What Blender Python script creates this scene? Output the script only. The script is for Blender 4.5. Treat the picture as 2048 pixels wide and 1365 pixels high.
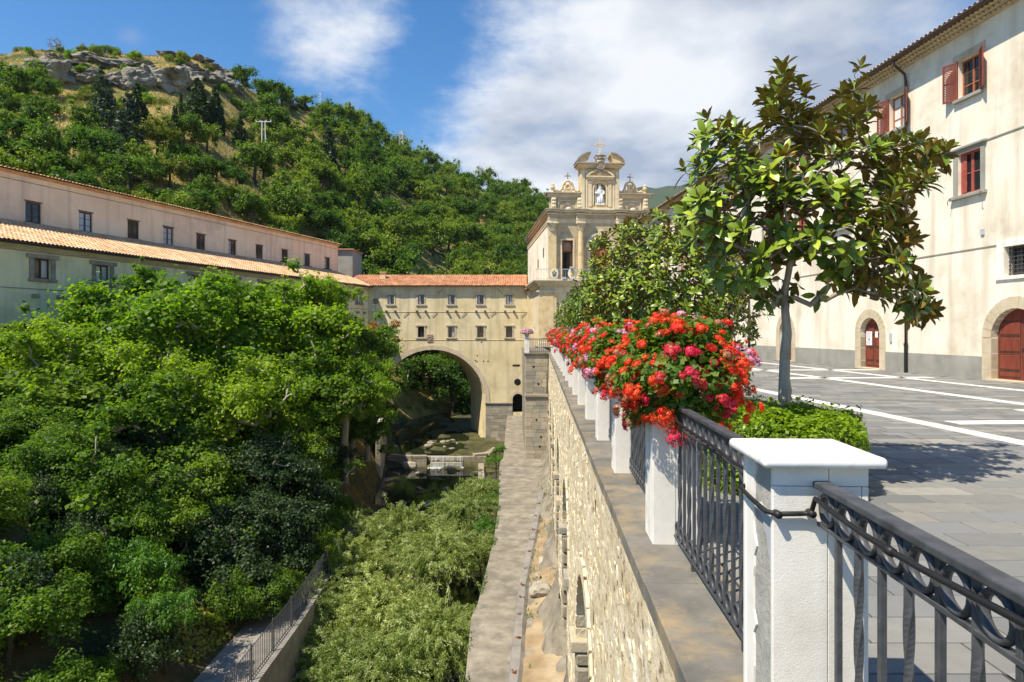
import bpy, bmesh, math, random
import numpy as np
from mathutils import Vector, Matrix, noise as mnoise

for _o in list(bpy.data.objects):
    bpy.data.objects.remove(_o)
scene = bpy.context.scene
COL = scene.collection
RNG = np.random.default_rng(11)
random.seed(5)
rad = math.radians
EYE = 1.65                                   # eye height above the piazza paving (z = 0)
FPX = 1300.0                                 # focal length in photograph pixels

# ------------------------------------------------------------------ camera
cam = bpy.data.cameras.new("camera")
cam_o = bpy.data.objects.new("camera", cam)
COL.objects.link(cam_o)
cam.sensor_width = 36.0
cam.lens = FPX / 2048 * 36.0
cam.shift_y = -20.5 / 2048
cam.clip_start = 0.05
cam.clip_end = 12000
cam_o.location = (0, 0, EYE)
cam_o.rotation_euler = (rad(90), 0, 0)
scene.camera = cam_o

# ------------------------------------------------------------------ sun and sky
LDIR = Vector((0.51, 0.38, -1.0)).normalized()          # the way the sunlight travels
SUN_EL = math.asin(-LDIR.z)
SUN_AZ = math.atan2(-LDIR.x, -LDIR.y)                   # clockwise from +Y
sun = bpy.data.lights.new("sun", 'SUN')
sun.energy = 5.0
sun.angle = rad(0.53)
sun.color = (1.0, 0.91, 0.76)
sun_o = bpy.data.objects.new("sun", sun)
COL.objects.link(sun_o)
sun_o.rotation_euler = LDIR.to_track_quat('-Z', 'Y').to_euler()
sun_o.location = (-40, -30, 80)

world = bpy.data.worlds.new("World")
scene.world = world
world.use_nodes = True
wn, wl = world.node_tree.nodes, world.node_tree.links
wn.clear()

def wnode(t, **kw):
    n = wn.new(t)
    for k, v in kw.items():
        setattr(n, k, v)
    return n

def wmath(op, a, b=None, clamp=False):
    n = wn.new('ShaderNodeMath'); n.operation = op; n.use_clamp = clamp
    for i, s in enumerate((a, b)):
        if s is None: continue
        if isinstance(s, (int, float)): n.inputs[i].default_value = s
        else: wl.new(s, n.inputs[i])
    return n.outputs[0]

w_out = wnode('ShaderNodeOutputWorld')
w_bg = wnode('ShaderNodeBackground')
w_bg.inputs['Strength'].default_value = 0.10
sky = wnode('ShaderNodeTexSky', sky_type='NISHITA')
sky.sun_disc = False
sky.sun_elevation = SUN_EL
sky.sun_rotation = SUN_AZ
sky.altitude = 300
sky.air_density = 1.0
sky.dust_density = 0.15
sky.ozone_density = 3.0
hs = wnode('ShaderNodeHueSaturation')
hs.inputs['Saturation'].default_value = 1.32
hs.inputs['Value'].default_value = 1.12
wl.new(sky.outputs[0], hs.inputs['Color'])
tc = wnode('ShaderNodeTexCoord')
sep = wnode('ShaderNodeSeparateXYZ')
wl.new(tc.outputs['Generated'], sep.inputs[0])
zz = wmath('ADD', wmath('MAXIMUM', sep.outputs['Z'], 0.0), 0.22)
comb = wnode('ShaderNodeCombineXYZ')
wl.new(wmath('DIVIDE', sep.outputs['X'], zz), comb.inputs[0])
wl.new(wmath('DIVIDE', sep.outputs['Y'], zz), comb.inputs[1])
wmap = wnode('ShaderNodeMapping')
wmap.inputs['Location'].default_value = (3.1, 1.7, 0.4)
wl.new(comb.outputs[0], wmap.inputs[0])
n1 = wnode('ShaderNodeTexNoise'); n1.inputs['Scale'].default_value = 0.85; n1.inputs['Detail'].default_value = 9
n1.inputs['Roughness'].default_value = 0.56; n1.inputs['Distortion'].default_value = 0.25
n2 = wnode('ShaderNodeTexNoise'); n2.inputs['Scale'].default_value = 3.1; n2.inputs['Detail'].default_value = 10
n2.inputs['Roughness'].default_value = 0.66
wl.new(wmap.outputs[0], n1.inputs['Vector']); wl.new(wmap.outputs[0], n2.inputs['Vector'])
def blob(x, y, z, r0, r1):
    v = Vector((x, y, z)).normalized()
    d = wnode('ShaderNodeVectorMath', operation='DISTANCE')
    wl.new(tc.outputs['Generated'], d.inputs[0]); d.inputs[1].default_value = v
    mr = wnode('ShaderNodeMapRange', interpolation_type='SMOOTHSTEP')
    wl.new(d.outputs['Value'], mr.inputs[0])
    mr.inputs[1].default_value = r0; mr.inputs[2].default_value = r1
    mr.inputs[3].default_value = 1.0; mr.inputs[4].default_value = 0.0
    return mr.outputs[0]
def pxdir(u, v):
    return ((u - 1024) / FPX, 1.0, (662 - v) / FPX)
cover = wmath('MULTIPLY', blob(*pxdir(1420, 170), 0.12, 0.52), 0.70)          # the big bank of cloud
cover = wmath('ADD', cover, wmath('MULTIPLY', blob(*pxdir(1010, 300), 0.05, 0.22), 0.22))
cover = wmath('ADD', cover, wmath('MULTIPLY', blob(*pxdir(665, 20), 0.03, 0.17), 0.46))
cover = wmath('ADD', cover, wmath('MULTIPLY', blob(*pxdir(255, 75), 0.0, 0.045), 0.22))
cover = wmath('SUBTRACT', cover, wmath('MULTIPLY', blob(*pxdir(1130, 260), 0.01, 0.10), 0.20))
dens = wmath('ADD', wmath('ADD', n1.outputs[0], wmath('MULTIPLY', wmath('SUBTRACT', n2.outputs[0], 0.5), 0.70)), cover)
cl = wnode('ShaderNodeMapRange', interpolation_type='SMOOTHSTEP')
wl.new(dens, cl.inputs[0])
cl.inputs[1].default_value = 0.74; cl.inputs[2].default_value = 1.12
cl.inputs[3].default_value = 0.0; cl.inputs[4].default_value = 0.93
n3 = wnode('ShaderNodeTexNoise'); n3.inputs['Scale'].default_value = 2.0; n3.inputs['Detail'].default_value = 9
wl.new(wmap.outputs[0], n3.inputs['Vector'])
cr = wnode('ShaderNodeValToRGB')
cr.color_ramp.elements[0].position = 0.40; cr.color_ramp.elements[0].color = (2.9, 3.3, 4.1, 1)
cr.color_ramp.elements[1].position = 0.60; cr.color_ramp.elements[1].color = (6.6, 6.7, 6.8, 1)
wl.new(n3.outputs[0], cr.inputs[0])
wmix = wnode('ShaderNodeMix', data_type='RGBA')
wl.new(cl.outputs[0], wmix.inputs[0]); wl.new(hs.outputs[0], wmix.inputs[6]); wl.new(cr.outputs[0], wmix.inputs[7])
wl.new(wmix.outputs[2], w_bg.inputs['Color'])
wl.new(w_bg.outputs[0], w_out.inputs['Surface'])

scene.view_settings.view_transform = 'Standard'
scene.view_settings.look = 'None'
scene.view_settings.gamma = 1.0
scene.view_settings.use_curve_mapping = False
scene.view_settings.exposure = 0.64
scene.render.engine = 'CYCLES'
scene.cycles.max_bounces = 6
scene.cycles.diffuse_bounces = 3
scene.cycles.glossy_bounces = 2
scene.cycles.transmission_bounces = 4
scene.cycles.transparent_max_bounces = 4

# ------------------------------------------------------------------ materials
MATS = {}
def _ramp(nt, cols, p0=0.3, p1=0.7):
    r = nt.nodes.new('ShaderNodeValToRGB')
    e = r.color_ramp.elements
    while len(e) < len(cols): e.new(0.5)
    for i, c in enumerate(cols):
        e[i].position = p0 + (p1 - p0) * i / max(1, len(cols) - 1)
        e[i].color = (c[0], c[1], c[2], 1)
    return r

def surf(name, cols, scale=2.0, detail=8, rough=0.8, bump=0.25, bscale=None, bdist=0.02, var=0.0, rnd=0.0,
         spec=0.3, stretch=(1, 1, 1), metal=0.0, spots=None, streak=None, p0=0.3, p1=0.7, coord='Object', voro=None, alt=None):
    m = bpy.data.materials.new(name); m.use_nodes = True
    nt = m.node_tree; N, L = nt.nodes, nt.links
    b = N['Principled BSDF']
    b.inputs['Roughness'].default_value = rough
    b.inputs['Metallic'].default_value = metal
    b.inputs['Specular IOR Level'].default_value = spec
    tcn = N.new('ShaderNodeTexCoord'); mp = N.new('ShaderNodeMapping')
    mp.inputs['Scale'].default_value = stretch
    L.new(tcn.outputs[coord], mp.inputs[0])
    src = mp.outputs[0]
    nz = N.new('ShaderNodeTexNoise'); nz.inputs['Scale'].default_value = scale; nz.inputs['Detail'].default_value = detail
    nz.inputs['Roughness'].default_value = 0.62
    L.new(src, nz.inputs['Vector'])
    rp = _ramp(nt, cols, p0, p1); L.new(nz.outputs[0], rp.inputs[0])
    colr = rp.outputs[0]
    def mixc(fac, a, bcol, mode='MIX'):
        x = N.new('ShaderNodeMix'); x.data_type = 'RGBA'; x.blend_type = mode
        if isinstance(fac, float): x.inputs[0].default_value = fac
        else: L.new(fac, x.inputs[0])
        L.new(a, x.inputs[6])
        if isinstance(bcol, tuple): x.inputs[7].default_value = (*bcol, 1)
        else: L.new(bcol, x.inputs[7])
        return x.outputs[2]
    if spots:                                        # (colour, scale, threshold low, high)
        s = N.new('ShaderNodeTexNoise'); s.inputs['Scale'].default_value = spots[1]; s.inputs['Detail'].default_value = 5
        s.inputs['Roughness'].default_value = 0.7
        L.new(src, s.inputs['Vector'])
        r = N.new('ShaderNodeMapRange'); L.new(s.outputs[0], r.inputs[0])
        r.inputs[1].default_value = spots[2]; r.inputs[2].default_value = spots[3]
        colr = mixc(r.outputs[0], colr, spots[0])
    if alt:                                          # some pieces lean to a second stone colour
        av = N.new('ShaderNodeAttribute'); av.attribute_name = 'var'; ao = N.new('ShaderNodeObjectInfo')
        ad = N.new('ShaderNodeMath'); ad.operation = 'ADD'; L.new(av.outputs['Fac'], ad.inputs[0]); L.new(ao.outputs['Random'], ad.inputs[1])
        am = N.new('ShaderNodeMath'); am.operation = 'MULTIPLY'; am.inputs[1].default_value = 7.31; L.new(ad.outputs[0], am.inputs[0])
        af = N.new('ShaderNodeMath'); af.operation = 'FRACT'; L.new(am.outputs[0], af.inputs[0])
        colr = mixc(af.outputs[0], colr, alt)
    if streak:                                       # vertical rain streaks (colour, amount)
        mp2 = N.new('ShaderNodeMapping'); mp2.inputs['Scale'].default_value = (1.6, 1.6, 0.13)
        L.new(tcn.outputs['Object'], mp2.inputs[0])
        s = N.new('ShaderNodeTexNoise'); s.inputs['Scale'].default_value = 1.2; s.inputs['Detail'].default_value = 6
        L.new(mp2.outputs[0], s.inputs['Vector'])
        r = N.new('ShaderNodeMapRange'); L.new(s.outputs[0], r.inputs[0])
        r.inputs[1].default_value = 0.5; r.inputs[2].default_value = 0.75; r.inputs[4].default_value = streak[1]
        colr = mixc(r.outputs[0], colr, streak[0])
    if var or rnd:
        h = N.new('ShaderNodeHueSaturation')
        val = None
        if var:
            a = N.new('ShaderNodeAttribute'); a.attribute_name = 'var'
            r = N.new('ShaderNodeMapRange'); L.new(a.outputs['Fac'], r.inputs[0])
            r.inputs[3].default_value = 1 - var; r.inputs[4].default_value = 1 + var
            val = r.outputs[0]
        if rnd:
            a = N.new('ShaderNodeObjectInfo')
            r = N.new('ShaderNodeMapRange'); L.new(a.outputs['Random'], r.inputs[0])
            r.inputs[3].default_value = 1 - rnd; r.inputs[4].default_value = 1 + rnd
            if val is None: val = r.outputs[0]
            else:
                mm = N.new('ShaderNodeMath'); mm.operation = 'MULTIPLY'
                L.new(val, mm.inputs[0]); L.new(r.outputs[0], mm.inputs[1]); val = mm.outputs[0]
        L.new(val, h.inputs['Value']); L.new(colr, h.inputs['Color']); colr = h.outputs[0]
    L.new(colr, b.inputs['Base Color'])
    if bump:
        bz = N.new('ShaderNodeTexNoise'); bz.inputs['Scale'].default_value = bscale or scale * 6
        bz.inputs['Detail'].default_value = 7; bz.inputs['Roughness'].default_value = 0.65
        L.new(src, bz.inputs['Vector'])
        hgt = bz.outputs[0]
        if voro:
            vz = N.new('ShaderNodeTexVoronoi'); vz.feature = 'DISTANCE_TO_EDGE'; vz.inputs['Scale'].default_value = voro
            L.new(src, vz.inputs['Vector'])
            r = N.new('ShaderNodeMapRange'); L.new(vz.outputs['Distance'], r.inputs[0]); r.inputs[2].default_value = 0.15
            mm = N.new('ShaderNodeMath'); mm.operation = 'ADD'
            L.new(hgt, mm.inputs[0]); L.new(r.outputs[0], mm.inputs[1]); hgt = mm.outputs[0]
        bp = N.new('ShaderNodeBump'); bp.inputs['Strength'].default_value = bump; bp.inputs['Distance'].default_value = bdist
        L.new(hgt, bp.inputs['Height']); L.new(bp.outputs[0], b.inputs['Normal'])
    MATS[name] = m
    return m

def leafmat(name, cols, trans, tfac=0.35, rough=0.5, spec=0.35, rnd=0.12, hue=0.012):
    m = bpy.data.materials.new(name); m.use_nodes = True
    nt = m.node_tree; N, L = nt.nodes, nt.links
    b = N['Principled BSDF']; out = N['Material Output']
    b.inputs['Roughness'].default_value = rough; b.inputs['Specular IOR Level'].default_value = spec
    a = N.new('ShaderNodeAttribute'); a.attribute_name = 'var'
    rp = _ramp(nt, cols, 0.0, 1.0); L.new(a.outputs['Fac'], rp.inputs[0])
    h = N.new('ShaderNodeHueSaturation'); oi = N.new('ShaderNodeObjectInfo')
    r = N.new('ShaderNodeMapRange'); L.new(oi.outputs['Random'], r.inputs[0])
    r.inputs[3].default_value = 1 - rnd; r.inputs[4].default_value = 1 + rnd
    r2 = N.new('ShaderNodeMapRange'); L.new(oi.outputs['Random'], r2.inputs[0])
    r2.inputs[3].default_value = 0.5 + hue; r2.inputs[4].default_value = 0.5 - hue
    L.new(r.outputs[0], h.inputs['Value']); L.new(r2.outputs[0], h.inputs['Hue']); L.new(rp.outputs[0], h.inputs['Color'])
    L.new(h.outputs[0], b.inputs['Base Color'])
    t = N.new('ShaderNodeBsdfTranslucent')
    mx = N.new('ShaderNodeMix'); mx.data_type = 'RGBA'; mx.blend_type = 'MULTIPLY'; mx.inputs[0].default_value = 1.0
    L.new(h.outputs[0], mx.inputs[6]); mx.inputs[7].default_value = (*trans, 1)
    L.new(mx.outputs[2], t.inputs['Color'])
    ms = N.new('ShaderNodeMixShader'); ms.inputs[0].default_value = tfac
    L.new(b.outputs[0], ms.inputs[1]); L.new(t.outputs[0], ms.inputs[2]); L.new(ms.outputs[0], out.inputs['Surface'])
    MATS[name] = m
    return m

surf('plaster_cream', [(.74, .66, .52), (.82, .75, .61), (.86, .80, .68)], scale=0.6, rough=.9, bump=.35, bscale=14, bdist=.012,
     streak=((.46, .39, .28), .7), spots=((.52, .43, .30), .45, .50, .78))
surf('plaster_bridge', [(.60, .48, .26), (.70, .585, .35), (.76, .655, .43)], scale=0.45, rough=.9, bump=.3, bscale=9, bdist=.015,
     streak=((.36, .30, .19), .65), spots=((.42, .35, .22), .4, .50, .76))
surf('plaster_pink', [(.80, .57, .39), (.86, .64, .45), (.88, .70, .52)], scale=0.35, rough=.92, bump=.3, bscale=10, bdist=.015,
     streak=((.50, .38, .29), .65), spots=((.62, .47, .36), .3, .5, .75))
surf('plaster_grey', [(.72, .64, .38), (.80, .72, .45), (.84, .77, .50)], scale=0.35, rough=.92, bump=.3, bscale=10, bdist=.015,
     streak=((.42, .40, .27), .65), spots=((.55, .52, .36), .3, .5, .75))
surf('dado_grey', [(.24, .235, .20), (.31, .30, .26), (.36, .35, .30)], scale=1.1, rough=.9, bump=.25, bscale=20, bdist=.006, streak=((.18, .17, .15), .4))
surf('sandstone', [(.52, .37, .18), (.66, .50, .27), (.73, .59, .36)], scale=1.8, rough=.9, bump=.4, bscale=12, bdist=.015, spots=((.25, .20, .14), 1.1, .56, .8))
surf('sandstone_pale', [(.56, .45, .28), (.68, .57, .38), (.75, .66, .48)], scale=1.3, rough=.9, bump=.4, bscale=12, bdist=.02, spots=((.27, .23, .17), .9, .56, .8), streak=((.30, .25, .18), .35))
surf('sandstone_dark', [(.20, .17, .13), (.30, .26, .20), (.38, .34, .27)], scale=1.6, rough=.95, bump=.5, bscale=10, bdist=.03)
surf('sandstone_grey', [(.38, .30, .185), (.49, .395, .25), (.56, .465, .31)], scale=1.6, rough=.9, bump=.4, bscale=12, bdist=.015, spots=((.22, .185, .135), 1.1, .56, .8))
surf('door_surround', [(.44, .36, .23), (.54, .45, .31), (.60, .52, .38)], scale=1.5, rough=.9, bump=.4, bscale=22, bdist=.01, spots=((.33, .26, .16), 2.0, .55, .8))
surf('red_wood', [(.14, .028, .018), (.20, .045, .026), (.26, .065, .035)], scale=3, rough=.55, bump=.3, bscale=30, bdist=.004, stretch=(4, 4, .6), spots=((.30, .13, .08), 9, .66, .74))
surf('brown_wood', [(.05, .025, .015), (.085, .04, .024), (.11, .055, .03)], scale=4, rough=.6, bump=.2, bscale=30, bdist=.004, stretch=(3, 3, .5))
surf('red_paint', [(.26, .05, .04), (.34, .075, .055), (.40, .12, .09)], scale=5, rough=.6, bump=.2, spots=((.45, .28, .22), 12, .64, .72))
surf('white_plaster', [(.66, .62, .55), (.80, .77, .71), (.82, .80, .75)], scale=2.5, rough=.75, bump=.6, bscale=150, bdist=.003, streak=((.50, .45, .37), .6), spots=((.58, .53, .45), 5, .56, .78))
surf('white_smooth', [(.72, .69, .63), (.80, .775, .72), (.82, .80, .75)], scale=2.5, rough=.6, bump=.1, bscale=40, bdist=.002, streak=((.50, .46, .39), .6), spots=((.56, .52, .45), 6, .58, .78))
surf('marble_cap', [(.68, .67, .65), (.78, .77, .75), (.82, .81, .79)], scale=7, rough=.45, bump=.2, bscale=60, bdist=.0015, spots=((.36, .34, .30), 14, .54, .74))
surf('raw_concrete', [(.26, .26, .23), (.36, .355, .32), (.44, .43, .39)], scale=6, rough=.95, bump=.8, bscale=26, bdist=.012, spots=((.16, .155, .14), 30, .66, .72))
surf('iron', [(.035, .037, .041), (.058, .061, .067), (.085, .089, .097)], scale=14, rough=.48, bump=.15, bscale=70, bdist=.001, spec=.5, spots=((.17, .165, .16), 24, .64, .8))
surf('black_rubber', [(.012, .012, .013), (.02, .02, .021)], scale=10, rough=.5, bump=0)
surf('far_iron', [(.05, .052, .055), (.08, .082, .086)], scale=4, rough=.6, bump=0)
surf('galvanised', [(.40, .41, .42), (.52, .53, .54)], scale=3, rough=.5, bump=0, metal=.3)
surf('coping', [(.105, .10, .088), (.16, .15, .13), (.215, .20, .17)], scale=2.4, rough=.9, bump=.5, bscale=34, bdist=.006, rnd=.14, spots=((.32, .245, .135), 1.5, .46, .68))
surf('paving', [(.20, .193, .17), (.245, .235, .205), (.285, .272, .24)], scale=5, rough=.82, bump=.35, bscale=60, bdist=.004, rnd=.16, var=.22, alt=(.165, .17, .172), spots=((.17, .17, .165), 1.1, .56, .75))
surf('paving_joint', [(.035, .033, .03), (.065, .06, .055)], scale=9, rough=.95, bump=.3)
surf('marble_strip', [(.58, .55, .49), (.66, .63, .57), (.70, .67, .62)], scale=2.2, rough=.7, bump=.1, rnd=.06, bscale=30, bdist=.002)
surf('rubble_wall', [(.42, .29, .14), (.58, .46, .28), (.68, .58, .40), (.70, .63, .48)], scale=2.6, rough=.95, bump=1.0, bscale=8, bdist=.04, var=.12,
     spots=((.17, .115, .06), 7.5, .57, .66), p0=.25, p1=.68)
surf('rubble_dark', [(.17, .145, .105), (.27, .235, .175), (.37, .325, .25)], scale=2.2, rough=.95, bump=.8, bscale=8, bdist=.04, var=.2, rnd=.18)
surf('pier_stone', [(.27, .235, .17), (.38, .325, .23), (.45, .38, .27)], scale=1.1, rough=.95, bump=.6, bscale=14, bdist=.02, rnd=.22, spots=((.24, .235, .215), .55, .46, .62))
surf('path_concrete', [(.15, .13, .095), (.24, .21, .16), (.34, .30, .235)], scale=1.6, detail=12, rough=.95, bump=.9, bscale=14, bdist=.02, spots=((.15, .135, .11), .9, .50, .68))
surf('curb_concrete', [(.17, .155, .135), (.25, .23, .20), (.31, .28, .24)], scale=1.6, rough=.95, bump=.6, bscale=18, bdist=.015)
surf('gravel_earth', [(.22, .155, .085), (.33, .245, .14), (.42, .34, .22)], scale=1.3, rough=1, bump=.8, bscale=16, bdist=.03)
surf('pale_rock', [(.27, .23, .17), (.40, .355, .275), (.50, .455, .37)], scale=1.6, rough=.95, bump=.7, bscale=5, bdist=.06, rnd=.1, spots=((.24, .19, .13), 1.0, .52, .74))
surf('hill_rock', [(.13, .115, .09), (.26, .235, .19), (.38, .35, .29)], scale=.45, rough=.95, bump=1.0, bscale=1.0, bdist=.9, rnd=.15, spots=((.06, .055, .035), .7, .50, .66))
surf('rust', [(.10, .03, .015), (.19, .065, .03)], scale=20, rough=.9, bump=.4)
surf('bark', [(.20, .17, .135), (.34, .295, .24), (.44, .39, .33)], scale=5, rough=.95, bump=.6, bscale=20, bdist=.01, stretch=(2.5, 2.5, .6))
surf('bark_dark', [(.035, .028, .02), (.065, .052, .038), (.10, .08, .06)], scale=4, rough=.95, bump=.6, bscale=12, bdist=.02, stretch=(2.5, 2.5, .6))
surf('dead_wood', [(.20, .16, .135), (.30, .25, .215)], scale=3, rough=.95, bump=.3)
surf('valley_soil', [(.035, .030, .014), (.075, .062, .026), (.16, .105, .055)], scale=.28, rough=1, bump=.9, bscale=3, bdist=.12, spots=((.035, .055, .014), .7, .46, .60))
surf('hill_ground', [(.12, .125, .03), (.30, .23, .075), (.44, .32, .12)], scale=.075, rough=1, bump=.9, bscale=.9, bdist=.4, spots=((.055, .085, .018), .16, .50, .62))
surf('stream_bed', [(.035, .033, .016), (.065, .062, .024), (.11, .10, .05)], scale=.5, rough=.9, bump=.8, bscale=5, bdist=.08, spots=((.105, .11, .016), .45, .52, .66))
surf('far_mountain', [(.035, .055, .02), (.055, .075, .03)], scale=.01, rough=1, bump=0)
surf('glass_dark', [(.012, .014, .016), (.03, .034, .038)], scale=1.2, rough=.08, bump=0, spec=.6)
surf('pale_glass', [(.30, .34, .37), (.42, .46, .50)], scale=.7, rough=.12, bump=0, spec=.6)
surf('curtain', [(.62, .60, .55), (.75, .73, .68)], scale=5, rough=.9, bump=.2, stretch=(6, 6, .4))
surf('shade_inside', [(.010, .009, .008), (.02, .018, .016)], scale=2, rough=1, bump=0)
surf('paper', [(.74, .74, .75), (.80, .80, .80)], scale=3, rough=.8, bump=0)
surf('ink', [(.10, .10, .12), (.16, .16, .18)], scale=3, rough=.8, bump=0)
surf('terracotta', [(.50, .27, .13), (.63, .40, .22), (.70, .50, .31)], scale=.9, rough=.9, bump=.3, bscale=9, bdist=.02, var=.24, spots=((.60, .46, .30), 1.3, .56, .78))
surf('terracotta_red', [(.40, .16, .075), (.52, .24, .12), (.60, .34, .19)], scale=.8, rough=.9, bump=.3, bscale=9, bdist=.02, var=.24, spots=((.30, .20, .12), .9, .58, .8))
surf('gutter_brown', [(.045, .026, .018), (.07, .042, .03)], scale=6, rough=.5, bump=0, spec=.5)
surf('statue_white', [(.76, .76, .75), (.82, .82, .81)], scale=3, rough=.7, bump=.1)
surf('emblem_cream', [(.72, .68, .55), (.78, .74, .62)], scale=3, rough=.6, bump=0)
surf('emblem_blue', [(.04, .16, .26), (.07, .24, .36)], scale=6, rough=.6, bump=0)
surf('emblem_gold', [(.70, .40, .06), (.80, .52, .12)], scale=6, rough=.5, bump=0)
surf('metal_box', [(.38, .40, .43), (.46, .48, .51)], scale=3, rough=.5, bump=0)
surf('foam', [(.42, .44, .44), (.62, .64, .64)], scale=6, rough=.5, bump=.4, bscale=14, bdist=.03)
surf('fan_wood', [(.30, .10, .045), (.40, .15, .07)], scale=5, rough=.6, bump=0)
surf('terracotta_pot', [(.42, .40, .37), (.52, .50, .46)], scale=8, rough=.8, bump=.2)
surf('plaque_red', [(.26, .15, .11), (.36, .23, .17)], scale=5, rough=.9, bump=.3)

# water
m = bpy.data.materials.new('stream_water'); m.use_nodes = True
b = m.node_tree.nodes['Principled BSDF']
b.inputs['Base Color'].default_value = (.018, .022, .010, 1); b.inputs['Roughness'].default_value = .06
b.inputs['Specular IOR Level'].default_value = .5
_n = m.node_tree.nodes.new('ShaderNodeTexNoise'); _n.inputs['Scale'].default_value = 3.5; _n.inputs['Detail'].default_value = 5
_b = m.node_tree.nodes.new('ShaderNodeBump'); _b.inputs['Strength'].default_value = .35; _b.inputs['Distance'].default_value = .05
m.node_tree.links.new(_n.outputs[0], _b.inputs['Height']); m.node_tree.links.new(_b.outputs[0], b.inputs['Normal'])
MATS['stream_water'] = m

leafmat('leaf_oak', [(.050, .105, .010), (.105, .190, .014), (.20, .29, .024)], (1.6, 1.8, .5), .48)
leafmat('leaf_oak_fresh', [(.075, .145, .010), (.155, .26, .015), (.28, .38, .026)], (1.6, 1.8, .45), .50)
leafmat('leaf_hill', [(.050, .098, .012), (.100, .170, .018), (.18, .25, .030)], (1.6, 1.8, .5), .45, rnd=.36, hue=.03)
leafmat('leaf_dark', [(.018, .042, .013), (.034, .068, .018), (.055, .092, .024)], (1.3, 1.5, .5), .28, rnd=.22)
leafmat('leaf_bluish', [(.030, .055, .030), (.055, .085, .048), (.085, .115, .065)], (1.2, 1.4, .7), .25)
leafmat('leaf_yellow', [(.10, .13, .012), (.17, .20, .018), (.24, .25, .03)], (1.4, 1.5, .4), .35)
leafmat('leaf_willow', [(.13, .18, .035), (.26, .32, .080), (.52, .57, .30)], (1.5, 1.6, .6), .42, rough=.42)
leafmat('leaf_shrub', [(.10, .19, .010), (.19, .31, .016), (.34, .46, .03)], (1.5, 1.5, .4), .40, rough=.4)
leafmat('leaf_ivy', [(.07, .11, .012), (.17, .20, .018), (.34, .31, .04)], (1.4, 1.5, .4), .3)
leafmat('leaf_rust', [(.22, .075, .02), (.32, .13, .03), (.30, .19, .05)], (1.4, 1.2, .5), .35)
leafmat('leaf_geranium', [(.06, .125, .016), (.12, .21, .022), (.25, .30, .035)], (1.5, 1.6, .4), .38)
leafmat('leaf_fern', [(.04, .11, .012), (.08, .19, .016), (.16, .29, .025)], (1.4, 1.6, .4), .35)
leafmat('magnolia_top', [(.085, .145, .012), (.18, .26, .016), (.34, .42, .03)], (1.6, 1.7, .4), .06, rough=.36, spec=.42, rnd=.2)
leafmat('magnolia_under', [(.17, .13, .028), (.36, .21, .045), (.54, .30, .06)], (1.5, 1.3, .5), .06, rough=.6, rnd=.2)
leafmat('dry_grass', [(.17, .15, .035), (.34, .26, .08), (.46, .35, .14)], (1.2, 1.2, .6), .3)
leafmat('petal_red', [(.70, .030, .012), (.84, .065, .018), (.90, .13, .03)], (1.2, .8, .6), .35, rough=.5, rnd=.08, hue=.006)
leafmat('petal_crimson', [(.55, .012, .040), (.72, .025, .070), (.80, .06, .12)], (1.2, .7, .8), .35, rough=.5, rnd=.08, hue=.006)
leafmat('petal_faded', [(.30, .10, .05), (.42, .17, .08), (.50, .26, .13)], (1, 1, 1), .2)
leafmat('petal_pink', [(.66, .20, .36), (.78, .36, .52), (.84, .58, .68)], (1.1, .9, 1.0), .35, rough=.5, rnd=.06, hue=.006)

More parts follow.
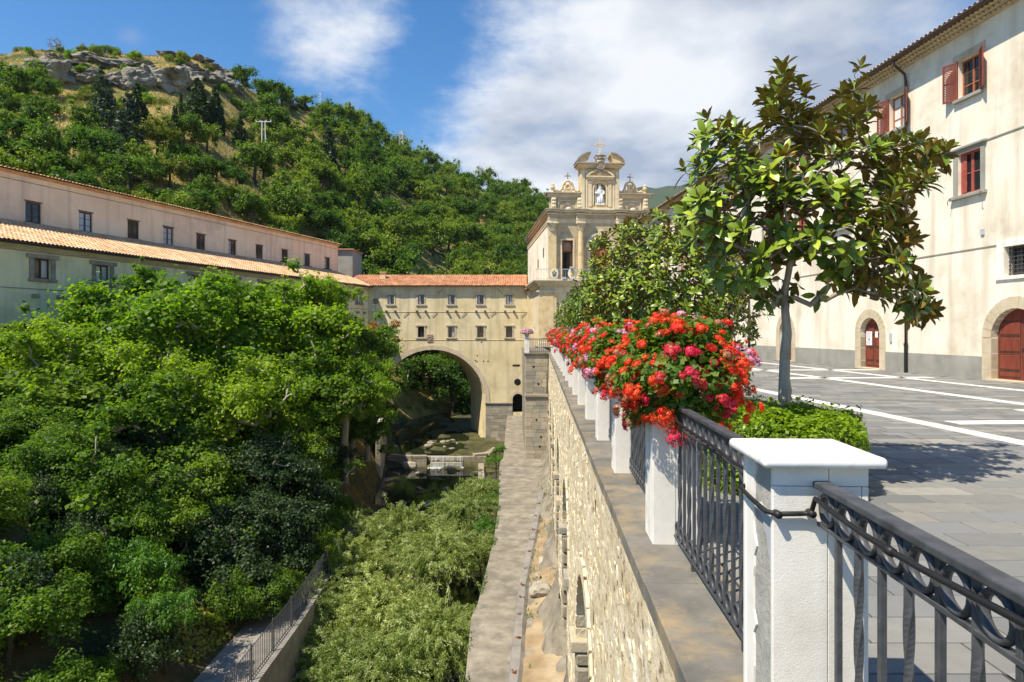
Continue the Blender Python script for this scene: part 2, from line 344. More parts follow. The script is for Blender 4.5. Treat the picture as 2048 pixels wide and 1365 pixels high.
# ------------------------------------------------------------------ mesh helpers
class MB:
    """collects shapes and links them as one mesh object"""
    def __init__(self):
        self.v = []; self.f = []; self.n = 0; self.var = []
    def add(self, verts, faces, M=None, var=None):
        b0 = len(self.v)
        for p in verts:
            self.v.append(tuple(M @ Vector(p)) if M is not None else tuple(p))
        for f in faces:
            self.f.append(tuple(i + b0 for i in f))
        self.var.extend([0.5 if var is None else var] * len(verts))
        return self
    def box(self, x0, x1, y0, y1, z0, z1, M=None, var=None):
        return self.add([(x0, y0, z0), (x1, y0, z0), (x1, y1, z0), (x0, y1, z0), (x0, y0, z1), (x1, y0, z1), (x1, y1, z1), (x0, y1, z1)],
                        [(0, 3, 2, 1), (4, 5, 6, 7), (0, 1, 5, 4), (1, 2, 6, 5), (2, 3, 7, 6), (3, 0, 4, 7)], M, var)
    def prism(self, poly, y0, y1, M=None, var=None):
        """polygon in (x, z), extruded from y0 to y1"""
        n = len(poly)
        vs = [(p[0], y0, p[1]) for p in poly] + [(p[0], y1, p[1]) for p in poly]
        fs = [tuple(range(n)), tuple(range(2 * n - 1, n - 1, -1))]
        fs += [(i, i + n, (i + 1) % n + n, (i + 1) % n) for i in range(n)]
        return self.add(vs, fs, M, var)
    def slab(self, poly, z0, z1, M=None, var=None):
        """polygon in (x, y), extruded from z0 to z1"""
        n = len(poly)
        vs = [(p[0], p[1], z0) for p in poly] + [(p[0], p[1], z1) for p in poly]
        fs = [tuple(range(n - 1, -1, -1)), tuple(range(n, 2 * n))]
        fs += [(i, (i + 1) % n, (i + 1) % n + n, i + n) for i in range(n)]
        return self.add(vs, fs, M, var)
    def lathe(self, prof, seg=12, M=None, cap=True):
        vs, fs = [], []
        for r, z in prof:
            for k in range(seg):
                a = 2 * math.pi * k / seg
                vs.append((r * math.cos(a), r * math.sin(a), z))
        for i in range(len(prof) - 1):
            for k in range(seg):
                k2 = (k + 1) % seg
                fs.append((i * seg + k, i * seg + k2, (i + 1) * seg + k2, (i + 1) * seg + k))
        if cap:
            fs.append(tuple(range(seg - 1, -1, -1)))
            fs.append(tuple(range((len(prof) - 1) * seg, len(prof) * seg)))
        return self.add(vs, fs, M)
    def tube(self, pts, r, seg=8, M=None, cap=True):
        pts = [Vector(p) for p in pts]; n = len(pts)
        rs = r if isinstance(r, (list, tuple)) else [r] * n
        vs, fs = [], []
        a = None
        for i, p in enumerate(pts):
            d = (pts[min(i + 1, n - 1)] - pts[max(i - 1, 0)]).normalized()
            if a is None:
                a = d.cross(Vector((0, 0, 1)))
                if a.length < 1e-1: a = d.cross(Vector((1, 0, 0)))
            else: a = a - d * a.dot(d)
            a.normalize(); bb = a.cross(d).normalized()
            for k in range(seg):
                t = 2 * math.pi * k / seg
                vs.append(p + (a * math.cos(t) + bb * math.sin(t)) * rs[i])
        for i in range(n - 1):
            for k in range(seg):
                k2 = (k + 1) % seg
                fs.append((i * seg + k, i * seg + k2, (i + 1) * seg + k2, (i + 1) * seg + k))
        if cap:
            fs.append(tuple(range(seg - 1, -1, -1))); fs.append(tuple(range((n - 1) * seg, n * seg)))
        return self.add(vs, fs, M)
    def ring(self, c, R, r, seg=20, sub=6, axis='x', M=None):
        vs, fs = [], []
        for i in range(seg):
            a = 2 * math.pi * i / seg
            for k in range(sub):
                t = 2 * math.pi * k / sub
                q = R + r[0] * math.cos(t); w = r[1] * math.sin(t)
                if axis == 'x': vs.append((c[0] + w, c[1] + q * math.cos(a), c[2] + q * math.sin(a)))
                else: vs.append((c[0] + q * math.cos(a), c[1] + w, c[2] + q * math.sin(a)))
        for i in range(seg):
            for k in range(sub):
                i2, k2 = (i + 1) % seg, (k + 1) % sub
                fs.append((i * sub + k, i2 * sub + k, i2 * sub + k2, i * sub + k2))
        return self.add(vs, fs, M)
    def mesh(self, name, mat, smooth=False, bevel=0.0, seg=2):
        me = bpy.data.meshes.new(name)
        me.from_pydata(self.v, [], self.f)
        a = me.attributes.new('var', 'FLOAT', 'POINT'); a.data.foreach_set('value', np.array(self.var, dtype=np.float32))
        if bevel:
            bm = bmesh.new(); bm.from_mesh(me)
            bmesh.ops.remove_doubles(bm, verts=bm.verts, dist=1e-5)
            ed = [e for e in bm.edges if len(e.link_faces) == 2 and e.calc_face_angle(0) > 0.5]
            bmesh.ops.bevel(bm, geom=ed, offset=bevel, segments=seg, profile=0.5, affect='EDGES')
            bm.to_mesh(me); bm.free()
        me.materials.append(MATS[mat] if isinstance(mat, str) else mat)
        if smooth: me.polygons.foreach_set('use_smooth', [True] * len(me.polygons))
        me.update()
        return me
    def build(self, name, mat, parent=None, smooth=False, bevel=0.0, seg=2, kind=None):
        return link(name, self.mesh(name, mat, smooth, bevel, seg), parent, kind)

def link(name, me, parent=None, kind=None, loc=None, rotz=None, M=None):
    o = bpy.data.objects.new(name, me); COL.objects.link(o)
    if parent is not None: o.parent = parent
    if M is not None: o.matrix_basis = M
    if loc is not None: o.location = loc
    if rotz is not None: o.rotation_euler = (0, 0, rotz)
    if kind: o['kind'] = kind
    return o

def fastmesh(name, V, F, mat, var=None, smooth=False, mats=None, mi=None):
    """V (n,3), F (m,k) arrays with one face size"""
    me = bpy.data.meshes.new(name)
    V = np.asarray(V, dtype=np.float32); F = np.asarray(F, dtype=np.int32)
    k = F.shape[1]
    me.vertices.add(len(V)); me.vertices.foreach_set('co', V.ravel())
    me.loops.add(F.size); me.loops.foreach_set('vertex_index', F.ravel())
    me.polygons.add(len(F)); me.polygons.foreach_set('loop_start', np.arange(0, F.size, k, dtype=np.int32))
    if smooth: me.polygons.foreach_set('use_smooth', np.ones(len(F), dtype=bool))
    for mm in (mats or [mat]): me.materials.append(MATS[mm])
    if mi is not None: me.polygons.foreach_set('material_index', np.asarray(mi, dtype=np.int32))
    if var is not None:
        a = me.attributes.new('var', 'FLOAT', 'POINT'); a.data.foreach_set('value', np.asarray(var, dtype=np.float32))
    me.update(calc_edges=True)
    return me

def tag(o, label=None, cat=None, group=None, kind=None):
    if label: o['label'] = label
    if cat: o['category'] = cat
    if group: o['group'] = group
    if kind: o['kind'] = kind
    return o

def thing(name, label, cat, loc=(0, 0, 0), rotz=0.0, group=None, scale=None):
    o = bpy.data.objects.new(name, None); COL.objects.link(o)
    o.location = loc; o.rotation_euler = (0, 0, rotz); o.empty_display_size = 0.2
    if scale is not None: o.scale = scale if isinstance(scale, (tuple, list)) else (scale,) * 3
    return tag(o, label, cat, group)

def P(u, v, Z):
    """point of the place seen at photograph position (u, v) at distance Z"""
    return Vector(((u - 1024) / FPX * Z, Z, EYE + (662 - v) / FPX * Z))

RA = math.atan(54 / FPX)                       # the balustrade's bearing off the camera axis
def RF(x, y, z=0.0):
    """balustrade frame -> world"""
    return Vector((x * math.cos(RA) + y * math.sin(RA), -x * math.sin(RA) + y * math.cos(RA), z))

def leaves(rng, pos, nrm, L, W, var, bend=0.18, axis=None, jitter=0.3):
    """four-point leaves: base, two sides, tip.  pos, nrm (n,3)"""
    n = len(pos)
    nrm = nrm / (np.linalg.norm(nrm, axis=1, keepdims=True) + 1e-9)
    if axis is None:
        a = rng.normal(size=(n, 3))
    else:
        a = axis + jitter * rng.normal(size=(n, 3))
    a -= nrm * np.sum(a * nrm, axis=1, keepdims=True)
    a /= np.linalg.norm(a, axis=1, keepdims=True) + 1e-9
    bb = np.cross(nrm, a)
    Ls = (L * rng.uniform(.65, 1.25, n))[:, None]; Ws = (W * rng.uniform(.7, 1.2, n))[:, None]
    base = pos - a * Ls * .5
    V = np.stack([base, pos + bb * Ws * .5 + nrm * Ls * bend * .5, pos + a * Ls * .5 - nrm * Ls * bend, pos - bb * Ws * .5 + nrm * Ls * bend * .5], axis=1)
    F = np.arange(n * 4).reshape(n, 4)
    return V.reshape(-1, 3), F, np.repeat(var, 4)

def sphere_dirs(rng, n):
    d = rng.normal(size=(n, 3)); return d / np.linalg.norm(d, axis=1, keepdims=True)

def leaf_clumps(rng, C, R, n_each, L, W, up=.55, shell=.55, flat=.8, droop=0.0, loose=False):
    """leaves round clump centres C with radii R"""
    m = len(C)
    idx = np.repeat(np.arange(m), n_each)
    d = sphere_dirs(rng, len(idx))
    rr = R[idx] * (shell + (1 - shell) * rng.random(len(idx))) * rng.uniform(.75, 1.12, len(idx))
    if loose: rr = R[idx] * np.abs(rng.normal(0, .72, len(idx)) + .18)      # ragged, thinning outwards
    off = d * rr[:, None]; off[:, 2] *= flat
    pos = C[idx] + off
    nrm = d * .7 + np.array([0, 0, up]) + .45 * rng.normal(size=d.shape)
    cv = rng.uniform(.25, .75, m)[idx]
    var = np.clip(cv + rng.normal(0, .20, len(idx)), 0, 1)
    ax = None
    if droop: ax = d * .5 + np.array([0, 0, -droop])
    return leaves(rng, pos, nrm, L, W, var, axis=ax)

def grow(rng, trunk, targets, r_tip, wander=.12, power=.46, prefer=.5, segs=3):
    """joins targets to a trunk; returns segments (p0, p1, r0, r1)"""
    nodes = [np.array(p, float) for p in trunk]; par = [-1] + list(range(len(trunk) - 1))
    first = len(trunk) // 2
    top = nodes[-1]
    order = np.argsort(np.linalg.norm(targets - top, axis=1))
    ends = []
    arr = list(nodes)
    for ti in order:
        t = targets[ti]
        A = np.array(arr)
        d = np.linalg.norm(A - t, axis=1)
        dt = np.linalg.norm(A - top, axis=1)
        cost = d + prefer * dt * .35 + np.where(A[:, 2] > t[2], (A[:, 2] - t[2]) * .8, 0)
        cost[:first] += 1e3
        j = int(np.argmin(cost))
        p = A[j]; Ld = d[j]; prev = j
        for s in range(1, segs + 1):
            f = s / segs
            q = p + (t - p) * f
            if s < segs: q = q + rng.normal(size=3) * wander * Ld * .5 + np.array([0, 0, -.10 * Ld * math.sin(math.pi * f)])
            arr.append(q); par.append(prev); prev = len(arr) - 1
        ends.append(prev)
    cnt = np.zeros(len(arr))
    for e in ends:
        k = e
        while k >= 0:
            cnt[k] += 1; k = par[k]
    r = r_tip * np.maximum(cnt, 1) ** power
    return [(arr[par[k]], arr[k], r[par[k]] if par[k] >= len(trunk) - 1 or k < len(trunk) else min(r[par[k]], r[k] * 1.3), r[k]) for k in range(len(arr)) if par[k] >= 0]

def segs_mesh(name, segs, mat, sides=5):
    n = len(segs)
    p0 = np.array([s[0] for s in segs]); p1 = np.array([s[1] for s in segs])
    r0 = np.array([s[2] for s in segs]); r1 = np.array([s[3] for s in segs])
    d = p1 - p0; ln = np.linalg.norm(d, axis=1, keepdims=True); d = d / (ln + 1e-9)
    p1 = p1 + d * np.minimum(r1[:, None] * .5, ln * .3)
    ref = np.where(np.abs(d[:, 2:3]) > .9, np.array([[1.0, 0, 0]]), np.array([[0, 0, 1.0]]))
    a = np.cross(d, ref); a /= np.linalg.norm(a, axis=1, keepdims=True) + 1e-9
    b = np.cross(a, d)
    t = 2 * np.pi * np.arange(sides) / sides
    circ = a[:, None, :] * np.cos(t)[None, :, None] + b[:, None, :] * np.sin(t)[None, :, None]
    V = np.concatenate([p0[:, None, :] + circ * r0[:, None, None], p1[:, None, :] + circ * r1[:, None, None]], axis=1)
    k = np.arange(sides); k2 = (k + 1) % sides
    fb = np.stack([k, k2, k2 + sides, k + sides], axis=1)
    F = (fb[None] + (np.arange(n) * 2 * sides)[:, None, None]).reshape(-1, 4)
    return fastmesh(name, V.reshape(-1, 3), F, mat, smooth=True, var=np.full(n * 2 * sides, .5))

def copy_tree(o, parent=None):
    c = o.copy(); COL.objects.link(c); c.parent = parent
    for ch in [x for x in bpy.data.objects if x.parent == o]:
        copy_tree(ch, c)
    return c

def facade(mb, x0, x1, z0, z1, openings, depth, y=0.0):
    """wall face at y with openings (xa, xb, za, zb, arched) and their reveals going back by depth"""
    xs = sorted({x0, x1, *[o[0] for o in openings], *[o[1] for o in openings]})
    zs = sorted({z0, z1, *[o[2] for o in openings], *[o[3] for o in openings]})
    xs = [x for x in xs if x0 <= x <= x1]; zs = [z for z in zs if z0 <= z <= z1]
    for j in range(len(zs) - 1):
        run = None
        for i in range(len(xs) - 1):
            cx, cz = (xs[i] + xs[i + 1]) / 2, (zs[j] + zs[j + 1]) / 2
            hole = any(o[0] < cx < o[1] and o[2] < cz < o[3] for o in openings)
            if hole: continue
            mb.add([(xs[i], y, zs[j]), (xs[i + 1], y, zs[j]), (xs[i + 1], y, zs[j + 1]), (xs[i], y, zs[j + 1])], [(0, 1, 2, 3)])
    full = depth
    for op in openings:
        xa, xb, za, zb, arched = op[:5]
        depth, skew = (op[5], op[6]) if len(op) > 5 else (full, 0.0)
        r = (xb - xa) / 2; xc = (xa + xb) / 2
        if arched:
            n = 20; sp = zb - r
            arc = [(xc - r * math.cos(math.pi * k / n), sp + r * math.sin(math.pi * k / n)) for k in range(n + 1)]
            for k in range(n):
                (ax, az), (bx, bz) = arc[k], arc[k + 1]
                mb.add([(ax, y, az), (bx, y, bz), (bx, y, zb), (ax, y, zb)], [(0, 1, 2, 3)])
            loop = [(xa, za)] + arc + [(xb, za)]
        else:
            loop = [(xa, za), (xa, zb), (xb, zb), (xb, za)]
        n = len(loop)
        for k in range(n):
            (ax, az), (bx, bz) = loop[k], loop[(k + 1) % n]
            if arched and k == n - 1 and za <= z0 + 1e-6: continue
            mb.add([(ax, y, az), (bx, y, bz), (bx + skew * depth, y + depth, bz), (ax + skew * depth, y + depth, az)], [(0, 1, 2, 3)])

def arch_band(mb, xc, sp, r0, r1, y0, y1, za=None, n=24):
    """a moulded arch ring between radii, with straight legs down to za"""
    pts = [(-math.cos(math.pi * k / n), math.sin(math.pi * k / n)) for k in range(n + 1)]
    for k in range(n):
        (ca, sa), (cb, sb) = pts[k], pts[k + 1]
        mb.prism([(xc + r0 * ca, sp + r0 * sa), (xc + r0 * cb, sp + r0 * sb), (xc + r1 * cb, sp + r1 * sb), (xc + r1 * ca, sp + r1 * sa)], y0, y1)
    if za is not None:
        mb.box(xc - r1, xc - r0, y0, y1, za, sp); mb.box(xc + r0, xc + r1, y0, y1, za, sp)

def tile_roof(width, run, rise, pitch=0.23, course=0.42, amp=0.045, rng=RNG):
    """barrel tiles laid over a slope: x along the eave, y inward, z up; returns V, F, var"""
    nc = int(width / pitch); L = math.hypot(run, rise); nr = int(L / course)
    prof = np.array([0, .5, .85, 1.0, .85, .5, 0, -.15]); m = len(prof)
    xs = (np.arange(nc)[:, None] + np.arange(m)[None, :] / m).ravel() * pitch
    hs = np.tile(prof, nc) * amp
    nx = len(xs)
    V, F, var = [], [], []
    b0 = 0
    ux, uz = run / L, rise / L
    for r in range(nr):
        s0, s1 = r * course, (r + 1) * course + .06
        lift0, lift1 = .035, .0
        jit = np.repeat(rng.normal(0, .010, nc), m)
        for s, lift in ((s0, lift0), (s1, lift1)):
            y = (s + jit) * ux - (hs + lift) * uz
            z = (s + jit) * uz + (hs + lift) * ux
            V.append(np.stack([xs, y, z], axis=1))
        k = np.arange(nx - 1)
        F.append(np.stack([b0 + k, b0 + k + 1, b0 + nx + k + 1, b0 + nx + k], axis=1))
        vv = np.repeat(rng.random(nc), m); var.append(vv); var.append(vv)
        b0 += 2 * nx
    return np.concatenate(V), np.concatenate(F), np.concatenate(var)
# ================================================================== THE SETTING
def fbm(x, y, s, o=4, seed=0.0):
    return mnoise.fractal(Vector((x * s + seed, y * s - seed, seed * .37)), 1.0, 2.0, o)

# ---------------- hill: base line, ridge line and what lies between
HU = np.array([-900, -300, 0, 60, 200, 350, 430, 480, 560, 640, 700, 760, 850, 930, 1000, 1060, 1110, 1200, 1350, 1600, 2000], float)
HV = np.array([70, 100, 132, 112, 114, 120, 134, 172, 204, 222, 258, 304, 338, 370, 392, 402, 428, 462, 520, 580, 620], float)
HR = np.array([100, 118, 130, 132, 138, 148, 155, 162, 180, 195, 208, 220, 240, 255, 270, 280, 290, 300, 320, 340, 360], float)
HB = np.array([30, 42, 52, 54, 60, 67, 71, 74, 80, 86, 90, 94, 98, 102, 108, 114, 120, 126, 134, 144, 154], float)
HZ = np.array([3, 3, 4, 4, 4, 4, 4, 4, 3, 2, 0, -3, -7, -8, -8, -6, -3, 0, 2, 3, 3], float)
def hill_pt(u, t):
    R = np.interp(u, HU, HR); B = np.interp(u, HU, HB)
    hr = (662 - np.interp(u, HU, HV)) / FPX * R; hb = np.interp(u, HU, HZ)
    if t < 0:
        Z = B + t * 40; h = hb + t * 26
    elif t <= 1:
        Z = B + (R - B) * t
        left = max(0.0, min(1.0, (520 - u) / 120.0))
        prof = t ** .95
        step = .04 * math.sin(math.pi * min(1, max(0, (t - .60) / .4)) * 2 - math.pi)     # ledges below the summit
        h = hb + (hr - hb) * (prof + left * step)
    else:
        Z = R + (t - 1) * 110; h = hr - (t - 1) * 45
    x = (u - 1024) / FPX * Z
    amp = 1.0 * min(1.0, max(0.0, (t + .1) * 3)) * (.35 if t > .93 else 1)
    h += amp * (1.6 * fbm(x, Z, .045, 4, 3.1) + .5 * fbm(x, Z, .16, 3, 7.7))
    return Vector((x, Z, EYE + h))

us = np.concatenate([np.arange(-900, -100, 50), np.arange(-100, 1200, 9), np.arange(1200, 2001, 50)])
ts = np.concatenate([np.linspace(-.3, 0, 4)[:-1], np.linspace(0, 1, 70), np.linspace(1.05, 2.2, 8)])
HVERT = np.array([[hill_pt(u, t)[:] for u in us] for t in ts])
nu, nt_ = len(us), len(ts)
ii, jj = np.meshgrid(np.arange(nt_ - 1), np.arange(nu - 1), indexing='ij')
HF = np.stack([ii * nu + jj, ii * nu + jj + 1, (ii + 1) * nu + jj + 1, (ii + 1) * nu + jj], axis=-1).reshape(-1, 4)
tag(link('hill', fastmesh('hill', HVERT.reshape(-1, 3), HF, 'hill_ground', smooth=True)), kind='structure')

# ---------------- far mountain
def mountain():
    V, F = [], []
    xs = np.linspace(-500, 3200, 90)
    for j, d in enumerate(np.linspace(0, 1, 14)):
        for x in xs:
            ridge = 395 + 150 * math.exp(-((x - 1000) / 900) ** 2) + 28 * fbm(x, 0, .004, 5, 1.3) + 10 * fbm(x, 5, .02, 4, 2.2)
            z = -20 + (ridge + 20) * (d ** 1.1) + 26 * fbm(x, d * 900, .005, 4, 9.1) * (1 - d) * (d > .02)
            V.append((x, 1350 + 900 * d, z))
    n = len(xs)
    for j in range(13):
        for i in range(n - 1):
            F.append((j * n + i, j * n + i + 1, (j + 1) * n + i + 1, (j + 1) * n + i))
    b0 = len(V)
    for x in xs: V.append((x, 2500, -20))
    for i in range(n - 1): F.append((13 * n + i, 13 * n + i + 1, b0 + i + 1, b0 + i))
    tag(link('distant_mountain', fastmesh('distant_mountain', V, F, 'far_mountain', smooth=True)), kind='structure')
mountain()

# ---------------- valley: stream bed, left bank
XS_Y = np.array([5, 25, 33, 45, 55, 66, 74, 82, 100, 120], float)
XS_X = np.array([-8.0, -8.0, -8.4, -9.8, -11.6, -12.8, -13.6, -15.8, -20.5, -26], float)
def stream_left(y): return float(np.interp(y, XS_Y, XS_X))
def bed_z(y): return float(np.interp(y, [5, 60, 65.6, 66.0, 76, 120], [-12.4, -12.3, -12.1, -11.2, -10.9, -9.2]))
def building_line(y): return -28.3 + .312 * (y - 35.9)
def valley_z(x, y):
    xs = stream_left(y); zb = bed_z(y)
    d = xs - x                                           # distance left of the stream edge
    if d <= 0:
        return zb + (.16 if y < 44 else .42) * fbm(x, y, .5, 4, 2.0) + .12
    if y < 34:
        if d < 1.9: z = -9.45
        else: z = -9.45 + (d - 1.9) * .80 if d < 9 else -3.77 + (d - 9) * .22
    else:
        k = min(1, (y - 34) / 8)
        cl = min(d / 2.6, 1) ** .7 * (3.0 + 1.4 * k)
        z = zb + cl + max(0, d - 2.0) * .46
    z = min(z, -1.2 + .5 * fbm(x, y, .1, 2, 1.0)) if y < 72 else min(z, -4.5)
    if d > 2.2 or y > 34: z += .5 * fbm(x, y, .35, 4, 5.5) * min(1, d / 3)
    return z
gx = np.concatenate([np.arange(-75, -30, 2.5), np.arange(-30, -16, .8), np.arange(-16, -4, .3), np.arange(-4, 4.1, .8)])
gy = np.concatenate([np.arange(4, 76, .6), np.arange(76, 130, 2.0)])
VV = [(x, y, valley_z(x, y)) for y in gy for x in gx]
nx = len(gx)
VF = [(j * nx + i, j * nx + i + 1, (j + 1) * nx + i + 1, (j + 1) * nx + i) for j in range(len(gy) - 1) for i in range(nx - 1)]
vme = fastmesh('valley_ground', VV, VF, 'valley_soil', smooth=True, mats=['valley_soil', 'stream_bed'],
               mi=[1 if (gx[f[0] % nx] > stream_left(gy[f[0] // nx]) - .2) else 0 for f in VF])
tag(link('valley_ground', vme), kind='structure')

# water of the stream: a pool below the weir, the run above it
mb = MB(); mb.add([(-10.6, 46, -12.02), (-1.2, 46, -12.02), (-1.0, 65.4, -12.02), (-12.4, 65.4, -12.02)], [(0, 1, 2, 3)])
mb.add([(-11.0, 66.3, -10.98), (-4.6, 66.3, -10.98), (-5.0, 76, -10.70), (-13.6, 76, -10.70)], [(0, 1, 2, 3)])
mb.add([(-13.6, 76, -10.70), (-5.0, 76, -10.70), (-12.0, 104, -9.75), (-21.5, 104, -9.75)], [(0, 1, 2, 3)])
mb.add([(-8.0, 10, -12.16), (-1.2, 10, -12.16), (-1.2, 46, -12.08), (-10.4, 46, -12.08)], [(0, 1, 2, 3)])
tag(mb.build('stream_water', 'stream_water'), kind='structure')
# a hill beyond the right bank closes the view through the arch
mb = MB()
for k in range(8):
    pass

# ---------------- piazza: bed sheet, slabs, marble strips
def rail_x(y): return 1.28 + y * math.tan(RA)               # inner edge of the balustrade's footing
BX = lambda y: 17.49 - .0738 * y                            # foot of the long palace wall
piazza = tag(MB().add([(.9, -3, -.012), (30, -3, -.012), (30, 70, -.012), (1.0 + 70 * math.tan(RA), 70, -.012)], [(0, 1, 2, 3)]).build('piazza_paving', 'paving_joint'), kind='structure')
prot = []
for L in (.46, .62, .78, .94):
    mb = MB(); g = .007; bv = .005
    x1, y1 = L - 2 * g, .31 - 2 * g
    mb.add([(0, 0, -.012), (x1, 0, -.012), (x1, y1, -.012), (0, y1, -.012), (0, 0, -bv), (x1, 0, -bv), (x1, y1, -bv), (0, y1, -bv),
            (bv, bv, 0), (x1 - bv, bv, 0), (x1 - bv, y1 - bv, 0), (bv, y1 - bv, 0)],
           [(0, 1, 5, 4), (1, 2, 6, 5), (2, 3, 7, 6), (3, 0, 4, 7), (4, 5, 9, 8), (5, 6, 10, 9), (6, 7, 11, 10), (7, 4, 8, 11), (8, 9, 10, 11)])
    prot.append((L, mb.mesh('paving_slab', 'paving')))
far_slabs = MB()
prng = random.Random(3)
nsl = 0
y = .35
while y < 63:
    x = rail_x(y + .31) + .02 - prng.random() * .0
    xmax = min(BX(y) - .02, 16.9)
    while x < xmax - .3:
        L, me = prot[prng.randrange(4)]
        if x + L > xmax: L = xmax - x; me = None
        u = 1024 + FPX * (x + L * .5) / max(y, .5)
        if y < 9.3 and u < 2250 and nsl < 292 and me is not None and (y > 1.7):
            o = link('paving_slab', me, piazza, loc=(x, y, prng.uniform(-.0012, .0012))); nsl += 1
        else:
            v = prng.random(); z = prng.uniform(-.0012, .0012); g = .008
            far_slabs.add([(x + g, y + g, z), (x + L - g, y + g, z), (x + L - g, y + .31 - g, z), (x + g, y + .31 - g, z)], [(0, 1, 2, 3)], var=v)
        x += L
    y += .31
far_slabs.build('far_paving_slabs', 'paving', piazza, kind='stuff')

def strip(pts, w):
    """a run of marble pieces along a line, each its own slab"""
    a, b = Vector((*pts[0], 0)), Vector((*pts[1], 0)); d = (b - a); Ln = d.length; d.normalize()
    nrm = Vector((-d.y, d.x, 0)) * w * .5
    n = max(1, int(Ln / 1.1))
    for k in range(n):
        p, q = a + d * (Ln * k / n + .002), a + d * (Ln * (k + 1) / n - .002)
        mb = MB(); mb.slab([(p - nrm)[:2], (q - nrm)[:2], (q + nrm)[:2], (p + nrm)[:2]], -.004, .005)
        mb.build('marble_strip', 'marble_strip', piazza)
def gp(u, v):
    Z = FPX * EYE / (v - 662); return ((u - 1024) / FPX * Z, Z)
D = Vector((-.0738, 1)); 
def along(u, v, y0, y1, w):
    x, y = gp(u, v); strip([(x + D.x * (y0 - y), y0), (x + D.x * (y1 - y), y1)], w)
along(1700, 817, 4.5, 46, .34)
along(1900, 789.5, 8.0, 54, .34)
along(1900, 766, 12.0, 56, .30)
x, y = gp(1893, 846); strip([(x + .1, y), (16.1, y + .45)], .42)
x, y = gp(2040, 822); strip([(x, y), (16.1, y + .25)], .36)
x, y = gp(1560, 757); strip([(x, y), (x + 5.5, y + .4)], .5)
x, y = gp(1500, 741); strip([(x - .5, y), (x + 7.0, y + .4)], .5)

# ---------------- lower walkway
WALK_L = [(-2.0, 10), (-1.75, 14), (-1.29, 17.8), (-1.38, 21.9), (-1.22, 23.0), (-.85, 30), (-.74, 36.8), (-.9, 44.6), (-.88, 48), (-.66, 49.5), (-.63, 63), (-.55, 74.5)]
wpoly = WALK_L + [(3.6, 74.5), (3.4, 10)]
walk = tag(MB().slab(list(reversed(wpoly)), -8.28, -8.0).build('lower_walkway', 'path_concrete', bevel=.03), kind='structure')
mb = MB()
wl2 = [(x + .22, y) for x, y in WALK_L]
mb.slab(list(reversed(wl2 + [(3.5, 74.3), (3.3, 10.1)])), -12.8, -8.275)
tag(mb.build('walkway_wall', 'rubble_dark', walk), 'dark stone wall under the walkway edge')
# expansion joints and the sunken edge
for yy in (19.6, 26.5, 35.2, 43.8, 55.0, 64):
    xl = float(np.interp(yy, [p[1] for p in WALK_L], [p[0] for p in WALK_L]))
    MB().box(xl, 1.9 if yy > 30 else .4, yy - .02, yy + .02, -8.0, -7.996).build('joint', 'curb_concrete', walk)
# rough curb with rusty stubs
CURB = [(-.35, 13), (-.05, 16.5), (.085, 18.5), (.24, 21.5), (.4, 24.7), (.857, 29.3), (1.35, 34.5), (1.78, 38.6)]
def line_at(pts, y): return float(np.interp(y, [p[1] for p in pts], [p[0] for p in pts]))
curb = thing('broken_curb', 'low rough concrete curb with cut rusty stubs along the lower walkway', 'curb', (0, 0, 0))
mb = MB(); crng = random.Random(8)
ys = np.arange(13, 38.7, .35)
rows = []
for yy in ys:
    c = line_at(CURB, yy); w = .16 + .03 * crng.random(); h = .10 + .05 * crng.random()
    rows.append([(c - w, yy, -8.02), (c - w * .7, yy, -8.0 + h), (c + w * .7, yy, -8.0 + h * .9), (c + w + .1, yy, -8.02)])
vs = [p for r in rows for p in r]; fs = [(i * 4 + k, i * 4 + k + 1, (i + 1) * 4 + k + 1, (i + 1) * 4 + k) for i in range(len(rows) - 1) for k in range(3)]
fs += [(3, 2, 1, 0), tuple(len(vs) - 4 + k for k in range(4))]
mb.add(vs, fs); mb.build('curb_body', 'curb_concrete', curb)
for k, yy in enumerate([14.6, 16.2, 18.1, 20.2, 21.8, 23.2, 24.4, 26.0, 28.1, 29.7, 31.1, 33.4, 35.8]):
    c = line_at(CURB, yy); mb = MB()
    for q in range(6):
        a = crng.uniform(0, 6.28); l = crng.uniform(.09, .2)
        p = Vector((c + crng.uniform(-.05, .05), yy + crng.uniform(-.05, .05), -7.93))
        mb.tube([p, p + Vector((math.cos(a) * l * .7, math.sin(a) * l * .7, l * .6))], [.022, .012], 5)
    mb.lathe([(.09, 0), (.08, .05), (.03, .08)], 7, Matrix.Translation((c, yy, -7.93)))
    mb.build('rusty_stub', 'rust', curb)
# earth strip between curb and wall
mb = MB(); rows = []
for yy in np.arange(10, 40, .6):
    c = line_at(CURB, yy) if yy > 13 else -.35
    w = .74 + yy * math.tan(RA) + .15
    n = 7
    for k in range(n):
        f = k / (n - 1); xx = c + .12 + (max(w, c + .3) - c) * f
        mb.v.append((xx, yy, -7.99 + .45 * f ** 2 * (1 if yy < 30 else .4) + .09 * fbm(xx, yy, 1.2, 3, 1.0) * (0 < k)))
        mb.var.append(.5)
n = 7; R_ = len(mb.v) // n
mb.f = [(i * n + k, i * n + k + 1, (i + 1) * n + k + 1, (i + 1) * n + k) for i in range(R_ - 1) for k in range(n - 1)]
tag(mb.build('earth_strip', 'gravel_earth', smooth=True), kind='structure')

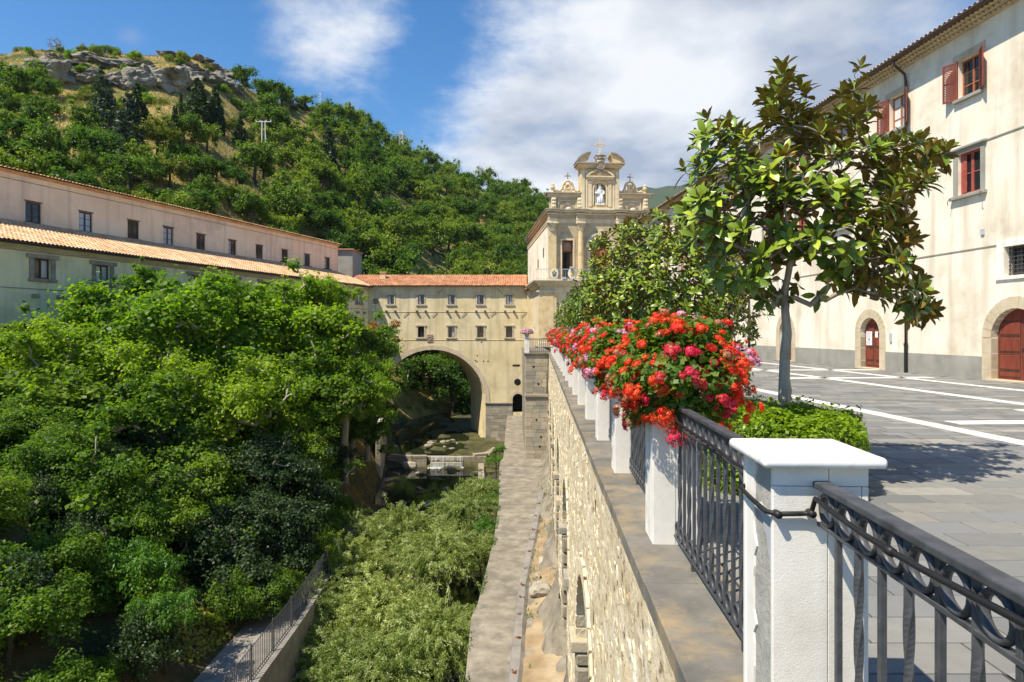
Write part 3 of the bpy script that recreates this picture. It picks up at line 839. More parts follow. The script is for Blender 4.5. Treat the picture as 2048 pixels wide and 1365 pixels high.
def rock_mesh(name, seed, mat, rough=.22, cuts=9, sub=3):
    rg = random.Random(seed)
    bm = bmesh.new()
    bmesh.ops.create_icosphere(bm, subdivisions=sub, radius=1.0)
    planes = []
    for k in range(cuts):
        n = Vector((rg.gauss(0, 1), rg.gauss(0, 1), rg.gauss(0, 1))).normalized(); planes.append((n, rg.uniform(.55, .85)))
    for v in bm.verts:
        for n, d in planes:
            e = v.co.dot(n) - d
            if e > 0: v.co -= n * e
        v.co += v.co.normalized() * rough * (mnoise.fractal(v.co * 1.7 + Vector((seed, 0, 0)), 1.0, 2.0, 4) * .55)
    me = bpy.data.meshes.new(name); bm.to_mesh(me); bm.free()
    me.materials.append(MATS[mat])
    a = me.attributes.new('var', 'FLOAT', 'POINT'); a.data.foreach_set('value', np.full(len(me.vertices), .5, dtype=np.float32))
    return me
# fallen pale stone at the foot of the wall
ROCKS = [rock_mesh('pale_rock', s, 'pale_rock', .3) for s in (1, 2, 3, 4)]
rr = random.Random(21)
for (u, v, s) in ((1085, 1180, .5), (1108, 1130, .4), (1100, 1215, .28), (1112, 1250, .2), (1125, 1105, .4),
                  (1090, 1120, .3), (1075, 1150, .16)):
    Z = FPX * 9.45 / (v - 662); o = link('fallen_rock', rr.choice(ROCKS), loc=((u - 1024) / FPX * Z, Z, -7.86))
    o.scale = (s * rr.uniform(.8, 1.1), s * rr.uniform(.9, 1.4), s * rr.uniform(.6, .9)); o.rotation_euler = (0, 0, rr.uniform(0, 6))
    tag(o, 'pale broken rock lying on the earth at the foot of the rubble wall', 'rock', 'fallen rocks under the rubble wall')

# ---------------- retaining wall of the piazza
wallR = thing('retaining_wall', 'tall cream rubble wall with arched niches holding up the piazza', 'wall', (0, 0, 0), -RA)
NICHE = [10.4, 17.4, 24.4, 31.4, 38.4, 45.4]           # the arcade walled into the terrace
NR = 1.8; SILL = -4.15; DEEP = 1.3
W0 = .74
gy2 = np.arange(-1.0, 49.3, .30); gz = np.concatenate([np.arange(-8.1, -.09, .26), [-.10]])
ys_all = sorted(set([round(v, 3) for v in gy2] + [round(c + s * NR * math.cos(a), 3) for c in NICHE for s in (-1, 1) for a in np.linspace(0, math.pi / 2, 9)]))
def wall_x(y, z):
    edge = min(1, (-.1 - z) / .4)
    return W0 - .02 * (-z) * .5 + edge * (.030 * fbm(y, z, 1.1, 4, 4.4) + .022 * fbm(y, z, 3.4, 3, 8.0))
V, F = [], []
def vid(y, z, x=None):
    V.append((wall_x(y, z) if x is None else x, y, z)); return len(V) - 1
for i in range(len(ys_all) - 1):
    ya, yb = ys_all[i], ys_all[i + 1]; ym = (ya + yb) / 2
    nich = [c for c in NICHE if abs(ym - c) < NR]
    def top(yy): return SILL + math.sqrt(max(0.0, NR * NR - (yy - nich[0]) ** 2))
    if not nich:
        for k in range(len(gz) - 1):
            F.append((vid(ya, gz[k]), vid(ya, gz[k + 1]), vid(yb, gz[k + 1]), vid(yb, gz[k])))
    else:
        n = 11; ta, tb = top(ya), top(yb)
        for k in range(n):
            f0, f1 = k / n, (k + 1) / n
            F.append((vid(ya, ta + (-.1 - ta) * f0), vid(ya, ta + (-.1 - ta) * f1), vid(yb, tb + (-.1 - tb) * f1), vid(yb, tb + (-.1 - tb) * f0)))
        F.append((vid(ya, ta), vid(yb, tb), vid(yb, tb, W0 + DEEP), vid(ya, ta, W0 + DEEP)))
for c in NICHE:
    for s in (-1, 1):
        yj = c + s * NR
        F.append((vid(yj, -8.1), vid(yj, SILL), vid(yj, SILL, W0 + DEEP), vid(yj, -8.1, W0 + DEEP)))
link('wall_face', fastmesh('wall_face', V, F, 'rubble_wall', var=np.full(len(V), .5)), wallR)
for c in NICHE:
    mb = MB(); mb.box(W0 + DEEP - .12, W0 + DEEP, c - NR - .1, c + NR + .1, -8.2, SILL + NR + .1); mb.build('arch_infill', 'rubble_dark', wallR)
    srng = random.Random(int(c * 10))
    # jamb stones one on another on the far side of each arch, impost block at the springing
    z = -8.0
    while z < SILL - .2:
        hh_ = srng.uniform(.26, .5); z1 = min(z + hh_, SILL - .16); x = W0 - .06
        while x < W0 + .95:
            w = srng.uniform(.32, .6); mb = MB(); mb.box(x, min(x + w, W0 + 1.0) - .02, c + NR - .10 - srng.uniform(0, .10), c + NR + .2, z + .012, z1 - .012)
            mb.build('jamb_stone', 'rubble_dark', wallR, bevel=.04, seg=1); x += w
        z = z1
    for s in (-1, 1):
        a, b_ = sorted((c + s * (NR - .16), c + s * (NR + .5)))
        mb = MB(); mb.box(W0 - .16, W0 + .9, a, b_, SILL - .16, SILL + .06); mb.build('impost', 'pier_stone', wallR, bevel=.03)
    for q in range(21):
        a = math.pi * (q + .5) / 21; da = math.pi / 21 * .46; r0, r1 = NR - .012, NR + srng.uniform(.26, .36)
        mb = MB()
        mb.prism([(c + r * math.cos(t), SILL + r * math.sin(t)) for r, t in ((r0, a - da), (r1, a - da), (r1, a + da), (r0, a + da))], wall_x(c, -2.5) - .03, W0 + .45,
                 Matrix(((0, 1, 0, 0), (1, 0, 0, 0), (0, 0, 1, 0), (0, 0, 0, 1))))
        mb.build('voussoir', 'rubble_wall', wallR, bevel=.012, seg=1)
# rough spread footing of rubble along the foot of the wall
V, F = [], []; n = 7; ysf = np.arange(6, 48.6, .25)
for yy in ysf:
    amp = .5 + .32 * fbm(yy, 0, .35, 3, 6.0) + (.25 if any(abs(yy - c) > NR for c in NICHE[:1]) else 0); hgt = 1.5 + 1.1 * fbm(yy, 3, .3, 3, 2.0)
    inn = any(abs(yy - c) < NR - .1 for c in NICHE)
    if inn: hgt *= .35
    for k in range(n):
        f = k / (n - 1); zz2 = -8.15 + max(.25, hgt) * f
        V.append((wall_x(yy, zz2) + .06 - max(.2, amp) * (1 - f) ** 1.3 + .14 * fbm(yy, zz2, 1.7, 3, 1.5) + .12 * fbm(yy, zz2, 4, 3, 3.5), yy, zz2))
    if inn: V[-1] = (V[-1][0] + .5, V[-1][1], V[-1][2])
for i in range(len(ysf) - 1):
    for k in range(n - 1): F.append((i * n + k, i * n + k + 1, (i + 1) * n + k + 1, (i + 1) * n + k))
link('rough_footing', fastmesh('rough_footing', V, F, 'rubble_dark', var=np.full(len(V), .5)), wallR)
# proud rubble stones over the whole face (too many to pick apart): real relief
srng = np.random.default_rng(4)
n = 5200
yy = srng.uniform(1.5, 48, n) ** 1.0; zz_ = srng.uniform(-7.9, -.3, n)
keep = np.array([not any((abs(a - c) < NR + .1 and b < SILL + .4 + math.sqrt(max(0, (NR + .1) ** 2 - (a - c) ** 2))) for c in NICHE) for a, b in zip(yy, zz_)])
yy, zz_ = yy[keep], zz_[keep]; n = len(yy)
hw = srng.uniform(.05, .15, n); hh = srng.uniform(.04, .10, n); dp = srng.uniform(.002, .010, n)
V = np.zeros((n, 10, 3)); ang = np.linspace(0, 2 * np.pi, 6)[:5]
xw = np.array([wall_x(a, b) for a, b in zip(yy, zz_)])
for k in range(5):
    jit = srng.uniform(.75, 1.2, n)
    V[:, k] = np.stack([xw + .02, yy + hw * jit * 1.15 * math.cos(ang[k]), zz_ + hh * jit * 1.15 * math.sin(ang[k])], 1)
    V[:, 5 + k] = np.stack([xw - dp * srng.uniform(.6, 1.2, n), yy + hw * jit * .7 * math.cos(ang[k]), zz_ + hh * jit * .75 * math.sin(ang[k])], 1)
F = []
for k in range(5):
    k2 = (k + 1) % 5
    F.append(np.stack([np.arange(n) * 10 + k, np.arange(n) * 10 + 5 + k, np.arange(n) * 10 + 5 + k2, np.arange(n) * 10 + k2], 1))
for k in (0, 1):
    F.append(np.stack([np.arange(n) * 10 + 5, np.arange(n) * 10 + 6 + k * 2, np.arange(n) * 10 + (7 if k == 0 else 9), np.arange(n) * 10 + (8 if k == 0 else 5)], 1))
F = np.concatenate(F[:5])
tri = np.concatenate([np.stack([np.arange(n) * 10 + 5, np.arange(n) * 10 + 6, np.arange(n) * 10 + 7, np.arange(n) * 10 + 8], 1),
                      np.stack([np.arange(n) * 10 + 5, np.arange(n) * 10 + 8, np.arange(n) * 10 + 9, np.arange(n) * 10 + 9], 1)])
me = bpy.data.meshes.new('rubble_stones')
fl = F.tolist() + tri[:n].tolist() + [t[:3] for t in tri[n:].tolist()]
me.from_pydata(V.reshape(-1, 3).tolist(), [], fl)
a = me.attributes.new('var', 'FLOAT', 'POINT'); a.data.foreach_set('value', np.repeat(srng.random(n), 10).astype(np.float32))
me.materials.append(MATS['rubble_wall']); me.update()
link('rubble_stones', me, wallR, 'stuff')
# coping slabs under the balustrade
yy = .2; crng = random.Random(2)
while yy < 48.5:
    L = crng.uniform(1.15, 1.5)
    j = crng.uniform(-.006, .006)
    mb = MB(); mb.box(.69 + j, 1.285, yy + .003, yy + L - .003, -.125, 0.0)
    mb.build('coping_slab', 'coping', wallR, bevel=.008, seg=2)
    yy += L
# groove line along the coping by the railing foot


# ---------------- the stone pier at the far end of the terrace
pier = thing('stone_pier', 'tall square buttress of coursed stone blocks beside the lower walkway', 'buttress', (1.02, 49.0, -8.02))
PW, PH = 1.95, 8.0
MB().box(.03, PW, .04, 15, 0, PH - .02).build('core', 'rubble_dark', pier)
prg = random.Random(9)
z = 0; row = 0
while z < PH - .05:
    h = prg.choice((.26, .30, .34, .38)); h = min(h, PH - z)
    if abs(z + h - 4.75) < .3: h = 4.75 - z if 4.75 - z > .15 else h
    x = 0
    while x < PW - .02:
        w = min(prg.uniform(.42, .85), PW - x)
        if PW - x - w < .2: w = PW - x
        mb = MB(); mb.box(x + .006, x + w - .006, -prg.uniform(0, .02), .3, z + .006, z + h - .006)
        mb.build('stone_block', 'pier_stone', pier, bevel=.012, seg=1)
        x += w
    yy = .31
    while yy < 13:
        w = prg.uniform(.9, 1.6)
        mb = MB(); mb.box(-prg.uniform(0, .015), .25, yy + .006, yy + w - .006, z + .006, z + h - .006)
        mb.build('stone_block', 'pier_stone', pier, bevel=.012, seg=1) if row % 1 == 0 and yy < 3 else None
        yy += w
    z += h; row += 1
MB().box(-.01, .2, 3, 15, 0, PH - .05).build('side_face', 'pier_stone', pier)
MB().box(-.10, PW + .05, -.12, .1, 4.66, 4.86).build('string_course', 'sandstone_dark', pier, bevel=.04)
MB().box(-.12, PW + .1, -.14, 15, PH - .10, PH + .02).build('top_slab', 'coping', pier, bevel=.02)
for (x, z) in ((.55, 6.9), (.9, 5.6), (.75, 2.9), (1.1, 1.6), (1.0, .9)):
    MB().box(x, x + .13, -.03, .02, z, z + .13).build('putlog_hole', 'shade_inside', pier)
mb = MB(); mb.tube([(1.72, -.06, 7.9), (1.70, -.06, 6.5), (1.62, -.06, 6.2), (1.60, -.06, 5.0)], .025, 6); mb.build('black_pipe', 'black_rubber', pier)
# ================================================================== BALUSTRADE
PY = [2.66, 5.24, 7.75, 10.0, 12.3, 14.7, 17.0, 19.3]
while PY[-1] < 46: PY.append(PY[-1] + 2.38)
PXC, PWD, PHT = 1.055, .353, 1.14

def cap_mesh():
    mb = MB(); e = .05; mb.box(-PWD / 2 - e, PWD / 2 + e, -PWD / 2 - e, PWD / 2 + e, PHT, PHT + .042)
    return mb.mesh('cap', 'marble_cap', smooth=True, bevel=.018, seg=4)
CAP = cap_mesh()
def pillar_shaft():
    h = PWD / 2; mb = MB()
    mb.box(-h, h, -h, h, -.01, PHT)
    return mb.mesh('shaft', 'white_plaster', bevel=.006, seg=2)
SHAFT = pillar_shaft()
mb = MB(); h = PWD / 2
for x in (-h - .0015,):
    mb.box(x, x + .003, -.012, -.006, 0, PHT - .01)
mb.box(-.006, -.002, -h - .0015, -h + .002, 0, PHT - .01)
JOINT = mb.mesh('joint', 'raw_concrete')

nm = lambda k: ('first', 'second', 'third', 'fourth', 'fifth', 'sixth')[k]
for i, py in enumerate(PY):
    if i == 0:
        lab = 'broken white balustrade pillar with bare concrete side and marble cap, no flowers'
        t = thing('balustrade_pillar', lab, 'pillar', RF(PXC, py), -RA, 'white pillars of the balustrade')
        # cladding slabs round a bare concrete core
        MB().box(-h + .012, h - .02, -h + .02, h - .02, -.01, PHT).build('concrete_core', 'raw_concrete', t)
        # front cladding in two boards, the left one with a ragged broken upper edge on the side
        f1 = MB(); f1.box(-h, -.004 + .03, -h, -h + .024, -.01, PHT - .075); f1.build('front_slab', 'white_plaster', t, bevel=.003)
        f2 = MB(); f2.box(.028, h - .026, -h, -h + .024, -.01, PHT - .075); f2.build('front_slab', 'white_plaster', t, bevel=.003)
        MB().box(-h, .03, -h - .0005, -h + .024, PHT - .073, PHT).build('top_band', 'white_smooth', t, bevel=.003)
        MB().box(.032, h, -h - .0005, -h + .024, PHT - .073, PHT).build('top_band', 'white_smooth', t, bevel=.003)
        MB().box(h - .024, h, -h, h, -.01, PHT - .075).build('right_slab', 'white_plaster', t, bevel=.003)
        MB().box(-h, h - .03, h - .03, h, -.01, PHT).build('back_slab', 'white_smooth', t, bevel=.003)
        # flaky white render left on the bare side
        mb = MB(); rg = random.Random(4); n = 26
        zs_ = [k / (n - 1) * PHT for k in range(n)]
        edge = [h - .03 - .085 - .014 * rg.random() - .03 * (k % 7 == 3) for k in range(n)]
        vs = []; fs = []
        for k in range(n):
            vs += [(-h + .004, h - .03, zs_[k]), (-h + .004, edge[k], zs_[k]), (-h + .013, edge[k], zs_[k])]
        for k in range(n - 1):
            a = k * 3; fs += [(a, a + 1, a + 4, a + 3), (a + 1, a + 2, a + 5, a + 4)]
        mb.add(vs, fs); mb.build('old_render', 'white_smooth', t)
        mb = MB(); pts = [(-.165, .90), (-.12, .88), (-.085, .905), (-.06, .86), (-.02, .845), (.005, .80), (.03, .79), (.03, .93), (-.02, .955), (-.09, .95), (-.165, .965)]
        pts = [(-.152, .70), (-.135, .78), (-.120, .80), (-.105, .86), (-.075, .875), (-.055, .915), (-.01, .925), (.02, .955), (-.02, .965), (-.075, .94), (-.11, .95), (-.152, .945)]
        mb.prism(pts, 0, .012, Matrix(((0, 1, 0, -h + .002), (1, 0, 0, 0), (0, 0, 1, 0), (0, 0, 0, 1)))); mb.build('torn_render', 'metal_box', t)
        link('cap', CAP, t)
    else:
        lab = 'white balustrade pillar carrying a flower box' if i > 2 else ('white balustrade pillar under the largest bank of red geraniums', 'white balustrade pillar behind the one with the largest red geraniums')[i - 1]
        t = thing('balustrade_pillar', lab, 'pillar', RF(PXC, py), -RA, 'white pillars of the balustrade')
        link('shaft', SHAFT, t); link('joint', JOINT, t); link('cap', CAP, t)

# ---------------- iron railing sections
BAR = .0105
def twisted_bar(z0, z1, seg=56):
    mb = MB(); vs, fs = [], []
    for k in range(seg + 1):
        z = z0 + (z1 - z0) * k / seg
        f = min(1, max(0, (z - z0 - .10) / (z1 - z0 - .30)))
        a = f * math.pi * 1.75
        for q in range(4):
            t = a + math.pi / 4 + q * math.pi / 2
            vs.append((BAR * 1.5 * math.cos(t), BAR * 1.5 * math.sin(t), z))
    for k in range(seg):
        for q in range(4):
            q2 = (q + 1) % 4; fs.append((k * 4 + q, k * 4 + q2, (k + 1) * 4 + q2, (k + 1) * 4 + q))
    mb.add(vs, fs); return mb
ZT, ZM, ZB = 1.062, .927, .075
me_plain = MB().box(-BAR, BAR, -BAR, BAR, ZB, ZT).mesh('baluster', 'iron', bevel=.002, seg=1)
me_twist = twisted_bar(ZB, ZT).mesh('baluster', 'iron')
me_ring = MB().ring((0, 0, (ZM + ZT) / 2 + .001), .055, (.010, .016), 24, 6).mesh('ring', 'iron', smooth=True)
me_ringb = MB().ring((0, 0, ZB + .066), .052, (.008, .014), 16, 6).mesh('ring', 'iron', smooth=True)
me_simple = MB().box(-BAR, BAR, -BAR, BAR, ZB, ZT).mesh('baluster', 'iron')
def railing(y0, y1, lab, detail, x=PXC, n=None):
    c = (y0 + y1) / 2; L = y1 - y0
    t = thing('iron_railing', lab, 'railing', RF(x, c), -RA, 'black iron railings of the balustrade')
    mb = MB(); mb.box(-.031, .031, -L / 2, L / 2, ZT, ZT + .026); mb.build('handrail', 'iron', t, bevel=.005, seg=2)
    mb = MB(); mb.box(-.014, .014, -L / 2, L / 2, ZM - .008, ZM + .008); mb.build('middle_rail', 'iron', t, bevel=.002, seg=1)
    mb = MB(); mb.box(-.016, .016, -L / 2, L / 2, ZB - .012, ZB + .006); mb.build('bottom_rail', 'iron', t, bevel=.002, seg=1)
    n = max(2, int(round(L / .147)) - 1); sp = L / (n + 1)
    for s in (-1, 1):
        MB().box(-.012, .012, s * L * .25 - .012, s * L * .25 + .012, 0, ZB).build('foot', 'iron', t)
    rings = MB()
    for k in range(n):
        yb = -L / 2 + sp * (k + 1)
        if detail: link('baluster', me_twist if k % 2 else me_plain, t, loc=(0, yb, 0))
        else: link('baluster', me_simple, t, loc=(0, yb, 0))
    for k in range(n + 1):
        yb = -L / 2 + sp * (k + .5)
        if detail:
            link('ring', me_ring, t, loc=(0, yb, 0)); link('ring', me_ringb, t, loc=(0, yb, 0))
        else:
            rings.ring((0, yb, (ZM + ZT) / 2), .055, (.010, .014), 10, 4); rings.ring((0, yb, ZB + .066), .052, (.008, .012), 8, 4)
    if not detail: rings.build('rings', 'iron', t, kind='stuff')
    return t
railing(.15, PY[0] - h, 'black iron railing running from the broken pillar over the paving slabs', True)
railing(PY[0] + h, PY[1] - h, 'black iron railing between the broken pillar and the big red geraniums', True)
for i in range(1, len(PY) - 1):
    railing(PY[i] + h, PY[i + 1] - h, 'black iron railing half hidden under the row of flower boxes', i < 2)

# ---------------- irrigation hose along the rail
hose = MB()
pts = []
def rp(x, y, z): return RF(x, y, z)
for k in range(15):
    f = k / 14; yy = PY[1] - h - .02 - f * (PY[1] - PY[0] - 2 * h - .04)
    pts.append(rp(PXC - .06 - .02 * math.sin(f * 9), yy, 1.045 - .05 * math.sin(f * math.pi) - .035 * f))
pts += [rp(PXC - h - .022, PY[0] + h - .03, .985), rp(PXC - h - .024, PY[0], .975), rp(PXC - h - .022, PY[0] - h + .01, .968), rp(PXC - h + .01, PY[0] - h - .018, .966),
        rp(PXC - .08, PY[0] - h - .018, .968), rp(PXC - .045, PY[0] - h - .024, .972)]
for k in range(14):
    f = k / 13; yy = PY[0] - h - .06 - f * 2.2
    pts.append(rp(PXC - .044 - .006 * math.sin(f * 11), yy, 1.035 - .018 * math.sin(f * 7)))
hose.tube(pts, .0095, 8); 
ho = thing('irrigation_hose', 'thin black hose fixed along the iron rail and round the broken pillar', 'hose', rp(PXC, PY[0], 0))
hm = hose.build('hose_line', 'black_rubber', ho, smooth=True); hm.matrix_parent_inverse = Matrix.Translation(-ho.location)
for p in (pts[18], pts[20], pts[24], pts[28]):
    d = MB().lathe([(.0135, -.02), (.015, 0), (.0135, .02)], 10, Matrix.Translation(p) @ Matrix.Rotation(math.pi / 2, 4, 'X'))
    q = d.build('connector', 'black_rubber', ho, smooth=True); q.matrix_parent_inverse = Matrix.Translation(-ho.location)

# ---------------- far railing on the pier
t = thing('iron_railing', 'small black railing on top of the stone pier by the church', 'railing', (1.55, 49.15, 0.0), 0, 'black iron railings of the balustrade')
MB().box(-.25, 1.5, -.03, .03, 1.0, 1.05).build('handrail', 'iron', t); MB().box(-.25, 1.5, -.02, .02, .08, .12).build('bottom_rail', 'iron', t)
for k in range(12): MB().box(-.2 + k * .145, -.17 + k * .145, -.015, .015, .0, 1.0).build('baluster', 'iron', t)
t = thing('balustrade_pillar', 'single white pillar on the corner of the stone pier by the church', 'pillar', (1.12, 49.12, 0), 0, 'white pillars of the balustrade')
link('shaft', SHAFT, t); link('cap', CAP, t)

# ================================================================== FLOWERS
def umbel_mesh(name, seed, mat, R=.055, nf=17, petal=.019):
    rg = np.random.default_rng(seed)
    pos, nrm, ax, var = [], [], [], []
    for k in range(nf):
        z = 1 - (k + .5) / nf * 1.25; a = k * 2.39996
        s = math.sqrt(max(0, 1 - z * z)); d = np.array([s * math.cos(a), s * math.sin(a), z])
        c = d * R * rg.uniform(.55, 1.35) * np.array([1.1, 1.1, .6])
        t1 = np.cross(d, [0.3, 0.2, 1.0]); t1 /= np.linalg.norm(t1); t2 = np.cross(d, t1)
        tw = rg.uniform(0, 6.28); vv = rg.random()
        for q in range(5):
            b = tw + q * 2 * math.pi / 5
            e = t1 * math.cos(b) + t2 * math.sin(b)
            pos.append(c + e * petal * .62 + d * .003); nrm.append(d + e * .25); ax.append(e); var.append(np.clip(vv + rg.normal(0, .15), 0, 1))
    V, F, vr = leaves(rg, np.array(pos), np.array(nrm), petal, petal * .95, np.array(var), bend=.12, axis=np.array(ax), jitter=.08)
    return fastmesh(name, V, F, mat, var=vr), (V, F, vr)
UMB = {}
for col in ('petal_red', 'petal_crimson', 'petal_pink', 'petal_faded'):
    UMB[col] = [umbel_mesh('flower_head', s, col, R=.040 + .008 * s, nf=20 + 4 * s, petal=.021) for s in range(3)]

def flower_box(i, py, size, label, singles, mix, shift=(0, 0, .12)):
    rg = np.random.default_rng(100 + i)
    root = thing('flower_box', label, 'flowers', RF(PXC, py, PHT + .04), -RA, 'geranium boxes on the balustrade pillars')
    rx, ry, rz = size
    mb = MB(); bx_, by_ = min(.21, rx * .55), min(.30, ry * .6)
    mb.box(-bx_, bx_, -by_, by_, .001, .20); mb.build('planter', 'terracotta_pot', root, bevel=.02)
    # foliage shell: ellipsoid with spilling lower part
    n = 6500 if singles else 1900
    d = sphere_dirs(rg, n); d[:, 2] = np.where(d[:, 2] < -.8, -d[:, 2], d[:, 2])
    lump = 1 + .18 * np.sin(d[:, 0] * 5 + i) * np.cos(d[:, 1] * 4 + 2 * i) + .10 * np.sin(d[:, 2] * 7 + i)
    rr_ = (.45 + .55 * rg.random(n) ** .6) * lump
    c0 = np.array(shift)
    pos = c0 + d * rr_[:, None] * np.array([rx, ry, rz]) * .92
    lw = .052 if singles else .075
    V, F, vr = leaves(rg, pos, d * .6 + np.array([0, 0, .6]) + .5 * rg.normal(size=(n, 3)), lw, lw * 1.05, np.clip(rg.normal(.45, .25, n), 0, 1))
    link('foliage', fastmesh('foliage', V, F, 'leaf_geranium', var=vr), root, 'stuff')
    # stems
    ns = 120 if singles else 30
    m = int((300 if singles else 160) * (rx * rz + .1) / .36)
    dd = sphere_dirs(rg, m * 3); dd = dd[(dd[:, 2] > -.86)][:m]
    m = len(dd)
    lum = 1 + .16 * np.sin(dd[:, 0] * 5 + i) * np.cos(dd[:, 1] * 4 + 2 * i)
    fp = c0 + dd * lum[:, None] * (rg.uniform(.70, 1.10, m) + .24 * (rg.random(m) < .15))[:, None] * np.array([rx, ry, rz])
    segs = []
    for p, e in zip(fp, dd):
        q = c0 + (p - c0) * .6
        segs.append((q, q + (p - q) * .55 + np.array([0, 0, .01]), .0035, .003)); segs.append((q + (p - q) * .55 + np.array([0, 0, .01]), p - e * .02, .003, .0022))
    link('stems', segs_mesh('stems', segs, 'leaf_geranium', 4), root, 'stuff')
    # heads: colours gather in patches
    allV = {}
    for k in range(m):
        pt = fp[k]; s = math.sin(pt[1] * 7 + i * 1.7) + math.cos(pt[2] * 8 + pt[0] * 6 + i)
        r = rg.random()
        if s > mix[0] and r < mix[1]: col = 'petal_pink'
        elif (s < -1.0) or (r < .10): col = 'petal_crimson'
        else: col = 'petal_red'
        if rg.random() < .07: col = 'petal_faded'
        v = int(rg.integers(3)); sc = rg.uniform(.40, .92) * (1.0 if singles else 1.3)
        q = Vector(dd[k] + np.array([0, 0, .5])).to_track_quat('Z', 'Y') if True else None
        M = Matrix.Translation(pt) @ q.to_matrix().to_4x4() @ Matrix.Rotation(rg.uniform(0, 6.28), 4, 'Z') @ Matrix.Scale(sc, 4)
        if singles:
            link('flower_head', UMB[col][v][0], root, M=M)
        else:
            V, F, vr = UMB[col][v][1]
            Mn = np.array(M); W = V @ Mn[:3, :3].T + Mn[:3, 3]
            allV.setdefault(col, []).append((W, vr))
    for col, L in allV.items():
        V = np.concatenate([x[0] for x in L]); vr = np.concatenate([x[1] for x in L])
        link('flower_heads', fastmesh('flower_heads', V, np.arange(len(V)).reshape(-1, 4), col, var=vr), root, 'stuff')
flower_box(1, PY[1] - .02, (.57, .58, .48), 'largest bank of red and orange geraniums, beside the leafy green hedge', True, (1.45, .5), (.06, 0, .10))
flower_box(2, PY[2], (.52, .55, .44), 'red and pink geraniums in the box behind the largest bank of flowers', True, (.7, .7))
for i in range(3, len(PY)):
    flower_box(i, PY[i], (.47 + .06 * math.sin(i * 2.1), .52, .42 + .05 * math.cos(i * 1.3)), 'red and pink geranium box far along the balustrade', False, ((.0, .9) if i in (3, 4, 5) else (.5, .8)))
# small pot of flowers on the corner pillar by the church
rgp = np.random.default_rng(77)
root = thing('flower_pot', 'small pot of faded pink flowers on the corner pillar by the church', 'flowers', (1.12, 49.12, PHT + .04))
MB().lathe([(.14, 0), (.20, .22), (.22, .24)], 12).build('pot', 'terracotta_pot', root)
root.children
d = sphere_dirs(rgp, 500); d[:, 2] = np.abs(d[:, 2])
V, F, vr = leaves(rgp, np.array([0, 0, .25]) + d * rgp.uniform(.3, 1, 500)[:, None] * np.array([.5, .45, .38]), d + np.array([0, 0, .5]), .12, .11, rgp.random(500))
link('foliage', fastmesh('foliage', V, F, 'leaf_geranium', var=vr), root, 'stuff')
d = sphere_dirs(rgp, 260); d[:, 2] = np.abs(d[:, 2])
V, F, vr = leaves(rgp, np.array([0, 0, .27]) + d * rgp.uniform(.9, 1.1, 260)[:, None] * np.array([.5, .45, .38]), d, .10, .09, rgp.random(260))
link('flower_heads', fastmesh('flower_heads', V, F, 'petal_pink', var=vr), root, 'stuff')
# ================================================================== BUILDINGS
WRND = random.Random(61)
def window_part(parent, x0, x1, z0, z1, y, frame='brown_wood', pane='glass_dark', bars=2, mull=True, fw=.06, curtain=False):
    """a casement set back in its opening: frame with pane(s)"""
    mb = MB(); d = .05
    mb.box(x0, x0 + fw, y, y + d, z0, z1); mb.box(x1 - fw, x1, y, y + d, z0, z1)
    mb.box(x0 + fw, x1 - fw, y, y + d, z0, z0 + fw); mb.box(x0 + fw, x1 - fw, y, y + d, z1 - fw, z1)
    xm = (x0 + x1) / 2
    if mull: mb.box(xm - fw * .6, xm + fw * .6, y - .004, y + d, z0 + fw, z1 - fw)
    for k in range(1, bars + 1):
        zz = z0 + (z1 - z0) * k / (bars + 1); mb.box(x0 + fw, x1 - fw, y + .01, y + d - .005, zz - .018, zz + .018)
    w = mb.build('window', frame, parent)
    sides = [(x0 + fw, xm - fw * .6), (xm + fw * .6, x1 - fw)] if mull else [(x0 + fw, x1 - fw)]
    for k, (a, b_) in enumerate(sides):
        MB().box(a, b_, y + .028, y + .034, z0 + fw, z1 - fw).build('pane', ('curtain' if WRND.random() < .6 else 'pale_glass') if (curtain and (k == 0) == (WRND.random() < .75)) else (pane if WRND.random() < .75 else 'pale_glass'), w)
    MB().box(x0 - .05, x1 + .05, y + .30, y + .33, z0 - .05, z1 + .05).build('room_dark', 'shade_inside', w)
    return w

def shutter(parent, xh, z0, z1, w, side, ang, y):
    """louvred leaf hinged at xh, swung open"""
    mb = MB(); fw = .05; t = .04
    mb.box(0, fw, -t, 0, 0, z1 - z0); mb.box(w - fw, w, -t, 0, 0, z1 - z0)
    for z in (0, (z1 - z0) / 2 - fw / 2, z1 - z0 - fw): mb.box(fw, w - fw, -t, 0, z, z + fw)
    M = Matrix.Translation((xh, y, z0)) @ Matrix.Rotation(ang if side < 0 else -ang, 4, 'Z') @ Matrix.Diagonal((side, 1, 1, 1))
    o = mb.build('shutter', 'red_wood', parent); o.matrix_basis = M
    n = int((z1 - z0) / .065)
    sl = MB()
    for k in range(n):
        z = .06 + (z1 - z0 - .12) * k / n
        sl.add([(fw, -t + .004, z), (w - fw, -t + .004, z), (w - fw, -.006, z + .045), (fw, -.006, z + .045), (fw, -t + .004, z + .008), (w - fw, -t + .004, z + .008), (w - fw, -.006, z + .053), (fw, -.006, z + .053)],
               [(0, 1, 2, 3), (4, 7, 6, 5), (0, 4, 5, 1), (2, 6, 7, 3)])
    sl.build('louvres', 'red_wood', o, kind='stuff')
    return o

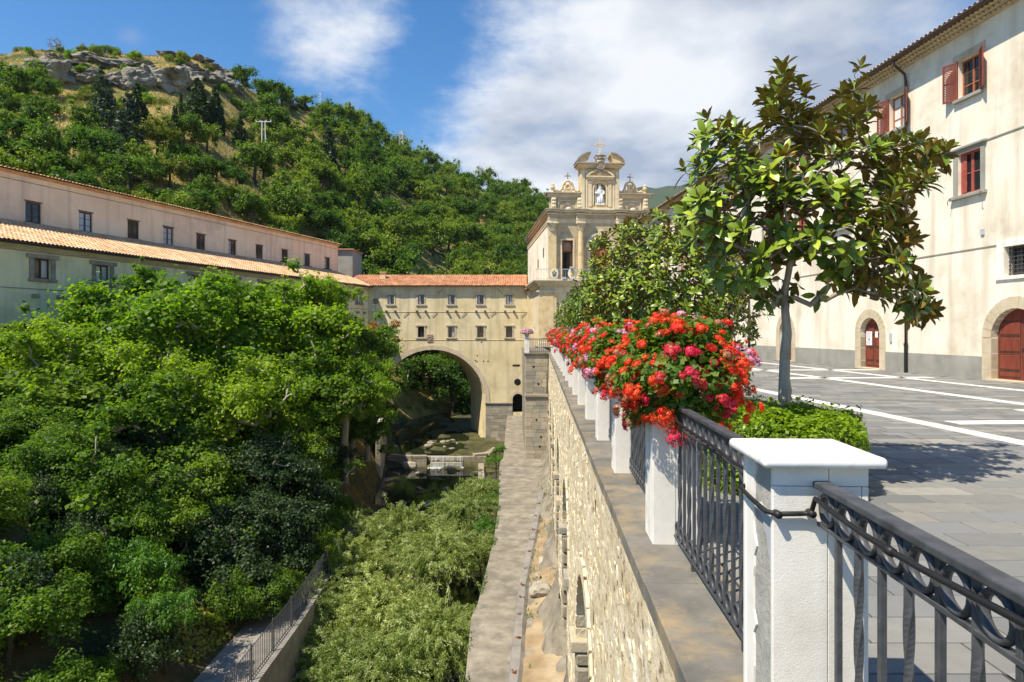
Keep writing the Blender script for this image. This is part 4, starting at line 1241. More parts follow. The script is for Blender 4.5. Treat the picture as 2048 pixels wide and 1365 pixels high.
# ---------------- long palace on the right
PA = math.atan2(-1, .0738)
PL = lambda Y: (64 - Y) * 1.00272
palace = thing('palace', 'long cream three storey convent palace with red shutters and arched doors', 'building', (BX(64), 64, 0), PA)
DOORS = [(20.6, .95, 1.42), (28.0, .66, 1.55), (35.35, .66, 1.55), (42.9, .66, 1.55), (50.3, .66, 1.55), (13.2, .66, 1.55)]
WY = [22.5 + 3.72 * k for k in range(-2, 10)]
ops = []
for Y, r, sp in DOORS: ops.append((PL(Y) - r, PL(Y) + r, 0.0, sp + r, True))
for Y in WY:
    ops.append((PL(Y) - .5, PL(Y) + .5, 9.8, 11.15, False)); ops.append((PL(Y) - .52, PL(Y) + .52, 6.4, 7.9, False))
for Y, r, sp in DOORS: ops.append((PL(Y) - .42, PL(Y) + .42, 3.42, 4.36, False))
mb = MB(); facade(mb, 0, 69, 0, 12.05, ops, .34)
mb.box(0, 69, 1.0, 13, 0, 12.0)
mb.build('wall', 'plaster_cream', palace)
# dado between the doors
edges = sorted([(PL(Y) - r - .40, PL(Y) + r + .40) for Y, r, sp in DOORS]); x = 0
for a, b_ in edges + [(69, 70)]:
    if a > x: MB().box(x, a, -.018, .02, -.01, .78).build('dado', 'dado_grey', palace)
    x = b_
# string lines
for z, d in ((8.02, .03), (4.44, .025)):
    last = 0
    cuts = sorted([(PL(Y) - .72, PL(Y) + .72) for Y in WY]) if z > 6 else sorted([(PL(Y) - .74, PL(Y) + .74) for Y, r, s in DOORS])
    for a, b_ in cuts + [(69, 70)]:
        MB().box(last, a, -d, .01, z, z + .035).build('string_line', 'sandstone_dark' if z < 6 else 'dado_grey', palace); last = b_
for i, (Y, r, sp) in enumerate(DOORS):
    x = PL(Y)
    ns = 13                                      # arch stones and jamb stones one by one
    for k in range(ns):
        a0, a1 = math.pi * k / ns + .006, math.pi * (k + 1) / ns - .006
        q = MB(); rr0, rr1 = r, r + .38
        q.prism([(x + rr0 * math.cos(a0), sp + rr0 * math.sin(a0)), (x + rr1 * math.cos(a0), sp + rr1 * math.sin(a0)), (x + rr1 * math.cos(a1), sp + rr1 * math.sin(a1)), (x + rr0 * math.cos(a1), sp + rr0 * math.sin(a1))], -.035, .30)
        q.build('arch_stone', 'door_surround', palace)
    for s in (-1, 1):
        z = -.01
        for hgt in (.36, .55, .5, sp):
            z1 = min(z + hgt, sp)
            if z1 - z < .05: break
            a, b_ = sorted((x + s * r, x + s * (r + .38)))
            q = MB(); q.box(a, b_, -.035, .30, z + .003, z1 - .003); q.build('jamb_stone', 'door_surround', palace, bevel=.006, seg=1); z = z1
    MB().box(x - r - .1, x + r + .1, -.12, .32, -.01, .06).build('door_step', 'door_surround', palace, bevel=.01)
    # two leaves with raised panels
    yd = .22
    for s in (-1, 1):
        lf = MB(); n = 10
        pts = [(x + s * .006, .06), (x + s * r, .06), (x + s * r, sp)] + [(x + s * r * math.cos(math.pi / 2 * k / n), sp + r * math.sin(math.pi / 2 * k / n)) for k in range(1, n)] + [(x + s * .006, sp + r - .002)]
        lf.prism(pts if s > 0 else list(reversed(pts)), yd, yd + .06)
        leaf = lf.build('door_leaf', 'red_wood', palace)
        a, b_ = sorted((x + s * .09, x + s * (r - .10)))
        for z0, z1 in ((.16, .30), (.40, .86), (.98, 1.42), (1.52, sp + r * .52)):
            if z1 - z0 < .08: continue
            q = MB(); q.box(a, b_, yd - .022, yd + .01, z0, z1)
            q.build('door_panel', 'red_wood', leaf, bevel=.014, seg=1)
            fr = MB(); e = .035
            fr.box(a - e, a, yd - .012, yd + .01, z0 - e, z1 + e); fr.box(b_, b_ + e, yd - .012, yd + .01, z0 - e, z1 + e)
            fr.box(a, b_, yd - .012, yd + .01, z0 - e, z0); fr.box(a, b_, yd - .012, yd + .01, z1, z1 + e); fr.build('panel_frame', 'brown_wood', leaf)
        if s < 0:
            q = MB(); q.lathe([(.012, 0), (.02, .03), (.03, .05), (.022, .07)], 8, Matrix.Translation((x + .05, yd, 1.1)) @ Matrix.Rotation(math.pi / 2, 4, 'X')); q.build('handle', 'iron', leaf)
            if i in (1, 2, 3):
                nt = MB(); nt.box(x - r + .10, x - .16, yd - .030, yd - .026, 1.02, 1.62); pz = nt.build('notice', 'paper', leaf)
                ink = MB(); rg = random.Random(i)
                for k in range(13):
                    z = 1.57 - k * .042
                    if k == 7: ink.box(x - r + .24, x - .30, yd - .032, yd - .030, z - .035, z + .02); continue
                    ink.box(x - r + .15, x - .21 - rg.uniform(0, .09), yd - .032, yd - .030, z, z + .010)
                ink.build('print', 'ink', pz)
        elif i in (1, 2):
            MB().box(x + .06, x + .24, yd - .030, yd - .026, 1.36, 1.62).build('notice', 'paper', leaf)
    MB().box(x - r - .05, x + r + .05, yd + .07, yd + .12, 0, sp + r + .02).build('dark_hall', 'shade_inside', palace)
# windows
for Y in WY:
    x = PL(Y)
    w = window_part(palace, x - .5, x + .5, 9.8, 11.15, .16, 'fan_wood', 'glass_dark', 2, curtain=True)
    shutter(w, x - .5, 9.8, 11.15, .5, -1, rad(24), -.015); shutter(w, x + .5, 9.8, 11.15, .5, 1, rad(30), -.015)
    MB().box(x - .62, x + .62, -.14, .1, 9.68, 9.795).build('sill', 'dado_grey', w, bevel=.015)
    MB().box(x - .72, x + .72, -.03, .02, 11.16, 11.40).build('lintel', 'door_surround', w)
    w = window_part(palace, x - .52, x + .52, 6.4, 7.9, .12, 'red_paint', 'glass_dark', 1, curtain=False, fw=.09)
    for a, b_ in ((x - .70, x - .522), (x + .522, x + .70)): MB().box(a, b_, -.04, .1, 6.4, 8.0).build('surround', 'dado_grey', w)
    MB().box(x - .52, x + .52, -.04, .1, 7.902, 8.0).build('surround', 'dado_grey', w)
    MB().box(x - .80, x + .80, -.12, .1, 8.002, 8.09).build('lintel', 'dado_grey', w, bevel=.02)
    MB().box(x - .78, x + .78, -.15, .1, 6.27, 6.395).build('sill', 'dado_grey', w, bevel=.02)
    for s in (-.66, .66):
        q = MB(); q.tube([(x + s, -.02, 6.33), (x + s * 1.05, -.20, 6.33), (x + s * 1.08, -.24, 6.24), (x + s * 1.12, -.2, 6.12)], .012, 5); q.build('hook', 'iron', w)
    # one inner leaf of red board
    MB().box(x - .42, x - .24, .10, .118, 6.5, 7.8).build('board_leaf', 'red_paint', w)
for Y, r, sp in DOORS:
    x = PL(Y)
    w = window_part(palace, x - .42, x + .42, 3.42, 4.36, .26, 'brown_wood', 'glass_dark', 0, mull=False)
    for a, b_ in ((x - .72, x - .422), (x + .422, x + .72)): MB().box(a, b_, -.03, .1, 3.42, 4.6).build('surround', 'white_plaster', w)
    MB().box(x - .42, x + .42, -.03, .1, 4.362, 4.6).build('surround', 'white_plaster', w)
    MB().box(x - .74, x + .74, -.06, .1, 3.30, 3.415).build('sill', 'white_plaster', w)
    for k in range(6):
        q = MB(); xx = x - .38 + k * .152; q.tube([(xx, .14, 3.42), (xx, .14, 4.36)], .013, 5); q.build('grille_bar', 'iron', w)
    for k in range(7):
        q = MB(); zz = 3.49 + k * .135; q.tube([(x - .42, .14, zz), (x + .42, .14, zz)], .013, 5); q.build('grille_bar', 'iron', w)
# eaves: dark gutter, rows of tile ends, roof
mb = MB()
for k in range(3):
    mb.box(0, 69, -.14 - .15 * k, .05, 12.05 + .09 * k + .002, 12.05 + .09 * (k + 1))
mb.build('cornice', 'door_surround', palace)
mb = MB()
for k in range(int(69 / .2)):
    for q in range(3):
        xx = k * .2 + (.1 if q % 2 else 0)
        mb.add([(xx, -.20 - .15 * q, 12.062 + .09 * q), (xx + .13, -.20 - .15 * q, 12.062 + .09 * q), (xx + .13, -.10 - .15 * q, 12.062 + .09 * q), (xx, -.10 - .15 * q, 12.062 + .09 * q),
                (xx + .03, -.20 - .15 * q, 12.12 + .09 * q), (xx + .10, -.20 - .15 * q, 12.12 + .09 * q), (xx + .10, -.10 - .15 * q, 12.12 + .09 * q), (xx + .03, -.10 - .15 * q, 12.12 + .09 * q)],
               [(0, 1, 5, 4), (1, 2, 6, 5), (3, 0, 4, 7), (0, 3, 2, 1)])
mb.build('eave_tile_ends', 'sandstone', palace, kind='stuff')
q = MB(); q.tube([(0, -.62, 12.33), (69, -.62, 12.33)], .085, 8); q.build('gutter', 'gutter_brown', palace)
V, F, vr = tile_roof(69, 6.5, 2.2); V = V + np.array([0, -.62, 12.40])
roofo = link('roof', fastmesh('roof', V, F, 'terracotta', var=vr, smooth=True), palace, 'stuff')
for Y in (25.6, 39.7):
    x = PL(Y); q = MB()
    q.tube([(x, -.62, 12.3), (x, -.58, 12.1), (x, -.14, 11.75), (x, -.10, 11.5), (x, -.10, 1.0)], .048, 8); pp = q.build('downpipe', 'gutter_brown', palace, smooth=True)
    q = MB(); q.tube([(x, -.10, 1.1), (x, -.10, 0)], .062, 8); q.lathe([(.075, 1.06), (.075, 1.16)], 8, Matrix.Translation((x, -.10, 0))); q.build('iron_shoe', 'black_rubber', pp)
    for z in (3, 5.5, 8, 10.5):
        q = MB(); q.lathe([(.06, z), (.06, z + .04)], 8, Matrix.Translation((x, -.10, 0))); q.box(x - .015, x + .015, -.08, .02, z, z + .04); q.build('bracket', 'gutter_brown', pp)
MB().box(PL(21.9) - .07, PL(21.9) + .07, -.05, .01, 4.88, 5.08).build('meter_box', 'metal_box', palace)
MB().box(PL(26.6) - .06, PL(26.6) + .06, -.06, .01, 1.2, 1.55).build('entry_phone', 'metal_box', palace)
x = PL(44.4)
q = MB(); q.box(x - .12, x + .12, -.35, .0, 3.2, 3.5); q.build('wall_lamp', 'far_iron', palace)

# ---------------- church
CA = math.atan(.0738)
church = thing('church', 'baroque sandstone church front with broken pediment, white statue and cross', 'church', (3.76, 66, 0), CA)
def cx(u):
    k = (u - 1024) / FPX; return (k * 66 - 3.76) / (.9973 - .0737 * k)
def cz(u, v): return EYE + (662 - v) / FPX * (66 + .0737 * cx(u))
XC = cx(1200); WID = 2 * XC
def mir(x): return 2 * XC - x
ZP = 6.75                                            # balcony floor
# podium
mb = MB(); mb.box(-.95, WID + .95, -.75, .0, 0, ZP - .6); mb.box(-.95, .2, 0, 16, 0, ZP - .6); mb.build('podium', 'sandstone_pale', church)
for x0, x1 in ((-1.13, .62), (mir(.62), mir(-1.13))):
    mb = MB(); mb.box(x0, x1, -.95, -.2, .0, ZP - 1.25); mb.box(x0 + .28, x1 - .28, -.99, -.2, .9, ZP - 1.6)
    mb.build('podium_pier', 'sandstone', church)
    for k, (e, z0, z1) in enumerate(((.03, ZP - 1.50, ZP - 1.36), (.10, ZP - 1.36, ZP - 1.22), (.18, ZP - 1.22, ZP - 1.08), (.05, 0, .5))):
        mb = MB(); mb.box(x0 - e, x1 + e, -.95 - e, -.1, z0, z1); mb.build('moulding', 'sandstone_pale', church, bevel=.02, seg=1)
for e, z0, z1 in ((.12, ZP - .62, ZP - .46), (.26, ZP - .46, ZP - .30), (.44, ZP - .30, ZP - .14), (.56, ZP - .14, ZP)):
    mb = MB(); mb.box(-1.13 - e, WID + 1.13 + e, -.95 - e, .3, z0, z1); mb.box(-1.13 - e, .3, .3, 16, z0, z1); mb.build('podium_cornice', 'sandstone_pale', church, bevel=.02, seg=1)
# upper storey
DX0, DX1 = cx(1124), cx(1146)
SPR = 10.15
ops = [(DX0, DX1, ZP, 10.85, False), (mir(DX1), mir(DX0), ZP, 10.85, False), (XC - 1.02, XC + 1.02, ZP, SPR + 1.02, True)]
mb = MB(); facade(mb, 0, WID, ZP, 13.7, ops, .5); mb.box(0, .4, .001, 22, ZP, 13.0); mb.box(WID - .4, WID, .001, 22, ZP, 13.0); mb.box(.4, WID - .4, .8, 1.1, ZP, 13.6)
mb.build('upper_wall', 'sandstone_grey', church)
MB().box(-.03, .05, .5, 21.5, ZP + .002, 12.4).build('side_render', 'plaster_cream', church)
for z, y in ((9.6, 4.0), (8.9, 9.0)):
    MB().box(-.05, .0, y, y + .7, z, z + 1.0).build('side_window', 'shade_inside', church)
for (a, b_) in ((DX0, DX1), (mir(DX1), mir(DX0))):
    dn = MB(); dn.box(a, b_, .32, .38, ZP, 10.85); dn = dn.build('balcony_door', 'brown_wood', church)
    q = MB(); q.box(a + .1, b_ - .1, .27, .32, 9.75, 10.75); ic = q.build('carved_panel', 'fan_wood', dn, bevel=.03, seg=1)
    q = MB(); q.lathe([(.0, .26), (.20, .27), (.26, .30)], 14, Matrix.Translation(((a + b_) / 2, .52, 10.25)) @ Matrix.Rotation(math.pi / 2, 4, 'X'), cap=False)
    q.ring(((a + b_) / 2, .262, 10.25), .30, (.05, .03), 18, 5, 'y'); q.build('carving', 'sandstone_dark', ic)
    MB().box(a + .22, b_ - .3, .29, .32, ZP + .05, 9.6).build('dark_glass', 'shade_inside', dn)
    q = MB(); q.box(a - .16, a, -.06, .2, ZP, 11.0); q.box(b_, b_ + .16, -.06, .2, ZP, 11.0); q.box(a, b_, -.06, .2, 10.85, 11.0); q.build('door_frame', 'sandstone_pale', church)
# central arched door with fan light
mb = MB(); arch_band(mb, XC, SPR, 1.02, 1.32, -.10, .1, ZP); mb.build('arch_moulding', 'sandstone_pale', church)
mb = MB(); arch_band(mb, XC, SPR, 1.32, 1.50, -.18, .05); mb.build('arch_hood', 'sandstone_pale', church)
mb = MB(); mb.prism([(XC - .2, SPR + 1.0), (XC + .2, SPR + 1.0), (XC + .28, SPR + 1.75), (XC - .28, SPR + 1.75)], -.30, .1); mb.build('keystone', 'sandstone_pale', church, bevel=.03, seg=1)
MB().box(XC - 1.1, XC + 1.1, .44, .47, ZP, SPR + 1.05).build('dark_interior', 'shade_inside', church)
fan = MB(); arch_band(fan, XC, SPR, .90, 1.02, .28, .40); arch_band(fan, XC, SPR, .22, .32, .28, .40); fan.box(XC - 1.02, XC + 1.02, .28, .40, SPR - .10, SPR)
for k in range(1, 12):
    a = math.pi * k / 12
    fan.prism([(XC + r * math.cos(a + t), SPR + r * math.sin(a + t)) for r, t in ((.30, -.07), (.92, -.045), (.92, .045), (.30, .07))], .30, .38)
fan.build('fan_light', 'fan_wood', church)
for s in (-1, 1):
    a, b_ = sorted((XC + s * .01, XC + s * 1.02)); q = MB(); q.box(a, b_, .30, .38, ZP, SPR - .10); lf = q.build('door_leaf', 'fan_wood', church)
    for z0, z1 in ((ZP + .2, ZP + 1.5), (ZP + 1.75, SPR - .35)):
        q = MB(); q.box(a + .15, b_ - .15, .26, .31, z0, z1); q.build('door_panel', 'fan_wood', lf, bevel=.02, seg=1)
# columns with leafy capitals
def column(x, r, ydep, sq):
    c = church
    mb = MB(); zb0, zt0 = ZP, 11.75
    if sq: mb.box(x - r, x + r, -.35, .1, zb0 + .5, zt0)
    else:
        mb.lathe([(r, zb0 + .5), (r * 1.01, zb0 + 2), (r * .88, zt0)], 18, Matrix.Translation((x, ydep, 0)))
    sh = mb.build('column', 'sandstone', c, smooth=False)
    q = MB(); q.box(x - r - .12, x + r + .12, ydep - r - .12, .1, zb0, zb0 + .32); q.box(x - r - .06, x + r + .06, ydep - r - .06, .1, zb0 + .32, zb0 + .5); q.build('plinth', 'sandstone_pale', sh, bevel=.02, seg=1)
    q = MB(); yc = ydep if not sq else -.12
    for row in range(3):
        z = zt0 + row * .24; R = r * (1.0 + row * .16)
        for k in range(10):
            a = 2 * math.pi * k / 10 + row * .3
            px, py_ = x + R * math.cos(a), yc + R * math.sin(a)
            if py_ > .1: continue
            M = Matrix.Translation((px, py_, z)) @ Matrix.Rotation(a, 4, 'Z')
            q.add([(-.03, -.09, 0), (-.03, .09, 0), (.04, .07, .2), (.04, -.07, .2), (.12, .05, .24), (.12, -.05, .24), (.10, 0, .15)], [(0, 1, 2, 3), (3, 2, 4, 5), (4, 6, 5)], M)
    q.lathe([(r * .95, zt0), (r * 1.1, zt0 + .72)], 14, Matrix.Translation((x, yc, 0)))
    q.build('capital', 'sandstone_pale', sh)
    q = MB(); q.box(x - r * 1.45, x + r * 1.45, yc - r * 1.45, .1, zt0 + .72, zt0 + .86); q.build('abacus', 'sandstone_pale', sh, bevel=.02, seg=1)
c1 = (cx(1096) + cx(1112)) / 2; c2 = (cx(1154.6) + cx(1166)) / 2
for x in (c1, mir(c1)): column(x, .40, -.25, True)
for x in (c2, mir(c2)): column(x, .30, -.42, False)
# entablature, breaking forward over the columns
ZE = 12.61
for e, z0, z1, m_ in ((.06, ZE, ZE + .25, 'sandstone_pale'), (.10, ZE + .25, ZE + .40, 'sandstone_pale'), (.04, ZE + .40, ZE + .82, 'sandstone_grey'), (.22, ZE + .82, ZE + .95, 'sandstone_pale'), (.42, ZE + 1.05, ZE + 1.2, 'sandstone_pale'), (.52, ZE + 1.2, ZE + 1.32, 'sandstone_dark')):
    mb = MB(); mb.box(-e, WID + e, -e, .6, z0, z1); mb.box(-e, .5, .6, 22, z0, z1)
    for x in (c1, c2, mir(c1), mir(c2)):
        mb.box(x - .42 - e * .6, x + .42 + e * .6, -.42 - e, -e + .002, z0 + .001, z1 - .001)
    mb.build('entablature', m_, church, bevel=.015, seg=1)
n = int(WID / .26)
for k in range(n):
    MB().box(k * .26 + .04, k * .26 + .18, -.34, 0, ZE + .952, ZE + 1.05).build('dentil', 'sandstone_pale', church)
# attic
ZA0, ZA1 = ZE + 1.32, 15.55
mb = MB(); mb.box(.12, WID - .12, .25, .9, ZA0, ZA1); mb.build('attic_wall', 'sandstone_grey', church)
for s in (0, 1):
    f = (lambda x: x) if s == 0 else mir
    for e, z0, z1, m_ in ((.05, ZA1 - .28, ZA1 - .12, 'sandstone_pale'), (.20, ZA1 - .12, ZA1 + .04, 'sandstone_pale'), (.38, ZA1 + .04, ZA1 + .18, 'sandstone_dark')):
        a, b_ = sorted((f(.05 - e), f(3.35))); MB().box(a, b_, .25 - e, .95, z0, z1).build('attic_cornice', m_, church, bevel=.015, seg=1)
    # panel frame, shell, scroll consoles
    a, b_ = sorted((f(.95), f(2.85)))
    fr = MB(); z0, z1 = ZA0 + .12, ZA1 - .55
    fr.box(a, a + .09, .17, .27, z0, z1); fr.box(b_ - .09, b_, .17, .27, z0, z1); fr.box(a + .09, b_ - .09, .17, .27, z1 - .09, z1); fr.build('panel_frame', 'sandstone_pale', church)
    q = MB(); xs_ = f(1.9)
    for k in range(9):
        t = math.pi * (k + .5) / 9; q.prism([(xs_ + .12 * math.cos(t), ZA0 + .12 + .12 * math.sin(t)), (xs_ + .52 * math.cos(t - .15), ZA0 + .12 + .66 * math.sin(t - .15)), (xs_ + .58 * math.cos(t), ZA0 + .12 + .74 * math.sin(t)), (xs_ + .52 * math.cos(t + .15), ZA0 + .12 + .66 * math.sin(t + .15))], .10, .26)
    q.build('shell', 'sandstone_dark', church)
    q = MB(); q.lathe([(.30, 0), (.36, .12), (.22, .3), (.05, .34)], 10, Matrix.Translation((xs_ + .12, .12, ZA0)) ); q.build('bust', 'sandstone_pale', church, smooth=True)
    for xk in (.48, 3.15):
        q = MB()
        for w, (zc, rr2) in enumerate(((ZA0 + .35, .30), (ZA0 + .72, .26), (ZA0 + 1.08, .24))):
            for yy2, r3 in ((-.08, rr2), ):
                q.ring((f(xk), .08, zc), rr2 * .55, (rr2 * .32, .24), 12, 6, 'x'); q.lathe([(rr2 * .3, -.2), (rr2 * .3, .2)], 8, Matrix.Translation((f(xk), .08, zc)) @ Matrix.Rotation(math.pi / 2, 4, 'Y'))
        q.box(f(xk) - .26, f(xk) + .26, .05, .4, ZA0, ZA1 - .28); q.build('scroll_console', 'sandstone_pale', church)
    # crowning scrolls, emblem and finials
    q = MB(); x0 = f(2.0); zt = ZA1 + .18
    for sg in (-1, 1):
        pts = [Vector((x0 + sg * w, .5, zt + z)) for w, z in ((1.35, .18), (1.15, .34), (.95, .22), (.75, .30), (.58, .50), (.50, .85), (.34, 1.10), (.14, 1.28))]
        q.tube(pts, [.12, .13, .10, .12, .15, .13, .15, .10], 6)
        q.ring((x0 + sg * 1.2, .5, zt + .2), .14, (.08, .10), 10, 5, 'y'); q.ring((x0 + sg * .38, .5, zt + 1.0), .12, (.07, .09), 10, 5, 'y'); q.ring((x0 + sg * .55, .48, zt + .28), .16, (.08, .10), 10, 5, 'y')
    q.ring((x0, .45, zt + .68), .24, (.09, .08), 14, 6, 'y'); q.lathe([(.20, 0), (.20, .05)], 12, Matrix.Translation((x0, .52, zt + .68)) @ Matrix.Rotation(math.pi / 2, 4, 'X'))
    q.box(x0 - .3, x0 + .3, .42, .6, zt, zt + .5); q.lathe([(.16, 0), (.2, .06), (.10, .14), (.05, .24)], 8, Matrix.Translation((x0, .5, zt + 1.2)))
    q.build('scroll_crest', 'sandstone', church)
    q = MB(); z = zt + 1.42; q.box(x0 - .05, x0 + .05, .46, .54, z, z + .62); q.box(x0 - .24, x0 + .24, .46, .54, z + .32, z + .42)
    for dx, dz in ((-.26, .37), (.26, .37), (0, .66)): q.lathe([(.03, -.07), (.09, 0), (.03, .07)], 6, Matrix.Translation((x0 + dx, .5, z + dz)))
    q.build('finial_cross', 'sandstone_dark', church)
    q = MB(); q.lathe([(.24, 0), (.26, .10), (.14, .16), (.12, .3), (.22, .45), (.25, .6), (.16, .75), (.2, .85), (.08, 1.0)], 10, Matrix.Translation((f(.45), .5, zt))); q.build('urn_finial', 'sandstone', church)
# central aedicule with the statue
AW = 1.98; ZT_ = 18.25
NRr = .62; NS = 16.1
mb = MB(); facade(mb, XC - AW, XC + AW, ZA0, ZT_, [(XC - NRr, XC + NRr, ZA0 + .55, NS + NRr, True)], .55, y=.0); mb.box(XC - AW, XC + AW, .56, 1.5, ZA0, ZT_); mb.box(XC - AW, XC - AW + .02, .0, .56, ZA0, ZT_); mb.box(XC + AW - .02, XC + AW, 0, .56, ZA0, ZT_)
mb.build('aedicule', 'sandstone', church)
for s in (-1, 1):
    for x, w, pr in ((AW - .20, .20, .12), (AW - .58, .10, .07)):
        MB().box(XC + s * x - w, XC + s * x + w, -pr, .05, ZA0, ZT_ - .3).build('pilaster', 'sandstone_pale', church, bevel=.015, seg=1)
    MB().box(XC + s * 1.02 - .16, XC + s * 1.02 + .16, -.10, .02, ZA0 + .4, NS + .6).build('niche_pilaster', 'sandstone_pale', church, bevel=.012, seg=1)
    MB().box(XC + s * 1.02 - .22, XC + s * 1.02 + .22, -.14, .02, NS + .6, NS + .86).build('niche_capital', 'sandstone_pale', church, bevel=.05, seg=1)
mb = MB(); arch_band(mb, XC, NS, NRr, NRr + .14, -.07, .05, ZA0 + .55); mb.build('niche_moulding', 'sandstone_pale', church)
MB().box(XC - 1.35, XC + 1.35, -.20, .02, NS + .95, NS + 1.15).build('niche_cornice', 'sandstone_pale', church, bevel=.02, seg=1)
MB().box(XC - 1.45, XC + 1.45, -.34, .02, NS + 1.15, NS + 1.30).build('niche_cornice', 'sandstone_pale', church, bevel=.02, seg=1)
mb = MB(); n = 14
def seg_arc(cxx, zc, R, a0, a1, r1, y0, y1, mb):
    for k in range(n):
        t0, t1 = a0 + (a1 - a0) * k / n, a0 + (a1 - a0) * (k + 1) / n
        mb.prism([(cxx + R * math.cos(t0), zc + R * math.sin(t0)), (cxx + R * math.cos(t1), zc + R * math.sin(t1)), (cxx + r1 * math.cos(t1), zc + r1 * math.sin(t1)), (cxx + r1 * math.cos(t0), zc + r1 * math.sin(t0))], y0, y1)
seg_arc(XC, NS - .05, 1.70, rad(52), rad(128), 1.90, -.32, .02, mb) if False else None
seg_arc(XC, NS + .10, 1.72, rad(42), rad(138), 1.90, -.34, .02, mb); mb.build('niche_pediment', 'sandstone_pale', church)
MB().box(XC - .32, XC + .32, -.14, .02, NS + 1.34, NS + 1.70).build('inscribed_tablet', 'sandstone_pale', church, bevel=.08, seg=2)
MB().box(XC - 1.5, XC + 1.5, -.25, .05, ZA0, ZA0 + .18).build('niche_base', 'sandstone_pale', church, bevel=.02, seg=1)
# frieze of carved leaves
q = MB()
for k in range(22):
    x = XC - 1.45 + k * .138
    q.ring((x, -.05, ZT_ - .16 + .05 * (k % 2)), .07, (.03, .05), 8, 4, 'y')
q.build('carved_frieze', 'sandstone_pale', church)
for e, z0, z1, m_ in ((.12, ZT_, ZT_ + .14, 'sandstone_pale'), (.34, ZT_ + .14, ZT_ + .30, 'sandstone_pale'), (.50, ZT_ + .30, ZT_ + .46, 'sandstone_dark')):
    for s in (-1, 1):
        a, b_ = sorted((XC + s * .45, XC + s * (AW + e))); MB().box(a, b_, -.10 - e, 1.4, z0, z1).build('top_cornice', m_, church, bevel=.02, seg=1)
for s in (-1, 1):
    q = MB(); zc = ZT_ + .46
    outer = [(2.46, 0), (2.22, .36), (1.92, .62), (1.52, .84), (1.02, .98)]; inner = [(1.0, .90), (1.16, .62), (1.27, .32), (1.34, .0)]
    poly = [(XC + s * x, zc + z) for x, z in outer + inner]
    q.prism(poly if s < 0 else list(reversed(poly)), -.30, 1.2); q.build('broken_pediment', 'sandstone', church)
    q = MB()
    for k in range(4):
        (x0, z0), (x1, z1) = outer[k], outer[k + 1]
        pl = [(XC + s * x0, zc + z0 + .002), (XC + s * x1, zc + z1 + .002), (XC + s * (x1 + .06), zc + z1 + .14), (XC + s * (x0 + .08), zc + z0 + .14)]
        q.prism(pl, -.48, 1.25)
    q.build('pediment_cap', 'sandstone_dark', church)
# coat of arms
q = MB(); z = ZT_ + .25
q.lathe([(.05, -.78), (.30, -.55), (.46, -.1), (.44, .35), (.30, .55)], 14, Matrix.Translation((XC, -.25, z)) @ Matrix.Diagonal((1, .45, 1, 1)))
q.build('arms_shield', 'sandstone_pale', church, smooth=True)
q = MB(); q.ring((XC, -.42, z - .05), .40, (.10, .12), 18, 6, 'y')
for k in range(9):
    a = 2 * math.pi * k / 9; q.ring((XC + .50 * math.cos(a), -.35, z + .1 + .68 * math.sin(a)), .10, (.06, .09), 9, 5, 'y')
q.lathe([(.30, .6), (.38, .7), (.30, .8), (.40, 1.0), (.18, 1.22), (.1, 1.3)], 10, Matrix.Translation((XC, -.15, z)))
for s in (-1, 1): q.ring((XC + s * .42, -.1, z + .85), .18, (.09, .14), 10, 5, 'y')
q.build('arms_carving', 'sandstone_dark', church)
q = MB()
for k in range(3): q.box(XC - .16 + k * .13, XC - .09 + k * .13, -.50, -.40, z - .3, z + .25)
q.build('arms_charge', 'sandstone_dark', church)
q = MB(); z = ZT_ + 1.4; q.box(XC - .06, XC + .06, -.05, .07, z, z + 1.55)
for dz, w in ((.85, .46), (1.03, .44)): q.box(XC - w, XC + w, -.04, .08, z + dz, z + dz + .085)
for dx, dz in ((-.48, .97), (.48, .97), (0, 1.56)): q.lathe([(.02, -.09), (.09, 0), (.02, .09)], 6, Matrix.Translation((XC + dx, .02, z + dz)))
q.build('cross', 'sandstone_pale', church)
# statue
st = thing('statue', 'white robed saint statue standing in the church niche', 'statue', church.matrix_basis @ Vector((XC, .2, ZA0 + .58)), CA)
_cm = Matrix.Translation((3.76, 66, 0)) @ Matrix.Rotation(CA, 4, 'Z'); st.location = _cm @ Vector((XC, .22, ZA0 + .58))
q = MB(); q.box(-.48, .48, -.30, .25, -.02, .14); q.build('base', 'statue_white', st, bevel=.02)
q = MB(); S = Matrix.Diagonal((1, .72, 1, 1))
q.lathe([(.42, .14), (.40, .3), (.34, .7), (.30, 1.1), (.33, 1.35), (.36, 1.52), (.28, 1.66), (.13, 1.74), (.10, 1.80), (.145, 1.86), (.17, 1.97), (.15, 2.08), (.07, 2.15)], 16, S)
q.tube([(-.33, 0, 1.55), (-.44, -.08, 1.30), (-.36, -.26, 1.18), (-.12, -.30, 1.26)], [.11, .12, .10, .06], 8)
q.tube([(.33, 0, 1.55), (.42, -.06, 1.28), (.36, -.24, 1.10), (.22, -.32, 1.05)], [.11, .12, .10, .06], 8)
q.lathe([(.17, 1.66), (.19, 1.75), (.12, 1.62)], 10, Matrix.Translation((0, -.1, 0)))
for k in range(7):
    a = math.pi * (k + .5) / 7 + math.pi; q.tube([(.30 * math.cos(a), .22 * math.sin(a), 1.1), (.43 * math.cos(a), .31 * math.sin(a), .16)], [.02, .05], 5)
q.build('figure', 'statue_white', st, smooth=True)
q = MB(); q.tube([(-.46, -.28, .14), (-.42, -.26, 2.0)], .022, 6); q.build('staff', 'statue_white', st)
